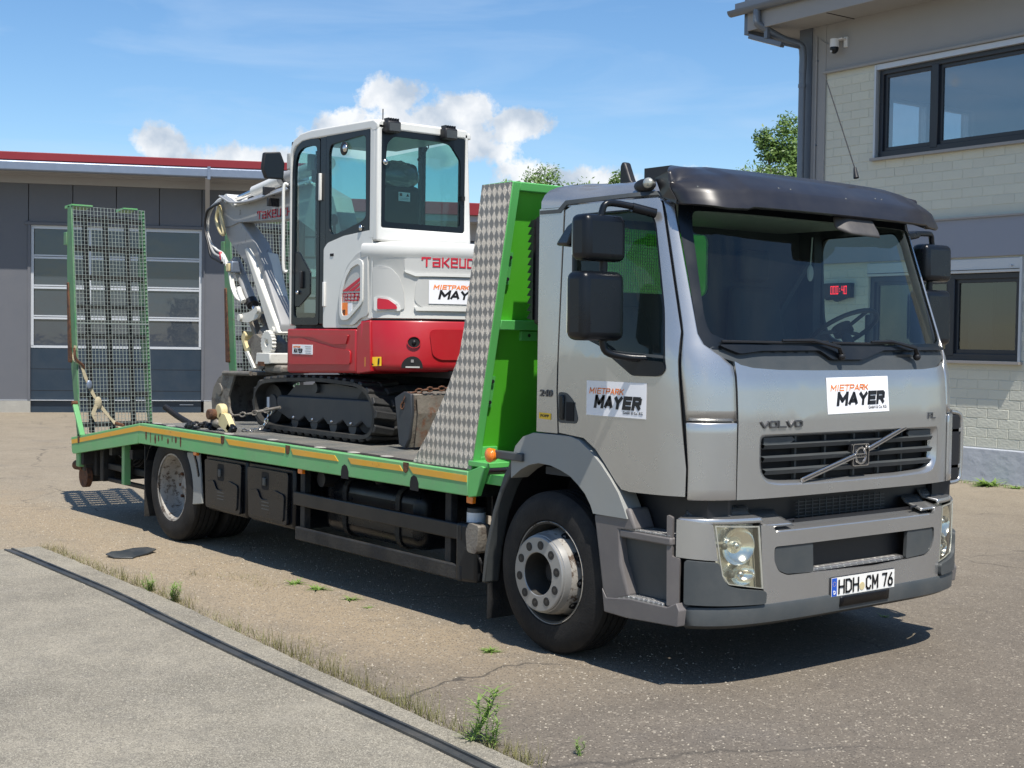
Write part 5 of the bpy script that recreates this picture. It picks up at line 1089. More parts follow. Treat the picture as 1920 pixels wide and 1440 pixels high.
# sloping top of the bumper up to the gap below the bonnet
def bstrip(u0, u1, rows, nm, m_, n=30, par=None):
    mb = MB()
    for i in range(n + 1):
        u = u0 + (u1 - u0) * i / n
        for (of_, z) in rows: mb.v.append(bmp(u, z, of_))
    r_ = len(rows)
    for i in range(n):
        for j in range(r_ - 1): a = i * r_ + j; mb.f.append((a, a + 1, a + r_ + 1, a + r_))
    o = mb.build(nm, m_, par or bp_, smooth=35); s_ = o.modifiers.new('s', 'SOLIDIFY'); s_.thickness = .012; s_.offset = -1; return o
for far in (False, True):
    q = lambda a, b_: (UT - b_, UT - a) if far else (a, b_)
    bstrip(*q(uX(.905), uY(.40)), [(.0, .815), (-.012, .835), (-.10, .845), (-.13, .885)], 'bumper_lid', 'silver', 24)
    bstrip(*q(uY(.40), uY(.60)), [(0, .796), (-.01, .800), (-.10, .825), (-.13, .855)], 'bumper_lid', 'silver', 8)
    hk = bmp(UT - uY(.62) if far else uY(.62), .79, -.04); MB().tube([Vector(hk) + Vector((0, -.03, 0)), Vector(hk) + Vector((.0, -.03, .015)), Vector(hk) + Vector((0, .03, .017)), Vector(hk) + Vector((0, .03, .002))], .006, 6).build('towing_hook_loop', 'ink', bp_)
bstrip(uY(.48), UT - uY(.48), [(0, .760), (-.008, .765), (-.09, .785), (-.11, .785)], 'bumper_shelf', 'silver', 30)
mb = MB()
for i in range(14): y = .80 + i * .055; mb.box(.99, .998, y, y + .006, .79, .885)
for i in range(5): mb.box(.99, .998, .78, 1.56, .80 + i * .018, .803 + i * .018)
mb.build('cooler_grille', 'dgrey', T); MB().box(.90, .97, .30, 2.03, .62, .93).build('radiator', 'ink', T)
bstrip(uX(.945), UT - uX(.945), [(-.02, .420), (.012, .412), (.018, .395), (.012, .325), (-.03, .302)], 'front_lip', 'dgrey', 50)
bstrip(uY(.95), UT - uY(.95), [(.020, .398), (.024, .392), (.020, .345)], 'lip_recess_shade', 'black', 14)  # black strip whose colour stands for the shaded recess in the lip
sheet('bumper_backing', [(uX(.8), .80), (uX(.8), .34), (UT - uX(.8), .34), (UT - uX(.8), .80)], [], bmp, 'ink', bp_, .01, .12, off=-.085)
bstrip(uY(.76), UT - uY(.76), [(-.012, .540), (-.02, .552), (-.06, .557)], 'insert_step', 'steptread', 14)
# number plate
px0 = 1.150
PY = -.021
pf = MB().box(px0 - .012, px0, .879, 1.411, .385, .500).build('number_plate', 'ink', T, bev=.004)
MB().box(px0, px0 + .002, .885, 1.405, .4015, .4965).build('plate_face', 'plate', pf); MB().box(px0 + .002, px0 + .003, .887, .927, .403, .495).build('euro_band', 'blue', pf)
PF = ((px0 + .003, .879, .385), (0, 1, 0), (0, 0, 1), (1, 0, 0))
text('D', PF, .020, .027, .016, .020, 'wh', pf, bold=.03)
for s_, x_, w_ in (('HDH', .058, .168), ('CM', .282, .104), ('76', .418, .092)): glyphs(s_, plane_fn(*PF), x_, .026, w_, .074, .15, 'ink', pf, .0016, 0, gap=1.1)
MB().cyl((px0 + .002, 1.131, .434), (px0 + .004, 1.131, .434), .021, 20).build('plate_seal', 'cream', pf)
text('POPP  Fahrzeugbau  Balzheim  Tel.', PF, .11, .0045, .30, .010, 'wh', pf, bold=.01, off=-.0025)
for k_ in range(8):
    t = k_ * math.pi / 4; MB().box(px0 + .003, px0 + .0036, .907 + .011 * math.cos(t) - .0015, .907 + .011 * math.cos(t) + .0015, .465 + .011 * math.sin(t) - .0015, .465 + .011 * math.sin(t) + .0015).build('star', 'yel', pf)
# driver's side wind deflector rail seen past the far corner
RLY = -.13
rl = MB().tube(spline([(.90, 2.38, 1.30), (.90, 2.47, 1.28), (.90, 2.49, 1.2), (.90, 2.49, .98), (.90, 2.47, .90), (.90, 2.38, .885)], 5), .014, 8).map(lambda x, y, z: (x, y + RLY, z)).build('corner_rail', 'silver', T, smooth=60)
MB().box(.78, .91, 2.30 + RLY, 2.475 + RLY, .89, 1.29).build('rail_backing', 'ink', rl, bev=.02)
for z in (.98, 1.19): MB().box(.84, .91, 2.34 + RLY, 2.48 + RLY, z - .012, z + .012).build('rail_bracket', 'silver', rl, bev=.004)

# ---------------------------------------------------------------- wheels
def tyre(cx, y0, w, sg, nm, par, R=.437):
    # profile along the axle
    p = [(0.02, .272), (.004, .285), (-.002, .33), (0.002, .385), (.018, .418), (.034, .433)]
    g_ = []
    for a in (.07, .115, .16, .205):
        g_ += [(a - .006, R), (a - .005, R - .012), (a + .005, R - .012), (a + .006, R)]
    e = [(w - a, r) for a, r in reversed(p)]
    prof = [(a * sg, r) for a, r in p + g_ + e]
    mb = MB().lathe(prof, (cx, y0, .437), 'y', 56); return mb.build(nm, 'rubber', par, smooth=28)
def front_wheel(cx, y0, sg):
    t = tyre(cx, y0, .27, sg, 'front_wheel', T)
    q = lambda L_: [(a * sg, r) for a, r in L_]
    MB().lathe(q([(.012, .262), (.010, .274), (.020, .276), (.024, .262), (.05, .248), (.14, .240), (.25, .245)]), (cx, y0, .437), 'y', 48).build('rim', 'rimdark', t, smooth=35)
    MB().lathe(q([(.008, .270), (.004, .274), (.010, .2765), (.014, .273)]), (cx, y0, .437), 'y', 64, True).build('rim_edge', 'rimrust', t, smooth=35)
    MB().lathe(q([(.13, .240), (.115, .237), (.06, .229), (-.02, .216), (-.052, .207), (-.054, .203), (-.065, .201), (-.070, .195), (-.072, .118), (-.068, .114)]), (cx, y0, .437), 'y', 60).build('wheel_disc', 'hub', t, smooth=28)
    MB().lathe(q([(-.068, .114), (.03, .111), (.07, .105), (.07, .0)]), (cx, y0, .437), 'y', 48).build('wheel_bore', 'rimdark', t, smooth=28)
    MB().lathe(q([(.10, .2365), (.06, .2305), (-.018, .2170), (-.02, .215)]), (cx, y0, .437), 'y', 60).build('disc_edge', 'rimrust', t, smooth=30)
    for i in range(10):
        a = 2 * math.pi * (i + .3) / 10; c_ = Vector((cx + math.cos(a) * .156, y0, .437 + math.sin(a) * .156))
        MB().cyl(c_ + Vector((0, -.0735 * sg, 0)), c_ + Vector((0, -.03 * sg, 0)), .0235, 14).build('stud_hole', 'ink', t); n2 = MB().cyl(c_ + Vector((0, -.0745 * sg, 0)), c_ + Vector((0, -.04 * sg, 0)), .0105, 6).build('wheel_nut', 'rimdark', t)
        a2 = 2 * math.pi * (i + .8) / 10; r1, r2 = .2205, .2285; mb = MB(); m_ = 12
        for j in range(m_):
            f = 2 * math.pi * j / m_; rr_ = .2275 + .0068 * math.sin(f); yy = .048 + .036 * math.sin(f); aa = a2 + .125 * math.cos(f)
            mb.v.append((cx + math.cos(aa) * (rr_ + .002), y0 + yy * sg, .437 + math.sin(aa) * (rr_ + .002)))
        mb.f.append(tuple(range(m_))); mb.build('hand_hole', 'black0', t)
    MB().lathe(q([(.069, .0), (.03, .0), (.025, .05), (.04, .07), (.07, .075)]), (cx, y0, .437), 'y', 24).build('hub_cap', 'ink', t, smooth=30)
    for i in range(8):
        a = i * math.pi / 4; MB().cyl((cx + .05 * math.cos(a), y0 + .05 * sg, .437 + .05 * math.sin(a)), (cx + .05 * math.cos(a), y0 + .035 * sg, .437 + .05 * math.sin(a)), .007, 6).build('hub_bolt', 'dgrey', t)
front_wheel(-.04, .010, 1); front_wheel(-.04, 2 * YC - .035, -1)
RX = -4.842
def rear_wheel(sg, y0):
    t = tyre(RX, y0, .27, sg, 'rear_wheel', T); tyre(RX, y0 + .30 * sg, .27, sg, 'inner_tyre', t)
    q = lambda L_: [(a * sg, r) for a, r in L_]
    MB().lathe(q([(.012, .262), (.008, .275), (.020, .277), (.026, .262), (.05, .250), (.10, .246), (.155, .240), (.175, .225), (.185, .20), (.175, .16), (.17, .11), (.15, .10), (.13, .08), (.125, .0)]), (RX, y0, .437), 'y', 48).build('rim', 'rimrust', t, smooth=35)
    for i in range(10):
        a = 2 * math.pi * i / 10; MB().cyl((RX + .155 * math.cos(a), y0 + .18 * sg, .437 + .155 * math.sin(a)), (RX + .155 * math.cos(a), y0 + .15 * sg, .437 + .155 * math.sin(a)), .014, 6).build('wheel_nut', 'rust', t)
rear_wheel(1, .02); rear_wheel(-1, 2 * YC - .02)

# ---------------------------------------------------------------- chassis and underframe
ch = MB().box(-6.7, .9, .72, .79, .53, .76).box(-6.7, .9, 1.54, 1.61, .53, .76)
for x in (-6.4, -5.6, -4.0, -3.1, -2.2, -1.3, -.5): ch.box(x, x + .07, .79, 1.54, .56, .74)
ch.build('chassis_rail', 'chassis', T, bev=.005)
MB().cyl((RX, .3, .437), (RX, 2.03, .437), .07).ball((RX, 1.17, .44), .19).build('rear_axle', 'chassis', T, smooth=50); MB().cyl((0, .3, .41), (0, 2.03, .41), .05).build('front_axle', 'chassis', T)
MB().cyl((-4.6, 1.17, .48), (-1.0, 1.17, .62), .05).build('drive_shaft', 'chassis', T)
MB().box(-.55, .9, .48, 1.86, .40, .93).build('engine_block', 'ink', T, bev=.05); MB().box(-1.3, -.5, .95, 1.5, .45, .88).build('gearbox', 'chassis', T, bev=.08)
tank = MB().box(-2.73, -1.52, .20, .78, .325, .715).build('fuel_tank', 'black', T, bev=.09, seg=4)
for x in (-2.45, -1.80): MB().prism(rr(.190, .79, .315, .725, .09), 'yz', x, x + .05, holes=[rr(.198, .782, .323, .717, .085)]).build('tank_strap', 'chassis', tank)
MB().tube([(-2.1, .3, .71), (-2.1, .25, .78)], .05, 12).build('filler_cap', 'ink', tank)
for i, x0 in enumerate((-4.265, -3.555)):
    bx = MB().hexa([(x0 + .02, .06, .32), (x0 + .67, .06, .32), (x0 + .67, .6, .32), (x0 + .02, .6, .32), (x0, .05, .755), (x0 + .69, .05, .755), (x0 + .69, .6, .755), (x0, .6, .755)]).build('storage_box', 'black', T, bev=.02, seg=2)
    lid = MB().prism(rpoly([(x0 + .045, .345), (x0 + .62, .345), (x0 + .64, .72), (x0 + .025, .72)], .03), 'xz', .028, .055).build('lid', 'black', bx, bev=.012)
    MB().prism(rpoly([(x0 + .08, .37), (x0 + .585, .37), (x0 + .60, .56), (x0 + .44, .585), (x0 + .36, .50), (x0 + .25, .50), (x0 + .20, .57), (x0 + .07, .55)], .03), 'xz', .018, .03).build('lid_panel', 'black', lid, bev=.008)
    MB().prism(rr(x0 + .25, x0 + .36, .57, .70, .02), 'xz', .0275, .0285).build('latch_recess', 'black0', lid); MB().box(x0 + .285, x0 + .325, .012, .03, .60, .66).build('latch', 'dgrey', lid, bev=.006)
    for z in (.43, .455, .48): MB().box(x0 + .27, x0 + .38, .0165, .019, z, z + .006).build('lid_rib', 'dgrey', lid)
sgd = MB().box(-2.83, -.84, .02, .05, .508, .603).build('side_guard_rail', 'blackm', T, bev=.008, label='upper black side guard rail'); MB().box(-2.80, -.84, .02, .05, .270, .360).build('side_guard_rail', 'chassis', T, bev=.008, label='lower scuffed grey side guard rail')
MB().hexa([(-.90, .015, .262), (-.72, .04, .27), (-.72, .16, .27), (-.90, .06, .262), (-.90, .015, .612), (-.72, .04, .612), (-.72, .16, .612), (-.90, .06, .612)]).build('side_guard_end', 'blackm', T, bev=.03, seg=3)
for x, z1 in ((-2.78, .78), (-1.05, .78)):
    MB().box(x, x + .06, .05, .10, .27, z1).build('side_guard_post', 'chassis', T, bev=.004)
MB().cyl((-2.62, .12, .70), (-2.62, .30, .70), .055).build('work_lamp', 'ink', T, smooth=40)
vl = MB().prism(rpoly([(-.735, .46), (-.65, .455), (-.635, .52), (-.625, .62), (-.72, .63), (-.75, .58)], .02), 'xz', -.02, .06).build('air_valve', 'dirtsteel', T, bev=.012, seg=3); MB().tube(spline([(-.69, .02, .46), (-.66, .03, .40), (-.68, .06, .34), (-.62, .1, .33)], 5), .008, 6).tube([(-.76, -.01, .48), (-.70, 0, .455)], .01, 6).build('air_pipe', 'chassis', vl)
ct = MB().cyl((-.86, .14, .47), (-.86, .14, .69), .055, 20).build('filter_canister', 'dgrey', T, smooth=40); MB().cyl((-.86, .14, .60), (-.86, .14, .665), .0565, 20).build('label_band', 'wh', ct, smooth=40)
MB().box(-.99, -.975, .35, .75, .25, .8).build('battery_tray', 'chassis', T)
for x in (-4.36, -2.705, -.745):
    a = MB().box(x - .03, x + .03, .0, .03, .735, .778).build('side_marker', 'amber', T, bev=.006)
# rear wheel guards
arc = [(RX + .52 * math.cos(R_(a)), .437 + .50 * math.sin(R_(a))) for a in range(15, 171, 12)]
arc = [(x, min(z, .765)) for x, z in arc]
for fy in (lambda y: y, lambda y: 2 * YC - y):
    f3 = lambda x, y, z: (x, fy(y), z)
    rg = MB().prism(arc + [(x + .012, z + .015) for x, z in reversed(arc)], 'xz', .02, .62).map(f3).build('rear_mudguard', 'black', T)
    MB().prism([(-4.56, .745), (-4.34, .76), (-4.285, .36), (-4.47, .335), (-4.50, .36)], 'xz', .03, .05).map(f3).build('mudguard_skirt', 'fender' if fy(0) == 0 else 'black', rg, bev=.006)
    MB().box(-5.415, -5.40, .04, .62, .135, .74).map(f3).build('mud_flap', 'chassis', rg, bev=.003)

# ---------------------------------------------------------------- flat bed
bed_top = [(-6.908, .707), (-5.353, .928), (-.721, .923)]
rail = [(-6.92, .708), (-5.353, .930), (-.721, .923), (-.717, .782), (-5.383, .760), (-6.86, .560), (-6.90, .575)]
for fy in (lambda y: y, lambda y: 2 * YC - y):
    f3 = lambda x, y, z: (x, fy(y), z); near = fy(0) == 0
    holes = [[(-2.10, .765), (-2.02, .775), (-2.0, .83), (-2.04, .868), (-2.09, .86), (-2.125, .81)], ] if near else []
    sr_ = MB().prism([(-6.92, .708), (-5.353, .930), (-5.383, .760), (-6.86, .560), (-6.90, .575)], 'xz', -.03, .02).prism([(-5.353, .930), (-.721, .923), (-.717, .782), (-5.383, .760)], 'xz', -.03, .02).map(f3).build('side_rail', 'green', T, bev=.006)
    MB().prism([(-.721, .925), (-.60, .965), (-.565, .955), (-.64, .79), (-.717, .775)], 'xz', -.028, .01).map(f3).build('rail_gusset', 'mgreen', sr_, bev=.004)
    if near:
        for pts in ([(-6.90, .688), (-5.353, .909), (-5.353, .868), (-6.895, .650)], [(-5.350, .909), (-3.86, .906), (-3.80, .900), (-3.83, .866), (-5.350, .868)], [(-3.76, .906), (-2.86, .905), (-2.86, .867), (-3.70, .866)], [(-2.77, .905), (-2.19, .904), (-2.14, .868), (-2.74, .866)],
                    [(-2.02, .90), (-1.42, .903), (-1.38, .868), (-1.98, .864)], [(-1.32, .903), (-.728, .900), (-.728, .862), (-1.27, .864)]):
            MB().prism(pts, 'xz', -.0335, -.030).build('marking_tape', 'tape', sr_)
        for cx_ in (-2.06, -1.26): MB().prism([(cx_ - .045, .762), (cx_ + .045, .762), (cx_ + .045, .81), (cx_ + .025, .845), (cx_ - .005, .855), (cx_ - .035, .84), (cx_ - .045, .81)], 'xz', -.0325, -.0301).build('lashing_hole', 'black0', sr_)
        for x_, dz in ((-3.81, 0), (-2.815, .0), (-1.35, 0), (-6.72, -.195)):
            MB().prism([(x_ - .03, .925 + dz), (x_ + .03, .925 + dz), (x_ + .022, .875 + dz), (x_ - .005, .86 + dz), (x_ - .025, .87 + dz)], 'xz', -.034, -.0305).build('rust_patch', 'rust', sr_)
        rr_ = random.Random(5)
        for i in range(9):
            x_ = -5.22 + i * .085 + rr_.uniform(-.02, .02); h_ = rr_.uniform(.02, .05); w_ = rr_.uniform(.008, .02); zc = .825 + rr_.uniform(-.01, .015)
            MB().prism([(x_ + w_ * math.cos(R_(a)), zc + h_ * math.sin(R_(a))) for a in range(0, 360, 45)], 'xz', -.0308, -.0300).build('rust_patch', 'rust', sr_)
dk = MB().prism([(-6.90, .700), (-5.353, .922), (-.70, .918), (-.70, .885), (-5.353, .885), (-6.90, .665)], 'xz', .02, 2 * YC - .02).build('deck', 'deck', T)
for y in (.05, 2 * YC - .11): MB().prism([(-6.88, .705), (-5.353, .927), (-1.3, .923), (-1.3, .915), (-5.353, .915), (-6.88, .69)], 'xz', y, y + .06).build('deck_edge_strip', 'chassis', dk)
for x in (-5.32, -4.98, -3.95, -3.3, -2.55, -2.1, -1.75): MB().ball((x, .06 + rnd.uniform(0, .06), .926), .045, 1.3, .8, .12).build('lashing_ring', 'plinth', dk)
MB().box(-6.93, -6.88, .0, 2 * YC, .58, .70).build('tail_beam', 'green', T, bev=.006)
xm = MB()
for x in [-6.6 + i * .45 for i in range(14)]: xm.box(x, x + .06, .03, 2.3, .775 if x > -5.4 else .60, .88 if x > -5.4 else .68)
xm.build('cross_member', 'chassis', T)
# tail underframe
uf = MB().box(-6.86, -6.78, .05, 2.28, .40, .56).box(-6.82, -6.70, .12, .24, .36, .60).box(-6.55, -6.47, .10, .22, .33, .72).box(-6.47, -5.55, .14, .18, .44, .50).box(-6.47, -5.55, .14, .18, .33, .37).box(-5.95, -5.87, .08, .14, .40, .80).box(-6.9, -6.75, .02, .16, .46, .60)
uf.build('tail_frame', 'chassis', T, bev=.01)
MB().box(-5.90, -5.84, .04, .10, .36, .80).build('tail_post', 'green', T, bev=.004); MB().box(-6.88, -6.80, .0, .10, .44, .58).build('tail_bracket', 'green', T, bev=.01)
MB().cyl((-7.02, .06, .44), (-6.86, .08, .44), .045, 16).build('bump_stop', 'rust', T, smooth=40)
MB().cyl((-6.85, .06, .352), (-6.85, .11, .352), .108, 28).build('stabiliser_foot', 'rust', T, smooth=40); MB().cyl((-6.85, .11, .352), (-6.85, .75, .352), .06, 16).build('foot_tube', 'chassis', T, smooth=40)
MB().box(-5.75, -5.50, .3, .9, .40, .70).build('hydraulic_unit', 'ink', T, bev=.04)
for i in range(5): MB().tube(spline([(-6.5, .2 + i * .03, .66), (-6.2, .18 + i * .03, .56 - .02 * i), (-5.9, .2 + i * .03, .62), (-5.6, .3 + i * .03, .60)], 5), .009, 6).build('hydraulic_hose', 'ink', T)

# headboard leaning towards the cab
def hx_(z): return -.721 + (z - .935) * (.342 / 1.609)
hbo = MB().hexa([(-.80, .01, 1.75), (-.795, .01, 1.75), (-.795, 2.32, 1.75), (-.80, 2.32, 1.75), (-.65, .01, 2.545), (-.645, .01, 2.545), (-.645, 2.32, 2.545), (-.65, 2.32, 2.545)]).build('headboard', 'tread', T)
for y in (.0, 2 * YC - .055): MB().hexa([(hx_(.80) - .05, y, .80), (hx_(.80), y, .80), (hx_(.80), y + .055, .80), (hx_(.80) - .05, y + .055, .80), (hx_(2.55) - .05, y, 2.545), (hx_(2.55), y, 2.55), (hx_(2.55), y + .055, 2.55), (hx_(2.55) - .05, y + .055, 2.545)]).build('headboard_post', 'mgreen', hbo, bev=.004)
for (z0, z1, o_) in ((.955, 1.005, .0), (1.735, 1.79, .004), (2.505, 2.55, .0)):
    MB().hexa([(hx_(z0) - .06, .055, z0), (hx_(z0) + o_, .055, z0), (hx_(z0) + o_, 2.277, z0), (hx_(z0) - .06, 2.277, z0), (hx_(z1) - .06, .055, z1), (hx_(z1) + o_, .055, z1), (hx_(z1) + o_, 2.277, z1), (hx_(z1) - .06, 2.277, z1)]).build('headboard_beam', 'mgreen', hbo, bev=.004)
for (z0, z1) in ((1.005, 1.735), (1.79, 2.505)):
    MB().hexa([(hx_(z0) - .055, .055, z0), (hx_(z0) - .05, .055, z0), (hx_(z0) - .05, 2.277, z0), (hx_(z0) - .055, 2.277, z0), (hx_(z1) - .055, .055, z1), (hx_(z1) - .05, .055, z1), (hx_(z1) - .05, 2.277, z1), (hx_(z1) - .055, 2.277, z1)]).build('headboard_panel', 'bgreen', hbo)
def hbolt(y, z): MB().cyl((hx_(z) - .05, y, z), (hx_(z) - .03, y, z), .011, 8).build('bolt', 'ink', hbo)
for (z0, z1) in ((1.29, 1.47), (1.99, 2.17)):
    MB().hexa([(hx_(z0) - .05, .058, z0), (hx_(z0) - .04, .058, z0), (hx_(z0) - .04, .105, z0), (hx_(z0) - .05, .105, z0), (hx_(z1) - .05, .058, z1), (hx_(z1) - .04, .058, z1), (hx_(z1) - .04, .105, z1), (hx_(z1) - .05, .105, z1)]).build('bracket_plate', 'mgreen', hbo); hbolt(.085, z0 + .03); hbolt(.085, z1 - .03)
for y, z in ((.13, 1.03), (.42, 1.815), (.42, 2.47), (.30, 1.70)):
    MB().box(hx_(z) - .052, hx_(z) - .03, y - .06, y + .06, z - .025, z + .03).build('bracket_plate', 'mgreen', hbo, bev=.003); hbolt(y - .0, z + .005)
# tread-plate cheeks
chk = [(-.656, 2.551), (-.382, 2.548), (-.724, .935), (-1.318, .930), (-1.16, 1.115), (-.993, 1.351), (-.855, 1.589), (-.816, 1.728)]
MB().prism(chk, 'xz', -.004, .002).build('side_cheek', 'tread', hbo); MB().prism(chk, 'xz', 2 * YC - .002, 2 * YC + .004).build('side_cheek', 'tread', hbo)
MB().box(-.66, -.39, .0, 2.332, 2.545, 2.553).build('headboard_cap', 'mgreen', hbo, bev=.003)
MB().box(-.74, -.55, -.015, .75, .955, .985).box(-.70, -.45, .02, 1.6, .86, .915).box(-.60, -.50, .1, 2.2, .76, .80).build('sub_frame_beam', 'mgreen', T, bev=.004)
sm_ = MB().cyl((-.485, -.062, 1.036), (-.485, -.022, 1.036), .042, 24, .036).build('side_marker_lamp', 'amber', T, smooth=40, bev=.006); MB().ball((-.485, -.062, 1.036), .034, 1, .35, 1).build('lamp_lens', 'amber', sm_, smooth=60)
MB().box(-.49, -.22, -.04, -.0, 1.02, 1.065).build('lamp_arm', 'dgrey', sm_, bev=.006)

# ramps, folded upright at the tail
def ramp(y0):
    def rx(z): return -6.80 - (z - .75) * (.22 / 2.1)
    fr_ = MB(); r_ = thing_part = None
    prof = [(rx(.70), .70), (rx(2.87), 2.86), (rx(2.87) - .09, 2.87), (rx(2.3) - .16, 2.3), (rx(1.6) - .17, 1.6), (rx(1.2) - .12, 1.2), (rx(.70) - .05, .70)]
    rp = MB().prism(prof, 'xz', y0, y0 + .022).prism(prof, 'xz', y0 + .698, y0 + .72).build('loading_ramp', 'rampgreen', T, bev=.004)
    b2 = MB()
    for i in range(8): z = .80 + i * .275; b2.box(rx(z) - .12, rx(z) - .04, y0 + .02, y0 + .70, z, z + .045)
    b2.build('ramp_cross_bar', 'chassis', rp)
    b2 = MB()
    for y in (.13, .33, .54): b2.hexa([(rx(.75) - .09, y0 + y, .75), (rx(.75) - .05, y0 + y, .75), (rx(.75) - .05, y0 + y + .04, .75), (rx(.75) - .09, y0 + y + .04, .75), (rx(2.8) - .09, y0 + y, 2.8), (rx(2.8) - .05, y0 + y, 2.8), (rx(2.8) - .05, y0 + y + .04, 2.8), (rx(2.8) - .09, y0 + y + .04, 2.8)])
    b2.build('ramp_stringer', 'chassis', rp)
    gk = MB(); ny, nz_ = 21, 60; w_ = .0030
    for i in range(ny + 1):
        y = y0 + .012 + i * (.70 / ny); gk.hexa([(rx(.73) + .004, y, .73), (rx(.73) + .012, y, .73), (rx(.73) + .012, y + w_, .73), (rx(.73) + .004, y + w_, .73), (rx(2.86) + .004, y, 2.86), (rx(2.86) + .012, y, 2.86), (rx(2.86) + .012, y + w_, 2.86), (rx(2.86) + .004, y + w_, 2.86)])
    for i in range(nz_ + 1):
        z = .735 + i * (2.12 / nz_); gk.box(rx(z) + .003, rx(z) + .010, y0 + .01, y0 + .715, z, z + w_)
    gk.build('mesh_grating', 'galv', rp, kind='stuff')
    MB().box(rx(1.77) - .005, rx(1.77) + .014, y0 + .01, y0 + .71, 1.765, 1.775).build('grating_joint', 'galv', rp)
    for a, b_ in ((.0, .20), (.50, .64)): MB().hexa([(rx(2.87) - .16, y0 + a, 2.84), (rx(2.87) + .02, y0 + a, 2.862), (rx(2.87) + .02, y0 + b_, 2.862), (rx(2.87) - .16, y0 + b_, 2.84), (rx(2.87) - .16, y0 + a, 2.868), (rx(2.87) + .02, y0 + a, 2.875), (rx(2.87) + .02, y0 + b_, 2.875), (rx(2.87) - .16, y0 + b_, 2.868)]).build('ramp_tip', 'green', rp)
    MB().prism([(rx(2.0) - .175, 2.15), (rx(2.0) - .13, 2.15), (rx(1.45) - .10, 1.40), (rx(1.45) - .19, 1.40)], 'xz', y0 - .012, y0 + .03).build('rusty_leg', 'rust', rp, bev=.01)
    MB().box(rx(2.5) - .20, rx(2.5) - .13, y0 - .01, y0 + .03, 2.50, 2.62).build('ramp_lug', 'rampgreen', rp, bev=.004)
    MB().bar((rx(1.0) - .02, y0 - .02, 1.02), (-6.69, y0 - .01, .74), .05, .02).build('ramp_stay', 'green', rp, bev=.004); MB().cyl((rx(1.03) - .02, y0 - .05, 1.03), (rx(1.03) - .02, y0, 1.03), .02).build('stay_pin', 'rust', rp)
    MB().cyl((-6.80, y0, .715), (-6.80, y0 + .72, .715), .03).build('ramp_hinge', 'chassis', rp)
    return rp
ramp(.0); ramp(1.61)
MB().tube(spline([(-6.75, .82, .98), (-6.55, .86, .90), (-6.3, .88, .84)], 5), .03, 8).build('hydraulic_cylinder', 'ink', T, smooth=50)

# the cab is a little narrower than the wings: draw its far half in
KF = .885
def draw_in(o, k_):
    if o.type == 'MESH' and not o.data.get('drawn'):
        nrm = None
        for v in o.data.vertices:
            if v.co.y > YC: v.co.y = YC + (v.co.y - YC) * k_
        o.data['drawn'] = 1
    for c_ in o.children: draw_in(c_, k_)
for o in list(T.children):
    n_ = o.name.split('.')[0]
    if n_ in ('door', 'rear_side_panel', 'cab_roof', 'front_pillar', 'air_deflector', 'bonnet', 'grille', 'windscreen', 'cowl', 'cowl_ledge', 'cab_rear_wall', 'cab_lining', 'cab_floor', 'headlining', 'dashboard', 'door_jamb', 'wordmark', 'sticker', 'badge_bar', 'wiper_blade', 'radiator', 'rear_window', 'grab_handle', 'bumper', 'headlight', 'front_lip', 'lip_recess_shade', 'cooler_grille'): draw_in(o, KF)
    if n_ in ('sun_visor',): draw_in(o, .91)
    if n_ in ('side_rail',) and o.name != 'side_rail':
        pass

# ================================================================ THE MINI EXCAVATOR
ex = thing('mini_excavator', 'white and red mini excavator with grey folded boom standing on the truck bed', 'excavator')
XC = 1.17
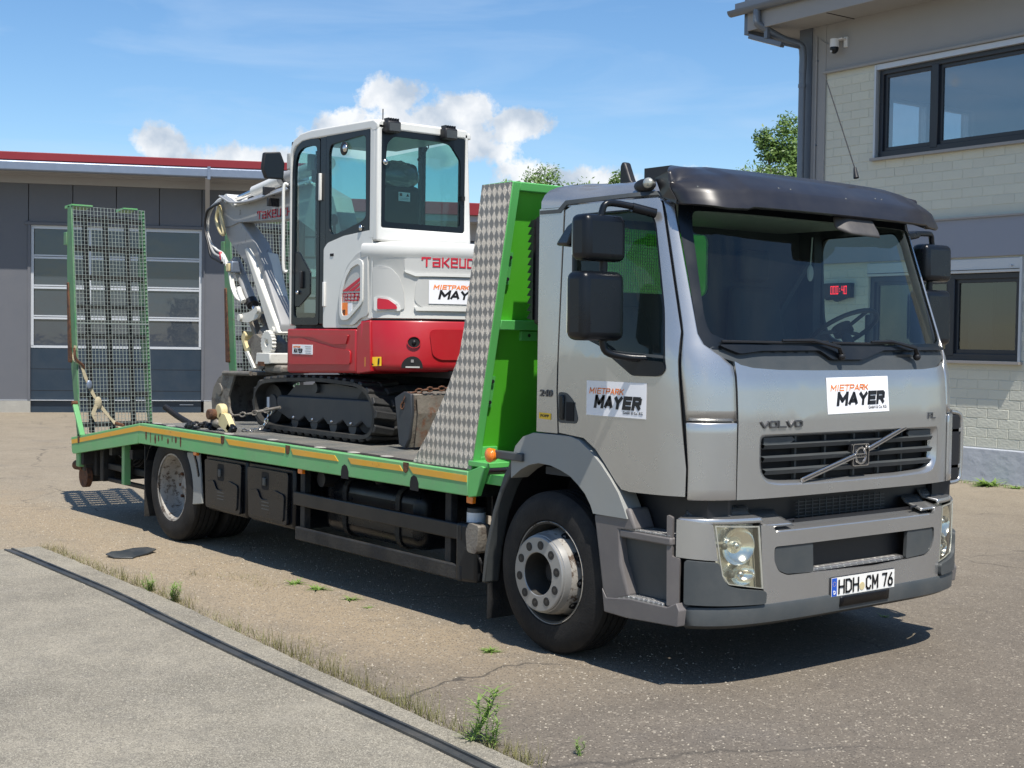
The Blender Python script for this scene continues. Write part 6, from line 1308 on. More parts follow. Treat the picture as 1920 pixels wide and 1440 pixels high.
# tracks
def track(y0, y1):
    path = [Vector((x, 0, z)) for x, z in [(-4.335, 1.14), (-4.31, 1.25), (-4.20, 1.335), (-4.0, 1.365), (-3.6, 1.385), (-3.3, 1.392), (-3.0, 1.385), (-2.75, 1.37), (-2.60, 1.31), (-2.51, 1.20), (-2.50, 1.09), (-2.55, .985), (-2.68, .938), (-3.0, .932), (-3.4, .932), (-3.8, .932), (-4.08, .937), (-4.23, .975), (-4.31, 1.05)]]
    n_ = 4; P = path; o = []
    for i in range(len(P)):
        a, b_, c_, d = P[i - 1], P[i], P[(i + 1) % len(P)], P[(i + 2) % len(P)]
        for j in range(n_):
            t = j / n_; o.append(.5 * ((2 * b_) + (c_ - a) * t + (2 * a - 5 * b_ + 4 * c_ - d) * t ** 2 + (3 * b_ - a - 3 * c_ + d) * t ** 3))
    def off_(k):
        r_ = []
        for i, p in enumerate(o):
            d = (o[(i + 1) % len(o)] - o[i - 1]).normalized(); r_.append((p.x + d.z * k, p.z - d.x * k))
        return r_
    s = 1 if True else -1
    # decide inward direction
    inn = off_(.045); area = lambda q: abs(sum(q[i][0] * q[(i + 1) % len(q)][1] - q[(i + 1) % len(q)][0] * q[i][1] for i in range(len(q))))
    outp = [(p.x, p.z) for p in o]; sgn = 1 if area(inn) < area(outp) else -1
    inner = off_(.048 * sgn); outer = off_(.020 * sgn)
    tk = MB().prism(outer, 'xz', y0, y1, holes=[inner]).build('track', 'trackrubber', ex, smooth=40)
    # arc-length spaced lugs
    L_ = [0]
    for i in range(len(o)): L_.append(L_[-1] + (o[(i + 1) % len(o)] - o[i]).length)
    tot = L_[-1]; nl = 38; w = y1 - y0; mes = {}
    for k_ in range(2):
        mb = MB(); a, b_ = (0, w * .54) if k_ == 0 else (w * .46, w)
        mb.hexa([(-.032, a, 0), (.032, a, 0), (.032, b_, 0), (-.032, b_, 0), (-.025, a + .006, .022), (.025, a + .006, .022), (.022, b_ - .006, .022), (-.022, b_ - .006, .022)])
        me = bpy.data.meshes.new('track_lug'); me.from_pydata(mb.v, [], mb.f); bmx = bmesh.new(); bmx.from_mesh(me); bmesh.ops.recalc_face_normals(bmx, faces=bmx.faces); bmesh.ops.bevel(bmx, geom=bmx.edges[:], offset=.004, segments=1, affect='EDGES'); bmx.to_mesh(me); bmx.free(); me.materials.append(M['trackrubber']); mes[k_] = me
    for i in range(nl):
        for k_ in range(2):
            s_ = (tot * (i + .5 * k_) / nl) % tot; j = 0
            while L_[j + 1] < s_: j += 1
            f = (s_ - L_[j]) / (L_[j + 1] - L_[j]); p = o[j].lerp(o[(j + 1) % len(o)], f); d = (o[(j + 1) % len(o)] - o[j]).normalized(); nr = Vector((-d.z * sgn, 0, d.x * sgn))
            q = p - nr * .021; yv = Vector((0, 1, 0)); xv = yv.cross(nr)
            ob = bpy.data.objects.new('track_lug', mes[k_]); C.objects.link(ob); ob.parent = tk
            sk = .28 if k_ == 0 else -.28
            ob.matrix_local = Matrix(((xv.x, yv.x, nr.x, q.x), (xv.y, yv.y, nr.y, y0), (xv.z, yv.z, nr.z, q.z), (0, 0, 0, 1))) @ Matrix.Shear('XZ', 4, (0, 0)) if False else Matrix(((xv.x, yv.x + xv.x * sk, nr.x, q.x), (xv.y, yv.y + xv.y * sk, nr.y, y0), (xv.z, yv.z + xv.z * sk, nr.z, q.z), (0, 0, 0, 1)))
    near = y0 < 1
    s0 = y0 + .05 if near else y0 + .02
    tf = MB().prism([(-4.02, 1.185), (-3.98, 1.215), (-2.60, 1.235), (-2.585, 1.22), (-2.585, 1.04), (-2.70, 1.04), (-2.76, 1.075), (-2.84, 1.035), (-2.96, 1.03), (-3.02, 1.07), (-3.10, 1.035), (-3.24, 1.03), (-3.30, 1.07), (-3.38, 1.03), (-3.52, 1.03), (-3.58, 1.07), (-3.66, 1.03), (-3.82, 1.035), (-3.90, 1.06), (-4.0, 1.09)], 'xz', s0, s0 + .20).build('track_frame', 'frame', tk, bev=.012)
    MB().prism([(-3.98, 1.19), (-2.60, 1.21), (-2.75, 1.30), (-3.2, 1.33), (-3.8, 1.30)], 'xz', s0 + .05, s0 + .2).build('frame_slope', 'frame', tk)
    for x in (-3.74, -3.45, -3.17, -2.90): MB().cyl((x, s0 + .01, 1.025), (x, s0 + .16, 1.025), .052, 18).build('bottom_roller', 'frame', tk, smooth=40); MB().ball((x, s0 - .002, 1.055), .013).build('roller_bolt', 'chrome', tk)
    MB().cyl((-4.125, s0 + .03, 1.14), (-4.125, s0 + .17, 1.14), .155, 28).build('idler', 'chassis', tk, smooth=40); MB().cyl((-4.125, s0 + .02, 1.14), (-4.125, s0 + .03, 1.14), .075, 20).build('idler_hub', 'frame', tk)
    MB().cyl((-3.46, s0 + .02, 1.290), (-3.46, s0 + .12, 1.290), .038, 16).build('top_roller', 'frame', tk, smooth=40)
    MB().cyl((-2.73, s0 + .03, 1.15), (-2.73, s0 + .17, 1.15), .16, 24).build('sprocket', 'chassis', tk, smooth=40)
    return tk
track(.48, .78); track(1.56, 1.86)
MB().box(-3.85, -2.70, .76, 1.58, 1.10, 1.34).build('undercarriage', 'frame', ex, bev=.03); MB().cyl((-3.2, XC, 1.33), (-3.2, XC, 1.425), .36, 32).build('slew_ring', 'chassis', ex, smooth=40)
for i in range(3): MB().tube(spline([(-3.6, .85 + i * .05, 1.40), (-3.4, .83 + i * .05, 1.37), (-3.2, .9, 1.40)], 4), .012, 6).build('hydraulic_hose', 'ink', ex)
# dozer blade at the front end of the truck
bl = MB().prism([(-2.175, .935), (-2.155, .933), (-2.12, 1.05), (-2.105, 1.17), (-2.12, 1.30), (-2.20, 1.315), (-2.185, 1.27), (-2.165, 1.17), (-2.19, 1.05)], 'xz', .53, 1.86).build('dozer_blade', 'dirtsteel', ex, bev=.006)
MB().prism([(-2.30, 1.27), (-2.19, 1.315), (-2.10, 1.30), (-2.09, 1.17), (-2.12, 1.0), (-2.17, .93), (-2.24, .95), (-2.27, 1.1)], 'xz', .505, .53).build('blade_side_plate', 'frame', bl, bev=.006)
M['blade'] = mat('scraped_blade', (.10, .085, .07), .6, .2, .4, 8, bump=.4, bscale=50, dust=.6, col2=(.15, .075, .045), thr=(.54, .64), s2=9)
MB().prism([(-2.115, .94), (-2.085, 1.17), (-2.10, 1.29), (-2.095, 1.29), (-2.078, 1.17), (-2.11, .94)], 'xz', .55, 1.85).build('mouldboard', 'blade', bl)
MB().tube([(-2.7, .95, 1.2), (-2.2, .95, 1.12)], .05, 10).tube([(-2.7, 1.4, 1.2), (-2.2, 1.4, 1.12)], .05, 10).build('blade_arm', 'frame', bl)
chn = MB()
def chain(mb, pts, r_, ln):
    sp = spline(pts, 12); d_ = 0; k_ = 0; last = sp[0]
    for p in sp[1:]:
        if (p - last).length >= ln * .72:
            t = (p - last).normalized(); s_ = t.cross(Vector((0, 0, 1))) if k_ % 2 else Vector((0, 0, 1)); s_ = (s_ - t * s_.dot(t)).normalized(); c_ = (p + last) / 2
            mb.tube([c_ + t * math.cos(a) * ln * .5 + s_ * math.sin(a) * ln * .3 for a in [i * math.pi / 4 for i in range(9)]], r_, 5); last = p; k_ += 1
chain(chn, [(-2.20, .50, 1.20), (-2.17, .52, 1.29), (-2.12, .62, 1.325), (-2.10, .75, 1.335), (-2.0, .95, 1.345), (-1.7, 1.3, 1.3)], .006, .05)
co_ = chn.build('lashing_chain', 'rust', bl)
# upper structure
def cwx(y, g_=0): t = min(abs(y - XC) / (.705 + g_), .9995); return -2.74 + (.56 + g_) * (1 - t ** 2.6) ** (1 / 2.6)
def cw(y, z, off=0):
    e = .004; g_ = (cwx(min(y + e, 1.874)) - cwx(max(y - e, .466))) / (2 * e); n_ = Vector((1, -max(-8, min(8, g_)), 0)).normalized() * off; return (cwx(y) + n_.x, y + n_.y, z)
def cstrip(rows, nm, m_, par, n=44, y0=.466, y1=1.874):
    mb = MB()
    for i in range(n + 1):
        th = math.pi * i / n; y = XC - .7045 * math.cos(th) * 1.0
        y = max(y0, min(y1, y))
        for (of_, z) in rows: mb.v.append(tuple(Vector(cw(y, z, 0)) + (Vector((cwx(y) - (-2.95), (y - XC) * .9, 0)).normalized() * of_)))
    r_ = len(rows)
    for i in range(n):
        for j in range(r_ - 1): a = i * r_ + j; mb.f.append((a, a + 1, a + r_ + 1, a + r_))
    return mb.build(nm, m_, par, smooth=50)
hood = cstrip([(-.03, 1.808), (0, 1.815), (0, 2.235), (.012, 2.25), (.012, 2.315), (.002, 2.335), (-.03, 2.346), (-.30, 2.348)], 'engine_hood', 'exwhite', ex)
cwt = cstrip([(-.14, 1.44), (-.03, 1.447), (-.004, 1.465), (-.0, 1.50), (.004, 1.785), (-.004, 1.797), (-.04, 1.80)], 'counterweight', 'exred', ex)
cstrip([(-.02, 1.798), (-.02, 1.812)], 'hood_gap', 'ink', hood)
MB().box(-3.74, -2.70, .50, 1.84, 1.42, 1.74).build('frame_core', 'exred', ex, bev=.02)
MB().box(-3.2, -2.62, .52, 1.84, 1.74, 2.33).build('engine_bay', 'exgrey', ex)
MB().box(-3.74, -3.2, 1.25, 1.84, 1.74, 2.10).build('tank_cover', 'exwhite', ex, bev=.06)
MB().box(-2.9, -2.2, .9, 1.5, 1.40, 1.45).build('belly_pan', 'ink', ex)
# shaped relief on the hood
f1 = lambda p, r_=.03: rpoly(p, r_)
sheet('hood_relief', f1([(.60, 2.15), (.66, 2.125), (1.80, 2.14), (1.80, 2.235), (.60, 2.228)], .012), [], cw, 'exgrey', hood, .006, .05, off=.004)
sheet('hood_panel', f1([(.68, 2.10), (1.80, 2.11), (1.80, 1.895), (.70, 1.89), (.655, 1.93), (.66, 2.05)], .03), [], cw, 'exgrey', hood, .006, .05, off=.004)
sheet('side_panel', f1([(.482, 2.18), (.535, 2.165), (.575, 2.10), (.598, 2.0), (.604, 1.875), (.482, 1.865)], .02), [], cw, 'exgrey', hood, .008, .05, off=.004)
sheet('relief_edge', [(.655, 1.893), (1.80, 1.898), (1.80, 1.874), (.665, 1.868)], [], cw, 'exwhite', hood, .02, .05, off=.008)
sheet('relief_edge', [(.60, 2.15), (.66, 2.125), (1.80, 2.14), (1.80, 2.118), (.66, 2.105), (.605, 2.132)], [], cw, 'exwhite', hood, .02, .05, off=.008)
sheet('lamp_surround', f1([(.487, 1.967), (.535, 1.957), (.578, 1.91), (.588, 1.865), (.487, 1.863)], .012), [], cw, 'exwhite', hood, .016, .05, off=.008)
sheet('reflector', f1([(.497, 1.953), (.532, 1.943), (.566, 1.903), (.571, 1.878), (.497, 1.875)], .008), [], cw, 'redink', hood, .004, .05, off=.018)
strokes('TAKEUCHI', cw, .696, 2.177, .51, .056, .011, 'redink', hood, .010)
cwm_ = sheet('sticker', [(.740, 1.918), (1.30, 1.918), (1.30, 2.083), (.740, 2.080)], [], cw, 'wh', hood, .002, .05, off=.011)
glyphs('MIETPARK', cw, .768, 2.018, .26, .032, .22, 'orange', cwm_, .0128, .22, gap=.75); glyphs('MAYER', cw, .80, 1.950, .37, .064, .25, 'ink', cwm_, .0128, .22, gap=.3); text('GmbH & Co. KG', None, 1.10, 1.928, .16, .014, 'ink', cwm_, off=.0128, ext=.0004, fn=cw)
sheet('red_relief', f1([(.745, 1.74), (1.80, 1.75), (1.80, 1.53), (.82, 1.53), (.77, 1.56)], .04), [], cw, 'exred', cwt, .012, .05, off=.004)
hl_ = [(.656 + .034 * math.cos(R_(a)), 1.650 + .037 * math.sin(R_(a))) for a in range(0, 360, 20)]
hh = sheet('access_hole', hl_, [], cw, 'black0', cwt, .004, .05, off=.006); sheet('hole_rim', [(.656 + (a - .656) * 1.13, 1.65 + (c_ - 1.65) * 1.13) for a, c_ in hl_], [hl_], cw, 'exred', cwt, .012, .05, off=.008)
c_ = cw(.656, 1.65, .006); MB().ball(c_, .016).build('plug', 'ink', cwt, smooth=60)
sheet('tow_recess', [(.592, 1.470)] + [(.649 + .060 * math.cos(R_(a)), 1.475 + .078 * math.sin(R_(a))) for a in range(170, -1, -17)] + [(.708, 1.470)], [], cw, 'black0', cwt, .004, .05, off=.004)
sheet('recess_plate', [(.64, 1.51), (.655, 1.51), (.655, 1.53), (.64, 1.53)], [], cw, 'sill', cwt, .004, .05, off=.008); sheet('recess_plate', [(.612, 1.473), (.69, 1.473), (.69, 1.483), (.612, 1.483)], [], cw, 'exgrey', cwt, .004, .05, off=.008)
wl = sheet('warning_label', [(.470, 1.474), (.508, 1.483), (.508, 1.546), (.470, 1.540)], [], cw, 'yel', cwt, .002, .05, off=.006)
sheet('pictogram', [(.4725, 1.482), (.487, 1.486), (.480, 1.512)], [], cw, 'ink', wl, .001, .05, off=.0085)
sheet('pictogram', [(.497, 1.490), (.502, 1.491), (.503, 1.535), (.498, 1.535)], [], cw, 'ink', wl, .001, .05, off=.0085)
# left flank, red skirt and grey side cover
rs = MB().prism([(-3.74, 1.415), (-3.70, 1.398), (-2.735, 1.425), (-2.735, 1.735), (-3.74, 1.735)], 'xz', .462, .56).build('side_skirt', 'exred', ex, bev=.022, seg=3)
MB().prism(rpoly([(-3.69, 1.465), (-2.80, 1.485), (-2.80, 1.585), (-3.02, 1.60), (-3.50, 1.665), (-3.69, 1.66)], .03), 'xz', .452, .475).build('skirt_relief', 'exred', rs, bev=.012, seg=3)
MB().prism(rpoly([(-3.70, 1.695), (-2.83, 1.695), (-2.86, 1.63), (-3.05, 1.625), (-3.35, 1.675), (-3.70, 1.68)], .015), 'xz', .452, .475).build('skirt_relief', 'exred', rs, bev=.010, seg=3)
MB().prism([(-2.73, 1.42), (-2.73, 1.755), (-2.66, 1.792), (-2.56, 1.798), (-2.545, 1.44)], 'xz', .464, .56).build('skirt_corner', 'exred', rs, bev=.008)
SF = plane_fn((0, .4505, 0), (1, 0, 0), (0, 0, 1), (0, -1, 0))
sk_ = MB().prism([(-3.625, 1.545), (-3.325, 1.545), (-3.325, 1.617), (-3.625, 1.617)], 'xz', .4485, .4515).build('small_sticker', 'wh', rs)
FR = ((0, .4485, 0), (1, 0, 0), (0, 0, 1), (0, -1, 0))
glyphs('MIETPARK', plane_fn(*FR), -3.612, 1.592, .11, .014, .22, 'orange', sk_, .001, .2); glyphs('MAYER', plane_fn(*FR), -3.605, 1.553, .13, .034, .24, 'ink', sk_, .001, .2)
for i, z in enumerate((1.60, 1.585, 1.568, 1.553)): MB().box(-3.435 + .01 * (i % 2), -3.345, .4475, .4483, z, z + .004).build('small_print', 'sill', sk_)
gp_ = MB().prism(rpoly([(-3.225, 1.745), (-3.225, 2.325), (-3.17, 2.365), (-2.95, 2.405), (-2.57, 2.43), (-2.56, 2.30), (-2.56, 1.81), (-2.66, 1.795), (-2.76, 1.745)], .02), 'xz', .478, .56).build('side_cover', 'exwhite', ex, bev=.01)
MB().prism(rpoly([(-2.985, 1.765), (-3.0, 1.90), (-2.96, 2.05), (-2.87, 2.19), (-2.74, 2.27), (-2.60, 2.30), (-2.585, 1.83), (-2.68, 1.815), (-2.77, 1.765)], .03), 'xz', .462, .49).build('service_door', 'exgrey', gp_, bev=.010, seg=3)
ringo = rpoly([(-2.955, 1.84), (-2.955, 2.0), (-2.90, 2.12), (-2.80, 2.21), (-2.70, 2.235), (-2.645, 2.21), (-2.645, 1.92), (-2.70, 1.885), (-2.84, 1.80), (-2.93, 1.80)], .03)
ringi = rpoly([(-2.925, 1.86), (-2.925, 1.98), (-2.87, 2.10), (-2.80, 2.17), (-2.71, 2.195), (-2.675, 2.18), (-2.675, 1.935), (-2.71, 1.91), (-2.84, 1.832), (-2.91, 1.832)], .03)
MB().prism(ringo, 'xz', .452, .475, holes=[ringi]).build('door_bead', 'exwhite', gp_, bev=.006)
F2 = ((0, .4605, 0), (1, 0, 0), (0, 0, 1), (0, -1, 0))
glyphs('TB335R', plane_fn(*F2), -2.938, 1.934, .268, .058, .14, 'redink', gp_, .002, .03, gap=.6)
for i in range(3): x0 = -2.93 + i * .085; MB().prism([(x0, 2.005), (x0 + .07, 2.005 + .0), (-2.67, 2.085 - i * .03), (-2.67, 2.108 - i * .035)], 'xz', .4585, .4612).build('stripe', 'redink', gp_)
dl = MB().box(-2.93, -2.855, .4585, .4612, 1.828, 1.925).build('noise_label', 'orange', gp_); text('93', F2, -2.92, 1.835, .04, .04, 'ink', dl, bold=.03, off=.003)
MB().box(-2.845, -2.79, .4585, .4612, 1.845, 1.92).build('data_label', 'wh', gp_)
MB().box(-3.13, -3.08, .474, .479, 2.265, 2.285).build('key_slot', 'black0', gp_, bev=.004)
MB().box(-3.215, -3.19, .462, .48, 1.90, 2.08).build('door_hinge', 'exwhite', ex, bev=.004)
# cab: roof, posts, glazing
cab_y0, cab_y1 = .48, 1.275
def q3(x, y, z): return (x, y, z)
rf = MB().prism([(-2.505, 3.125), (-2.505, 3.165), (-2.56, 3.195), (-3.42, 3.215), (-3.58, 3.205), (-3.68, 3.17), (-3.725, 3.12), (-3.745, 3.05), (-3.735, 1.76), (-3.705, 1.76), (-3.712, 3.03), (-3.69, 3.08), (-3.64, 3.12), (-3.57, 3.14), (-3.42, 3.145), (-2.6, 3.13), (-2.58, 3.115)], 'xz', .476, .535).build('cab_frame', 'exwhite', ex, bev=.012, seg=3)
MB().prism([(-2.505, 3.125), (-2.505, 3.165), (-2.56, 3.195), (-3.42, 3.215), (-3.58, 3.205), (-3.68, 3.17), (-3.725, 3.12), (-3.745, 3.05), (-3.735, 1.76), (-3.705, 1.76), (-3.712, 3.05), (-3.69, 3.10), (-3.64, 3.145), (-3.57, 3.165), (-3.42, 3.172), (-2.6, 3.145), (-2.58, 3.125)], 'xz', 1.22, 1.28).build('cab_frame', 'exwhite', ex, bev=.012, seg=3)
MB().prism([(-2.51, 3.14), (-2.51, 3.17), (-2.56, 3.20), (-3.42, 3.218), (-3.60, 3.205), (-3.69, 3.165), (-3.66, 3.14), (-3.57, 3.17), (-3.42, 3.178), (-2.6, 3.155)], 'xz', .52, 1.24).build('cab_roof', 'exwhite', ex, bev=.01)
MB().prism([(.478, 2.352), (1.292, 2.352), (1.255, 3.175), (1.235, 3.19), (.50, 3.19), (.478, 3.175)], 'yz', -2.565, -2.505, holes=[rr(.515, 1.232, 2.445, 3.128, .02)]).build('rear_frame', 'exwhite', ex, bev=.014, seg=3)
MB().box(-2.61, -2.53, .477, .56, 2.36, 3.16).build('rear_post', 'exwhite', ex, bev=.016, seg=3)
MB().prism(rr(.515, 1.232, 2.445, 3.128, .02), 'yz', -2.53, -2.512, holes=[rpoly([(.545, 2.485), (1.195, 2.485), (1.195, 2.96), (1.10, 3.075), (.98, 3.085), (.62, 3.085), (.56, 3.03), (.55, 2.90)], .03)]).build('rear_window_border', 'gasket', ex)
MB().box(-2.524, -2.520, .52, 1.23, 2.45, 3.125).build('rear_window', 'exglass', ex)
lat = MB().box(-2.515, -2.495, 1.20, 1.225, 2.68, 2.71).build('window_latch', 'ink', ex)
# door and side window, near side
do = rpoly([(-3.70, 1.765), (-3.292, 1.765), (-3.292, 3.135), (-3.42, 3.15), (-3.56, 3.145), (-3.65, 3.10), (-3.69, 3.03), (-3.70, 2.9)], .03)
di = rpoly([(-3.665, 1.82), (-3.335, 1.82), (-3.335, 3.085), (-3.43, 3.10), (-3.55, 3.095), (-3.62, 3.06), (-3.655, 2.99), (-3.662, 2.9)], .03)
dr_ = MB().prism(do, 'xz', .478, .502, holes=[di]).build('cab_door', 'gasket', ex, bev=.004)
MB().prism(di, 'xz', .489, .492).build('door_glass', 'exglass', dr_)
MB().box(-3.70, -3.30, .488, .4885 + .004, 1.77, 1.81).build('door_foot', 'gasket', dr_)
MB().prism([(-3.66, 2.32), (-3.60, 2.32), (-3.43, 2.16), (-3.43, 2.0), (-3.60, 1.90), (-3.66, 1.90)], 'xz', .484, .50).build('door_lower_trim', 'gasket', dr_, bev=.006)
MB().box(-3.56, -3.535, .462, .485, 2.04, 2.17).build('door_handle', 'ink', dr_, bev=.006); MB().ball((-3.60, .475, 2.01), .016).build('lock', 'chrome', dr_, smooth=60)
MB().box(-3.292, -3.205, .482, .53, 1.77, 3.15).build('centre_post', 'gasket', ex, bev=.006)
MB().box(-3.285, -3.262, .462, .482, 2.68, 2.88).build('hinge', 'exwhite', ex, bev=.005); MB().box(-3.33, -3.292, .470, .482, 2.68, 2.88).build('hinge_leaf', 'gasket', ex)
wo = [(-3.205, 3.15), (-2.61, 3.145), (-2.61, 2.41), (-2.72, 2.405), (-2.95, 2.385), (-3.17, 2.35), (-3.205, 2.32)]; wi = rpoly([(-3.165, 3.02), (-3.14, 3.075), (-2.99, 3.085), (-2.70, 3.10), (-2.665, 3.08), (-2.655, 2.53), (-2.70, 2.50), (-3.02, 2.43), (-3.12, 2.425), (-3.155, 2.47)], .03)
MB().prism(wo, 'xz', .480, .505, holes=[wi]).build('side_window_border', 'gasket', ex, bev=.003); MB().prism(wi, 'xz', .490, .493).build('side_window', 'exglass', ex)
MB().ball((-2.93, .474, 3.03), .030, 1, .5, 1).build('window_knob', 'chrome', ex, smooth=60); MB().ball((-2.95, .478, 3.03), .05, 1, .3, 1).build('knob_plate', 'ink', ex, smooth=60)
MB().ball((-2.71, .474, 2.45), .022, 1, .5, 1).build('window_knob', 'chrome', ex, smooth=60); MB().ball((-2.53 + .03, .54, 2.90), .022, .6, 1, 1).build('window_knob', 'chrome', ex, smooth=60)
# far side and front glazing
for x in (-2.60, -3.12, -3.72): MB().box(x, x + .05, 1.235, 1.272, 1.8, 3.16).build('far_post', 'gasket', ex)
MB().prism([(-3.72, 1.80), (-2.55, 1.80), (-2.55, 2.30), (-3.72, 2.30)], 'xz', 1.25, 1.27).build('far_lower_panel', 'interior', ex)
MB().prism([(-3.70, 2.30), (-2.55, 2.30), (-2.55, 3.12), (-3.70, 3.10)], 'xz', 1.255, 1.258).build('far_window', 'exglass', ex)
MB().box(-3.71, -3.706, .54, 1.22, 2.0, 3.08).build('front_window', 'exglass', ex)
MB().box(-3.735, -3.69, .53, 1.23, 1.76, 1.86).build('front_sill', 'gasket', ex)
MB().box(-3.67, -3.66, .66, .67, 2.3, 3.1).build('front_glass_rail', 'ink', ex)
# cab interior
MB().box(-3.70, -2.56, .52, 1.24, 1.74, 1.78).build('cab_floor', 'interior', ex); MB().box(-3.42, -2.60, .54, 1.23, 3.125, 3.14).build('headlining', 'exgrey', ex)
st_ = MB().hexa([(-3.05, .68, 2.28), (-2.90, .68, 2.28), (-2.90, 1.13, 2.28), (-3.05, 1.13, 2.28), (-2.96, .73, 2.80), (-2.86, .73, 2.80), (-2.86, 1.10, 2.80), (-2.96, 1.10, 2.80)]).build('seat_back', 'seat', ex, bev=.05, seg=4)
MB().box(-3.40, -2.92, .68, 1.13, 2.14, 2.28).build('seat_cushion', 'seat', st_, bev=.04); MB().box(-3.36, -2.75, .66, 1.16, 1.78, 2.14).build('seat_base', 'interior', st_)
hr = MB().box(-2.97, -2.87, .76, 1.08, 2.80, 2.965).build('headrest', 'seat', st_, bev=.045, seg=4)
MB().ball((-2.92, .92, 2.87), .19, .42, .98, .58, 20, 12).map(lambda x, y, z: (x + .008 * noise.noise(Vector((x, y, z)) * 40), y + .012 * noise.noise(Vector((x, y, z + 5)) * 30), z + .012 * noise.noise(Vector((x, y, z + 9)) * 30))).build('plastic_wrap', 'film', hr, smooth=180)
sl_ = MB().box(-2.855, -2.852, .885, .985, 2.68, 2.745).build('seat_label', 'wh', st_)
MB().box(-2.852, -2.851, .893, .915, 2.715, 2.737).build('label_mark', 'rust', sl_); MB().prism([(.95, 2.715), (.978, 2.715), (.964, 2.738)], 'yz', -2.852, -2.851).build('label_mark', 'rust', sl_)
for z in (2.69, 2.70): MB().box(-2.852, -2.851, .893, .975, z, z + .003).build('label_mark', 'sill', sl_)
MB().box(-3.35, -2.85, 1.14, 1.22, 2.2, 2.38).build('right_console', 'interior', ex, bev=.03); MB().box(-3.35, -2.95, .58, .66, 2.2, 2.36).build('left_console', 'interior', ex, bev=.03)
for y in (.62, 1.18): MB().tube([(-3.30, y, 2.36), (-3.32, y, 2.52)], .012, 8).ball((-3.325, y, 2.55), .035, 1, 1, 1.3).build('joystick', 'ink', ex, smooth=60)
for y in (.80, .88): MB().tube([(-3.55, y, 1.8), (-3.50, y, 2.45)], .012, 8).ball((-3.50, y, 2.47), .025).build('travel_lever', 'ink', ex, smooth=60)
MB().box(-3.62, -3.56, 1.02, 1.2, 2.3, 2.5).build('monitor', 'ink', ex, bev=.01); MB().box(-3.64, -3.56, .60, .72, 2.85, 3.05).build('radio_box', 'seat', ex, bev=.02)
rc = []
for i in range(70): t = i / 69; a = t * 40; rc.append((-2.75 - .1 * t + .012 * math.cos(a), .98 + .16 * t, 2.97 + .13 * t + .012 * math.sin(a)))
MB().tube(rc, .004, 4).build('coiled_cord', 'ink', ex)
MB().box(-3.62, -3.58, .56, .68, 2.94, 3.06).build('sun_blind', 'dash', ex)
# lamps, aerial, mirror, grab rail
for y in (.575, 1.06):
    lp = MB().box(-2.52, -2.44, y - .055, y + .055, 3.10, 3.18).build('work_light', 'ink', ex, bev=.012); MB().box(-2.44, -2.436, y - .045, y + .045, 3.11, 3.165).build('light_lens', 'dgrey', lp)
    for i in range(5): MB().box(-2.51, -2.45, y - .045 + i * .02, y - .039 + i * .02, 3.175, 3.20).build('cooling_fin', 'ink', lp)
MB().box(-3.80, -3.735, .52, .60, 3.10, 3.17).build('front_work_light', 'ink', ex, bev=.01)
MB().tube([(-2.54, .54, 3.17), (-2.54, .54, 3.27)], .004, 5).build('aerial', 'ink', ex)
mrr = MB().prism([(-.055, -.10), (.085, -.10), (.095, .02), (.06, .11), (-.07, .10), (-.085, -.02)], 'xz', -.02, .02)
mro = mrr.map(lambda x, y, z: (-3.90 + x * .35 + y, .41 + x * .9, 2.985 + z)).build('mirror', 'ink', ex, bev=.012, seg=3)
MB().prism([(-.045, -.09), (.075, -.09), (.083, .02), (.05, .098), (-.06, .09), (-.073, -.02)], 'xz', .0205, .0215).map(lambda x, y, z: (-3.90 + x * .35 + y, .41 + x * .9, 2.985 + z)).build('mirror_glass', 'gasket', mro)  # gasket black stands in for the dark reflection in this mirror
MB().tube(spline([(-3.90, .48, 2.93), (-3.86, .50, 2.86), (-3.76, .50, 2.80)], 4), .012, 6).build('mirror_stalk', 'ink', mro); MB().box(-3.80, -3.74, .48, .54, 2.95, 3.08).build('mirror_bracket', 'exgrey', ex, bev=.01)
MB().tube(spline([(-3.73, .46, 2.83), (-3.745, .43, 2.81), (-3.745, .43, 2.5), (-3.74, .43, 2.20), (-3.73, .455, 2.17)], 6), .0125, 8).build('grab_rail', 'exwhite', ex, smooth=60)
# boom, arm, cylinders, bucket
BY = 1.10
def pr(poly, a, b_, nm, m_, par=ex, bev=.012): return MB().prism(poly, 'xz', a, b_).build(nm, m_, par, bev=bev)
boom = pr([(-3.62, 1.58), (-3.86, 1.60), (-4.02, 2.1), (-4.25, 2.52), (-4.60, 2.668), (-5.10, 2.678), (-5.66, 2.690), (-5.80, 2.665), (-6.02, 2.66), (-6.07, 2.80), (-6.0, 2.945), (-5.90, 2.93), (-5.70, 2.84), (-5.3, 2.86), (-4.85, 2.915), (-4.35, 2.93), (-4.0, 2.80), (-3.72, 2.2)], BY - .085, BY + .085, 'boom', 'arm')
pr([(-5.70, 2.838), (-5.3, 2.86), (-4.85, 2.915), (-4.35, 2.93), (-4.35, 2.942), (-4.85, 2.927), (-5.3, 2.872), (-5.70, 2.850)], BY - .10, BY + .10, 'boom_top_plate', 'exwhite', boom, .003)
pr([(-6.0, 2.95), (-5.88, 2.94), (-5.72, 2.852), (-5.70, 2.835), (-5.74, 2.84), (-5.90, 2.925)], BY - .10, BY + .10, 'boom_top_plate', 'exwhite', boom, .003)
SFB = lambda x, z, k=0: (x, BY - .085 - k, z)
strokes('TAKEUCHI', SFB, -5.28, 2.70, .70, .058, .013, 'redink', boom, .004)
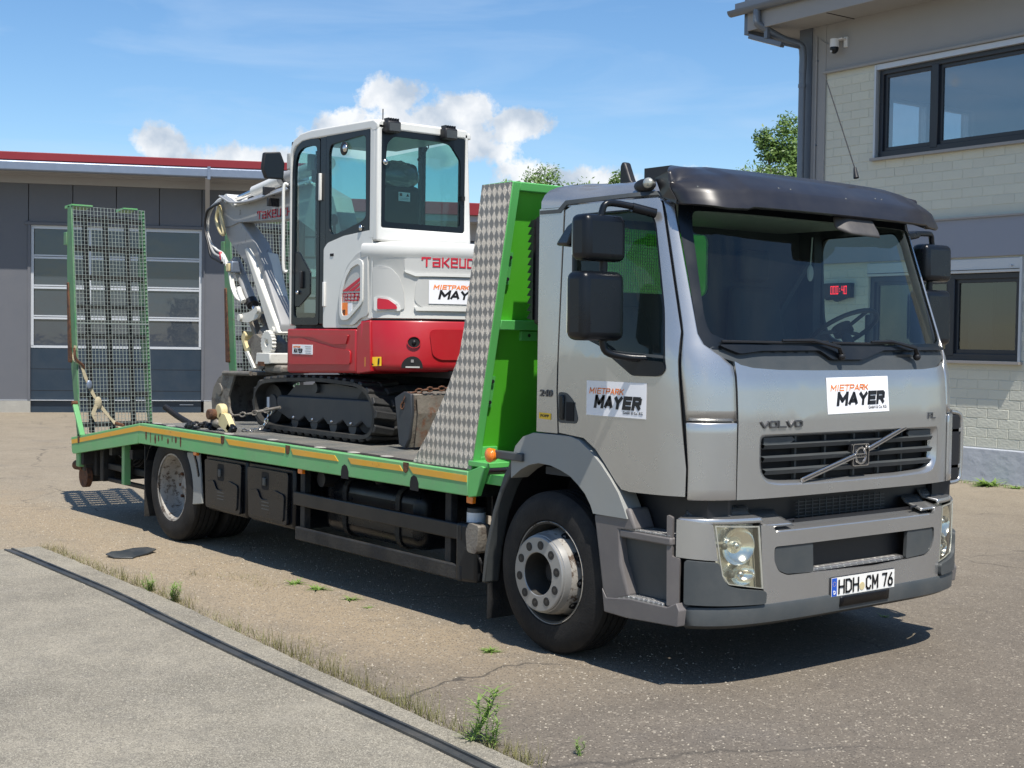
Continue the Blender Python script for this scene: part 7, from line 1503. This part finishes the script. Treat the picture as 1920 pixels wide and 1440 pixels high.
bc = MB().cyl((-5.0, BY + .0, 3.03), (-4.2, BY, 3.10), .055, 16).build('boom_cylinder', 'arm', ex, smooth=40); MB().cyl((-5.86, BY, 2.915), (-5.0, BY, 3.03), .026, 12).build('cylinder_rod', 'chrome', bc, smooth=40); MB().cyl((-5.50, BY, 2.963), (-5.0, BY, 3.03), .05, 14).build('cylinder_sleeve', 'exwhite', bc, smooth=40)
MB().cyl((-5.87, BY - .10, 2.92), (-5.87, BY + .10, 2.92), .04, 16).build('pivot_pin', 'exwhite', ex, smooth=40)
rr2 = random.Random(9)
for i in range(4):
    y = BY - .10 - .022 * i; dz = .03 * i
    MB().tube(spline([(-4.3, y, 2.96 - dz * .4), (-4.85, y, 2.925 - dz * .5), (-5.30, y, 2.885 - dz * .4), (-5.62, y, 2.86), (-5.76, y, 2.90), (-5.86, y, 2.935)], 6), .0105, 7).build('hydraulic_pipe', 'arm' if i % 2 else 'alu', ex, smooth=60)
for x, z in ((-5.0, 2.90), (-4.92, 2.80)): MB().box(x, x + .03, BY - .19, BY - .08, z - .02, z + .05).build('pipe_clamp', 'ink', ex, bev=.004)
for i in range(3):
    y = BY - .11 - .03 * i; k_ = .03 * i
    MB().tube(spline([(-5.86, y, 2.925 - k_), (-6.02, y, 2.90 - k_), (-6.17 + k_, y, 2.80), (-6.21 + k_, y, 2.66), (-6.15 + k_, y, 2.53), (-6.02, y, 2.46 - k_), (-5.90, y, 2.42 - k_), (-5.80, y, 2.33)], 6), .012, 8).build('hydraulic_hose', 'exwhite' if i == 0 else ('arm' if i == 1 else 'ink'), ex, smooth=60)
MB().tube(spline([(-5.95, BY - .12, 2.86), (-6.01, BY - .12, 2.74), (-5.93, BY - .12, 2.62), (-5.86, BY - .12, 2.60), (-5.90, BY - .12, 2.72), (-5.95, BY - .12, 2.84)], 5), .018, 8).build('hose_sleeve', 'cream', ex, smooth=60)
pr([(-6.20, 2.74), (-6.17, 2.93), (-6.10, 2.95), (-6.06, 2.87), (-6.12, 2.78)], BY - .05, BY + .07, 'boom_nose', 'arm')
arm = pr([(-5.98, 2.86), (-5.80, 2.88), (-5.70, 2.74), (-5.35, 2.50), (-5.20, 2.30), (-4.865, 1.775), (-4.875, 1.70), (-5.05, 1.695), (-5.10, 1.76), (-5.30, 2.05), (-5.50, 2.30), (-5.72, 2.44), (-5.89, 2.56), (-6.0, 2.72)], BY - .07, BY + .07, 'dipper_arm', 'arm')
M['armwhite'] = mat('scuffed_white', (.62, .61, .56), .45, 0, .08, 6, dust=.2, col2=(.2, .18, .15), thr=(.62, .68), s2=14)
MB().hexa([(-5.02, BY - .10, 1.70), (-4.865, BY - .10, 1.70), (-4.865, BY + .08, 1.70), (-5.02, BY + .08, 1.70), (-5.50, BY - .10, 2.44), (-5.46, BY - .10, 2.46), (-5.20, BY + .08, 2.40), (-5.26, BY + .08, 2.36)]).build('arm_face', 'armwhite', arm, bev=.01)
MB().cyl((-4.95, BY - .12, 1.72), (-4.95, BY + .11, 1.72), .035, 16).build('pivot_pin', 'armwhite', arm, smooth=40)
ac = MB().cyl((-5.83, BY - .02, 2.36), (-5.49, BY - .02, 1.96), .048, 16).build('arm_cylinder', 'arm', ex, smooth=40); MB().cyl((-5.50, BY - .02, 1.965), (-5.41, BY - .02, 1.87), .022, 12).build('cylinder_rod', 'chrome', ac, smooth=40); MB().cyl((-5.52, BY - .02, 1.99), (-5.48, BY - .02, 1.95), .056, 14).build('cylinder_gland', 'ink', ac, smooth=40)
vb = MB().box(-5.74, -5.64, BY - .15, BY - .06, 2.24, 2.34).build('valve_block', 'zinc', ex, bev=.01)
MB().box(-5.72, -5.66, BY - .17, BY - .15, 2.25, 2.32).build('valve_cover', 'cream', vb, bev=.006)
for i in range(4): MB().cyl((-5.87 + .035 * i, BY - .15, 2.43 - .02 * i), (-5.84 + .035 * i, BY - .15, 2.36 - .02 * i), .014, 8).build('hose_fitting', 'exwhite' if i else 'redink', ex)
for i in range(2): MB().tube(spline([(-5.70, BY - .12 - .02 * i, 2.24), (-5.66, BY - .12 - .02 * i, 2.12), (-5.58, BY - .12 - .02 * i, 2.02), (-5.52, BY - .1, 1.97)], 4), .013, 6).build('hydraulic_pipe', 'exwhite', ex, smooth=60)
MB().tube(spline([(-5.5, BY - .1, 1.98), (-5.56, BY - .1, 2.04), (-5.60, BY - .1, 2.10)], 4), .025, 8).build('hose_guard', 'exwhite', ex, smooth=60)
lk = MB().prism(rpoly([(-5.58, 1.80), (-5.56, 1.87), (-5.42, 1.88), (-5.22, 1.94), (-5.19, 1.89), (-5.24, 1.83), (-5.42, 1.79)], .03), 'xz', BY - .10, BY - .075).prism(rpoly([(-5.58, 1.80), (-5.56, 1.87), (-5.42, 1.88), (-5.22, 1.94), (-5.19, 1.89), (-5.24, 1.83), (-5.42, 1.79)], .03), 'xz', BY + .065, BY + .09).build('bucket_link', 'armwhite', ex, bev=.006)
for x, z in ((-5.55, 1.835), (-5.23, 1.90)): MB().cyl((x, BY - .125, z), (x, BY + .11, z), .032, 14).build('link_pin', 'armwhite', lk, smooth=40)
l2 = MB().bar((-5.50, BY - .02, 1.85), (-5.30, BY - .02, 1.56), .06, .07, (0, 1, 0)).bar((-5.38, BY + .04, 1.86), (-5.15, BY + .04, 1.55), .05, .09, (0, 1, 0)).build('tilt_link', 'dirtsteel', ex, bev=.012)
MB().ball((-5.24, BY, 1.66), .10, 1.2, .8, 1.1, 14, 10).build('coupler_body', 'dirtsteel', ex, smooth=40)
MB().prism(rpoly([(-5.40, 1.62), (-5.24, 1.70), (-5.06, 1.62), (-5.02, 1.46), (-5.10, 1.38), (-5.30, 1.385), (-5.37, 1.47), (-5.30, 1.53)], .04), 'xz', BY - .12, BY + .10).build('quick_coupler', 'dirtsteel', ex, bev=.015)
MB().prism(rpoly([(-5.55, 1.66), (-5.50, 1.72), (-5.46, 1.68), (-5.49, 1.63), (-5.44, 1.56), (-5.36, 1.60), (-5.36, 1.50), (-5.48, 1.54)], .015), 'xz', BY - .10, BY - .02).build('coupler_hook', 'cream', ex, bev=.008)
MB().prism([(-5.40, 1.53), (-5.36, 1.54), (-5.22, 1.395), (-5.25, 1.385)], 'xz', BY - .14, BY - .12).build('coupler_edge', 'armwhite', ex)
gear = MB(); gn = 22; pg = []
for i in range(gn * 2): a = math.pi * i / gn; r_ = .098 if i % 2 else .112; pg.append((-4.96 + r_ * math.cos(a), 1.615 + r_ * math.sin(a)))
ge = gear.prism(pg, 'xz', BY - .16, BY - .12, holes=[[(-4.96 + .032 * math.cos(R_(a)), 1.615 + .032 * math.sin(R_(a))) for a in range(0, 360, 30)]]).build('rotator_gear', 'armwhite', ex, bev=.004)
MB().prism([(-5.07, 1.53), (-4.82, 1.53), (-4.82, 1.44), (-5.09, 1.43)], 'xz', BY - .20, BY + .05).build('rotator_base', 'armwhite', ge, bev=.01); MB().box(-5.03, -4.92, BY - .205, BY - .19, 1.42, 1.455).build('warning_plate', 'rust', ge); MB().box(-5.02, -4.72, BY - .15, BY + .15, 1.36, 1.43).build('swing_bracket', 'dirtsteel', ex, bev=.02)
# bucket: curved shell with cheek plates
sh = [(-5.60, 1.345), (-5.72, 1.29), (-5.815, 1.20), (-5.855, 1.09), (-5.835, .99), (-5.77, .91), (-5.66, .855), (-5.52, .835)]
shi = [(x + .018, z + (.0 if i > 4 else -.01)) for i, (x, z) in enumerate(sh)]
bk = MB().prism(sh + [(x + .014, z + .014) for x, z in reversed(sh)], 'xz', BY - .22, BY + .26).build('bucket', 'dirtsteel', ex, smooth=35)
for y in (BY - .235, BY + .245): MB().prism(rpoly(sh + [(-5.40, .85), (-5.44, .93), (-5.505, 1.03), (-5.52, 1.13), (-5.47, 1.22), (-5.40, 1.34)], .02), 'xz', y, y + .02).build('bucket_cheek', 'dirtsteel', bk, bev=.004)
MB().prism([(-5.60, 1.355), (-5.07, 1.36), (-5.07, 1.335), (-5.60, 1.33)], 'xz', BY - .23, BY + .23).build('bucket_lip', 'dirtsteel', bk); MB().cyl((-5.60, BY - .24, 1.34), (-5.08, BY - .24, 1.35), .02, 8).build('lip_tube', 'dirtsteel', bk)
MB().cyl((-5.68, BY - .25, 1.19), (-5.68, BY - .23, 1.19), .055, 18).build('cheek_boss', 'dirtsteel', bk, bev=.005)
for i in range(4): y = BY - .2 + i * .135; MB().hexa([(-5.42, y, .84), (-5.30, y + .01, .85), (-5.30, y + .045, .85), (-5.42, y + .055, .84), (-5.42, y, .88), (-5.30, y + .01, .86), (-5.30, y + .045, .86), (-5.42, y + .055, .88)]).build('bucket_tooth', 'dirtsteel', bk)
MB().tube(spline([(-5.86, BY - .1, 1.12), (-6.0, BY - .1, 1.06), (-6.08, BY - .1, .96), (-6.10, BY - .1, .86)], 5), .025, 8).build('spare_hose', 'ink', ex, smooth=60)

# ================================================================ LOOSE THINGS ON THE TRUCK
hz = thing('ratchet_hoist', 'cream coloured chain ratchet hoist lying on the truck bed beside the bucket', 'hoist')
MB().prism(rpoly([(-4.62, .96), (-4.46, .90), (-4.40, .95), (-4.50, 1.045), (-4.585, 1.05)], .015), 'xz', .20, .25).map(lambda x, y, z: (x + .25, y + .0, z + .015)).build('lever', 'cream', hz, bev=.012)
MB().cyl((-4.36, .20, 1.075), (-4.36, .26, 1.075), .062, 20).build('gear_cover', 'cream', hz, bev=.012); MB().cyl((-4.42, .14, 1.05), (-4.42, .24, 1.05), .042, 18).build('hand_wheel', 'rust', hz, bev=.008); MB().ball((-4.40, .22, .98), .055, 1, .9, .7).build('hoist_body', 'dirtsteel', hz, smooth=60)
MB().hexa([(-4.25, .20, .945), (-4.16, .20, .90), (-4.16, .25, .90), (-4.25, .25, .945), (-4.20, .20, 1.0), (-4.11, .20, .955), (-4.11, .25, .955), (-4.20, .25, 1.0)]).build('grip', 'black', hz, bev=.012)
kk = MB(); chain(kk, [(-4.30, .25, 1.04), (-4.1, .36, 1.07), (-3.92, .47, 1.115)], .0075, .055); kk.build('chain', 'dirtsteel', hz, kind='stuff')
MB().tube([(-4.1, .37, 1.075), (-3.88, .49, 1.125)], .012, 8).build('hook_shank', 'dirtsteel', hz)
kk = MB(); chain(kk, [(-3.98, .46, 1.10), (-4.0, .44, 1.03), (-4.03, .42, .97), (-4.1, .36, .935), (-4.2, .30, .93)], .006, .045); kk.build('chain_tail', 'chrome', hz, kind='stuff')
kk = MB(); r3 = random.Random(4)
for i in range(2): chain(kk, [(-4.62 + .16 * math.cos(a) * (1 - .25 * i), .18 + .10 * math.sin(a), .94 + .012 * i) for a in [j * math.pi / 4 for j in range(8)]], .012, .05)
kk.build('coiled_chain', 'ink', hz, kind='stuff')
MB().tube([(-4.02, .46, 1.12), (-4.02, .46, 1.20)], .012, 6).build('tie_plate', 'zinc', hz)
sp_ = thing('ratchet_strap', 'worn beige lashing strap with knot tying the near mesh ramp to the bed', 'strap')
sp2 = [(-6.86, -.015, 1.56), (-6.85, -.03, 1.44), (-6.84, .03, 1.38), (-6.83, .09, 1.22), (-6.82, .17, 1.06), (-6.80, .26, .93), (-6.78, .33, .845), (-6.74, .38, .79)]
mb = MB(); sps = spline([Vector(p) for p in sp2], 6)
for a, b_ in zip(sps, sps[1:]): mb.bar(a, b_, .026 + .006 * math.sin(a.z * 40), .006, (1, 0, 0))
mb.build('webbing', 'strap', sp_)
MB().ball((-6.80, .18, 1.03), .045, .5, .8, 1.3, 10, 8).build('knot', 'strap', sp_); mb = MB(); mb.bar((-6.79, .17, 1.04), (-6.78, .12, .92), .035, .008, (1, 0, 0)).bar((-6.78, .12, .92), (-6.78, .15, .86), .02, .006, (1, 0, 0)); mb.build('loose_end', 'strap', sp_)
MB().tube(spline([(-6.85, -.03, 1.54), (-6.83, -.02, 1.44), (-6.83, .04, 1.385), (-6.84, .06, 1.35)], 4), .012, 6).build('hook', 'rust', sp_); MB().tube(spline([(-6.77, .33, .84), (-6.74, .40, .815), (-6.74, .37, .775), (-6.76, .34, .80)], 4), .014, 6).build('hook', 'rust', sp_)
MB().ball((-6.81, .10, 1.20), .035, .4, .8, 1.2).build('blue_rag', 'zinc', sp_)
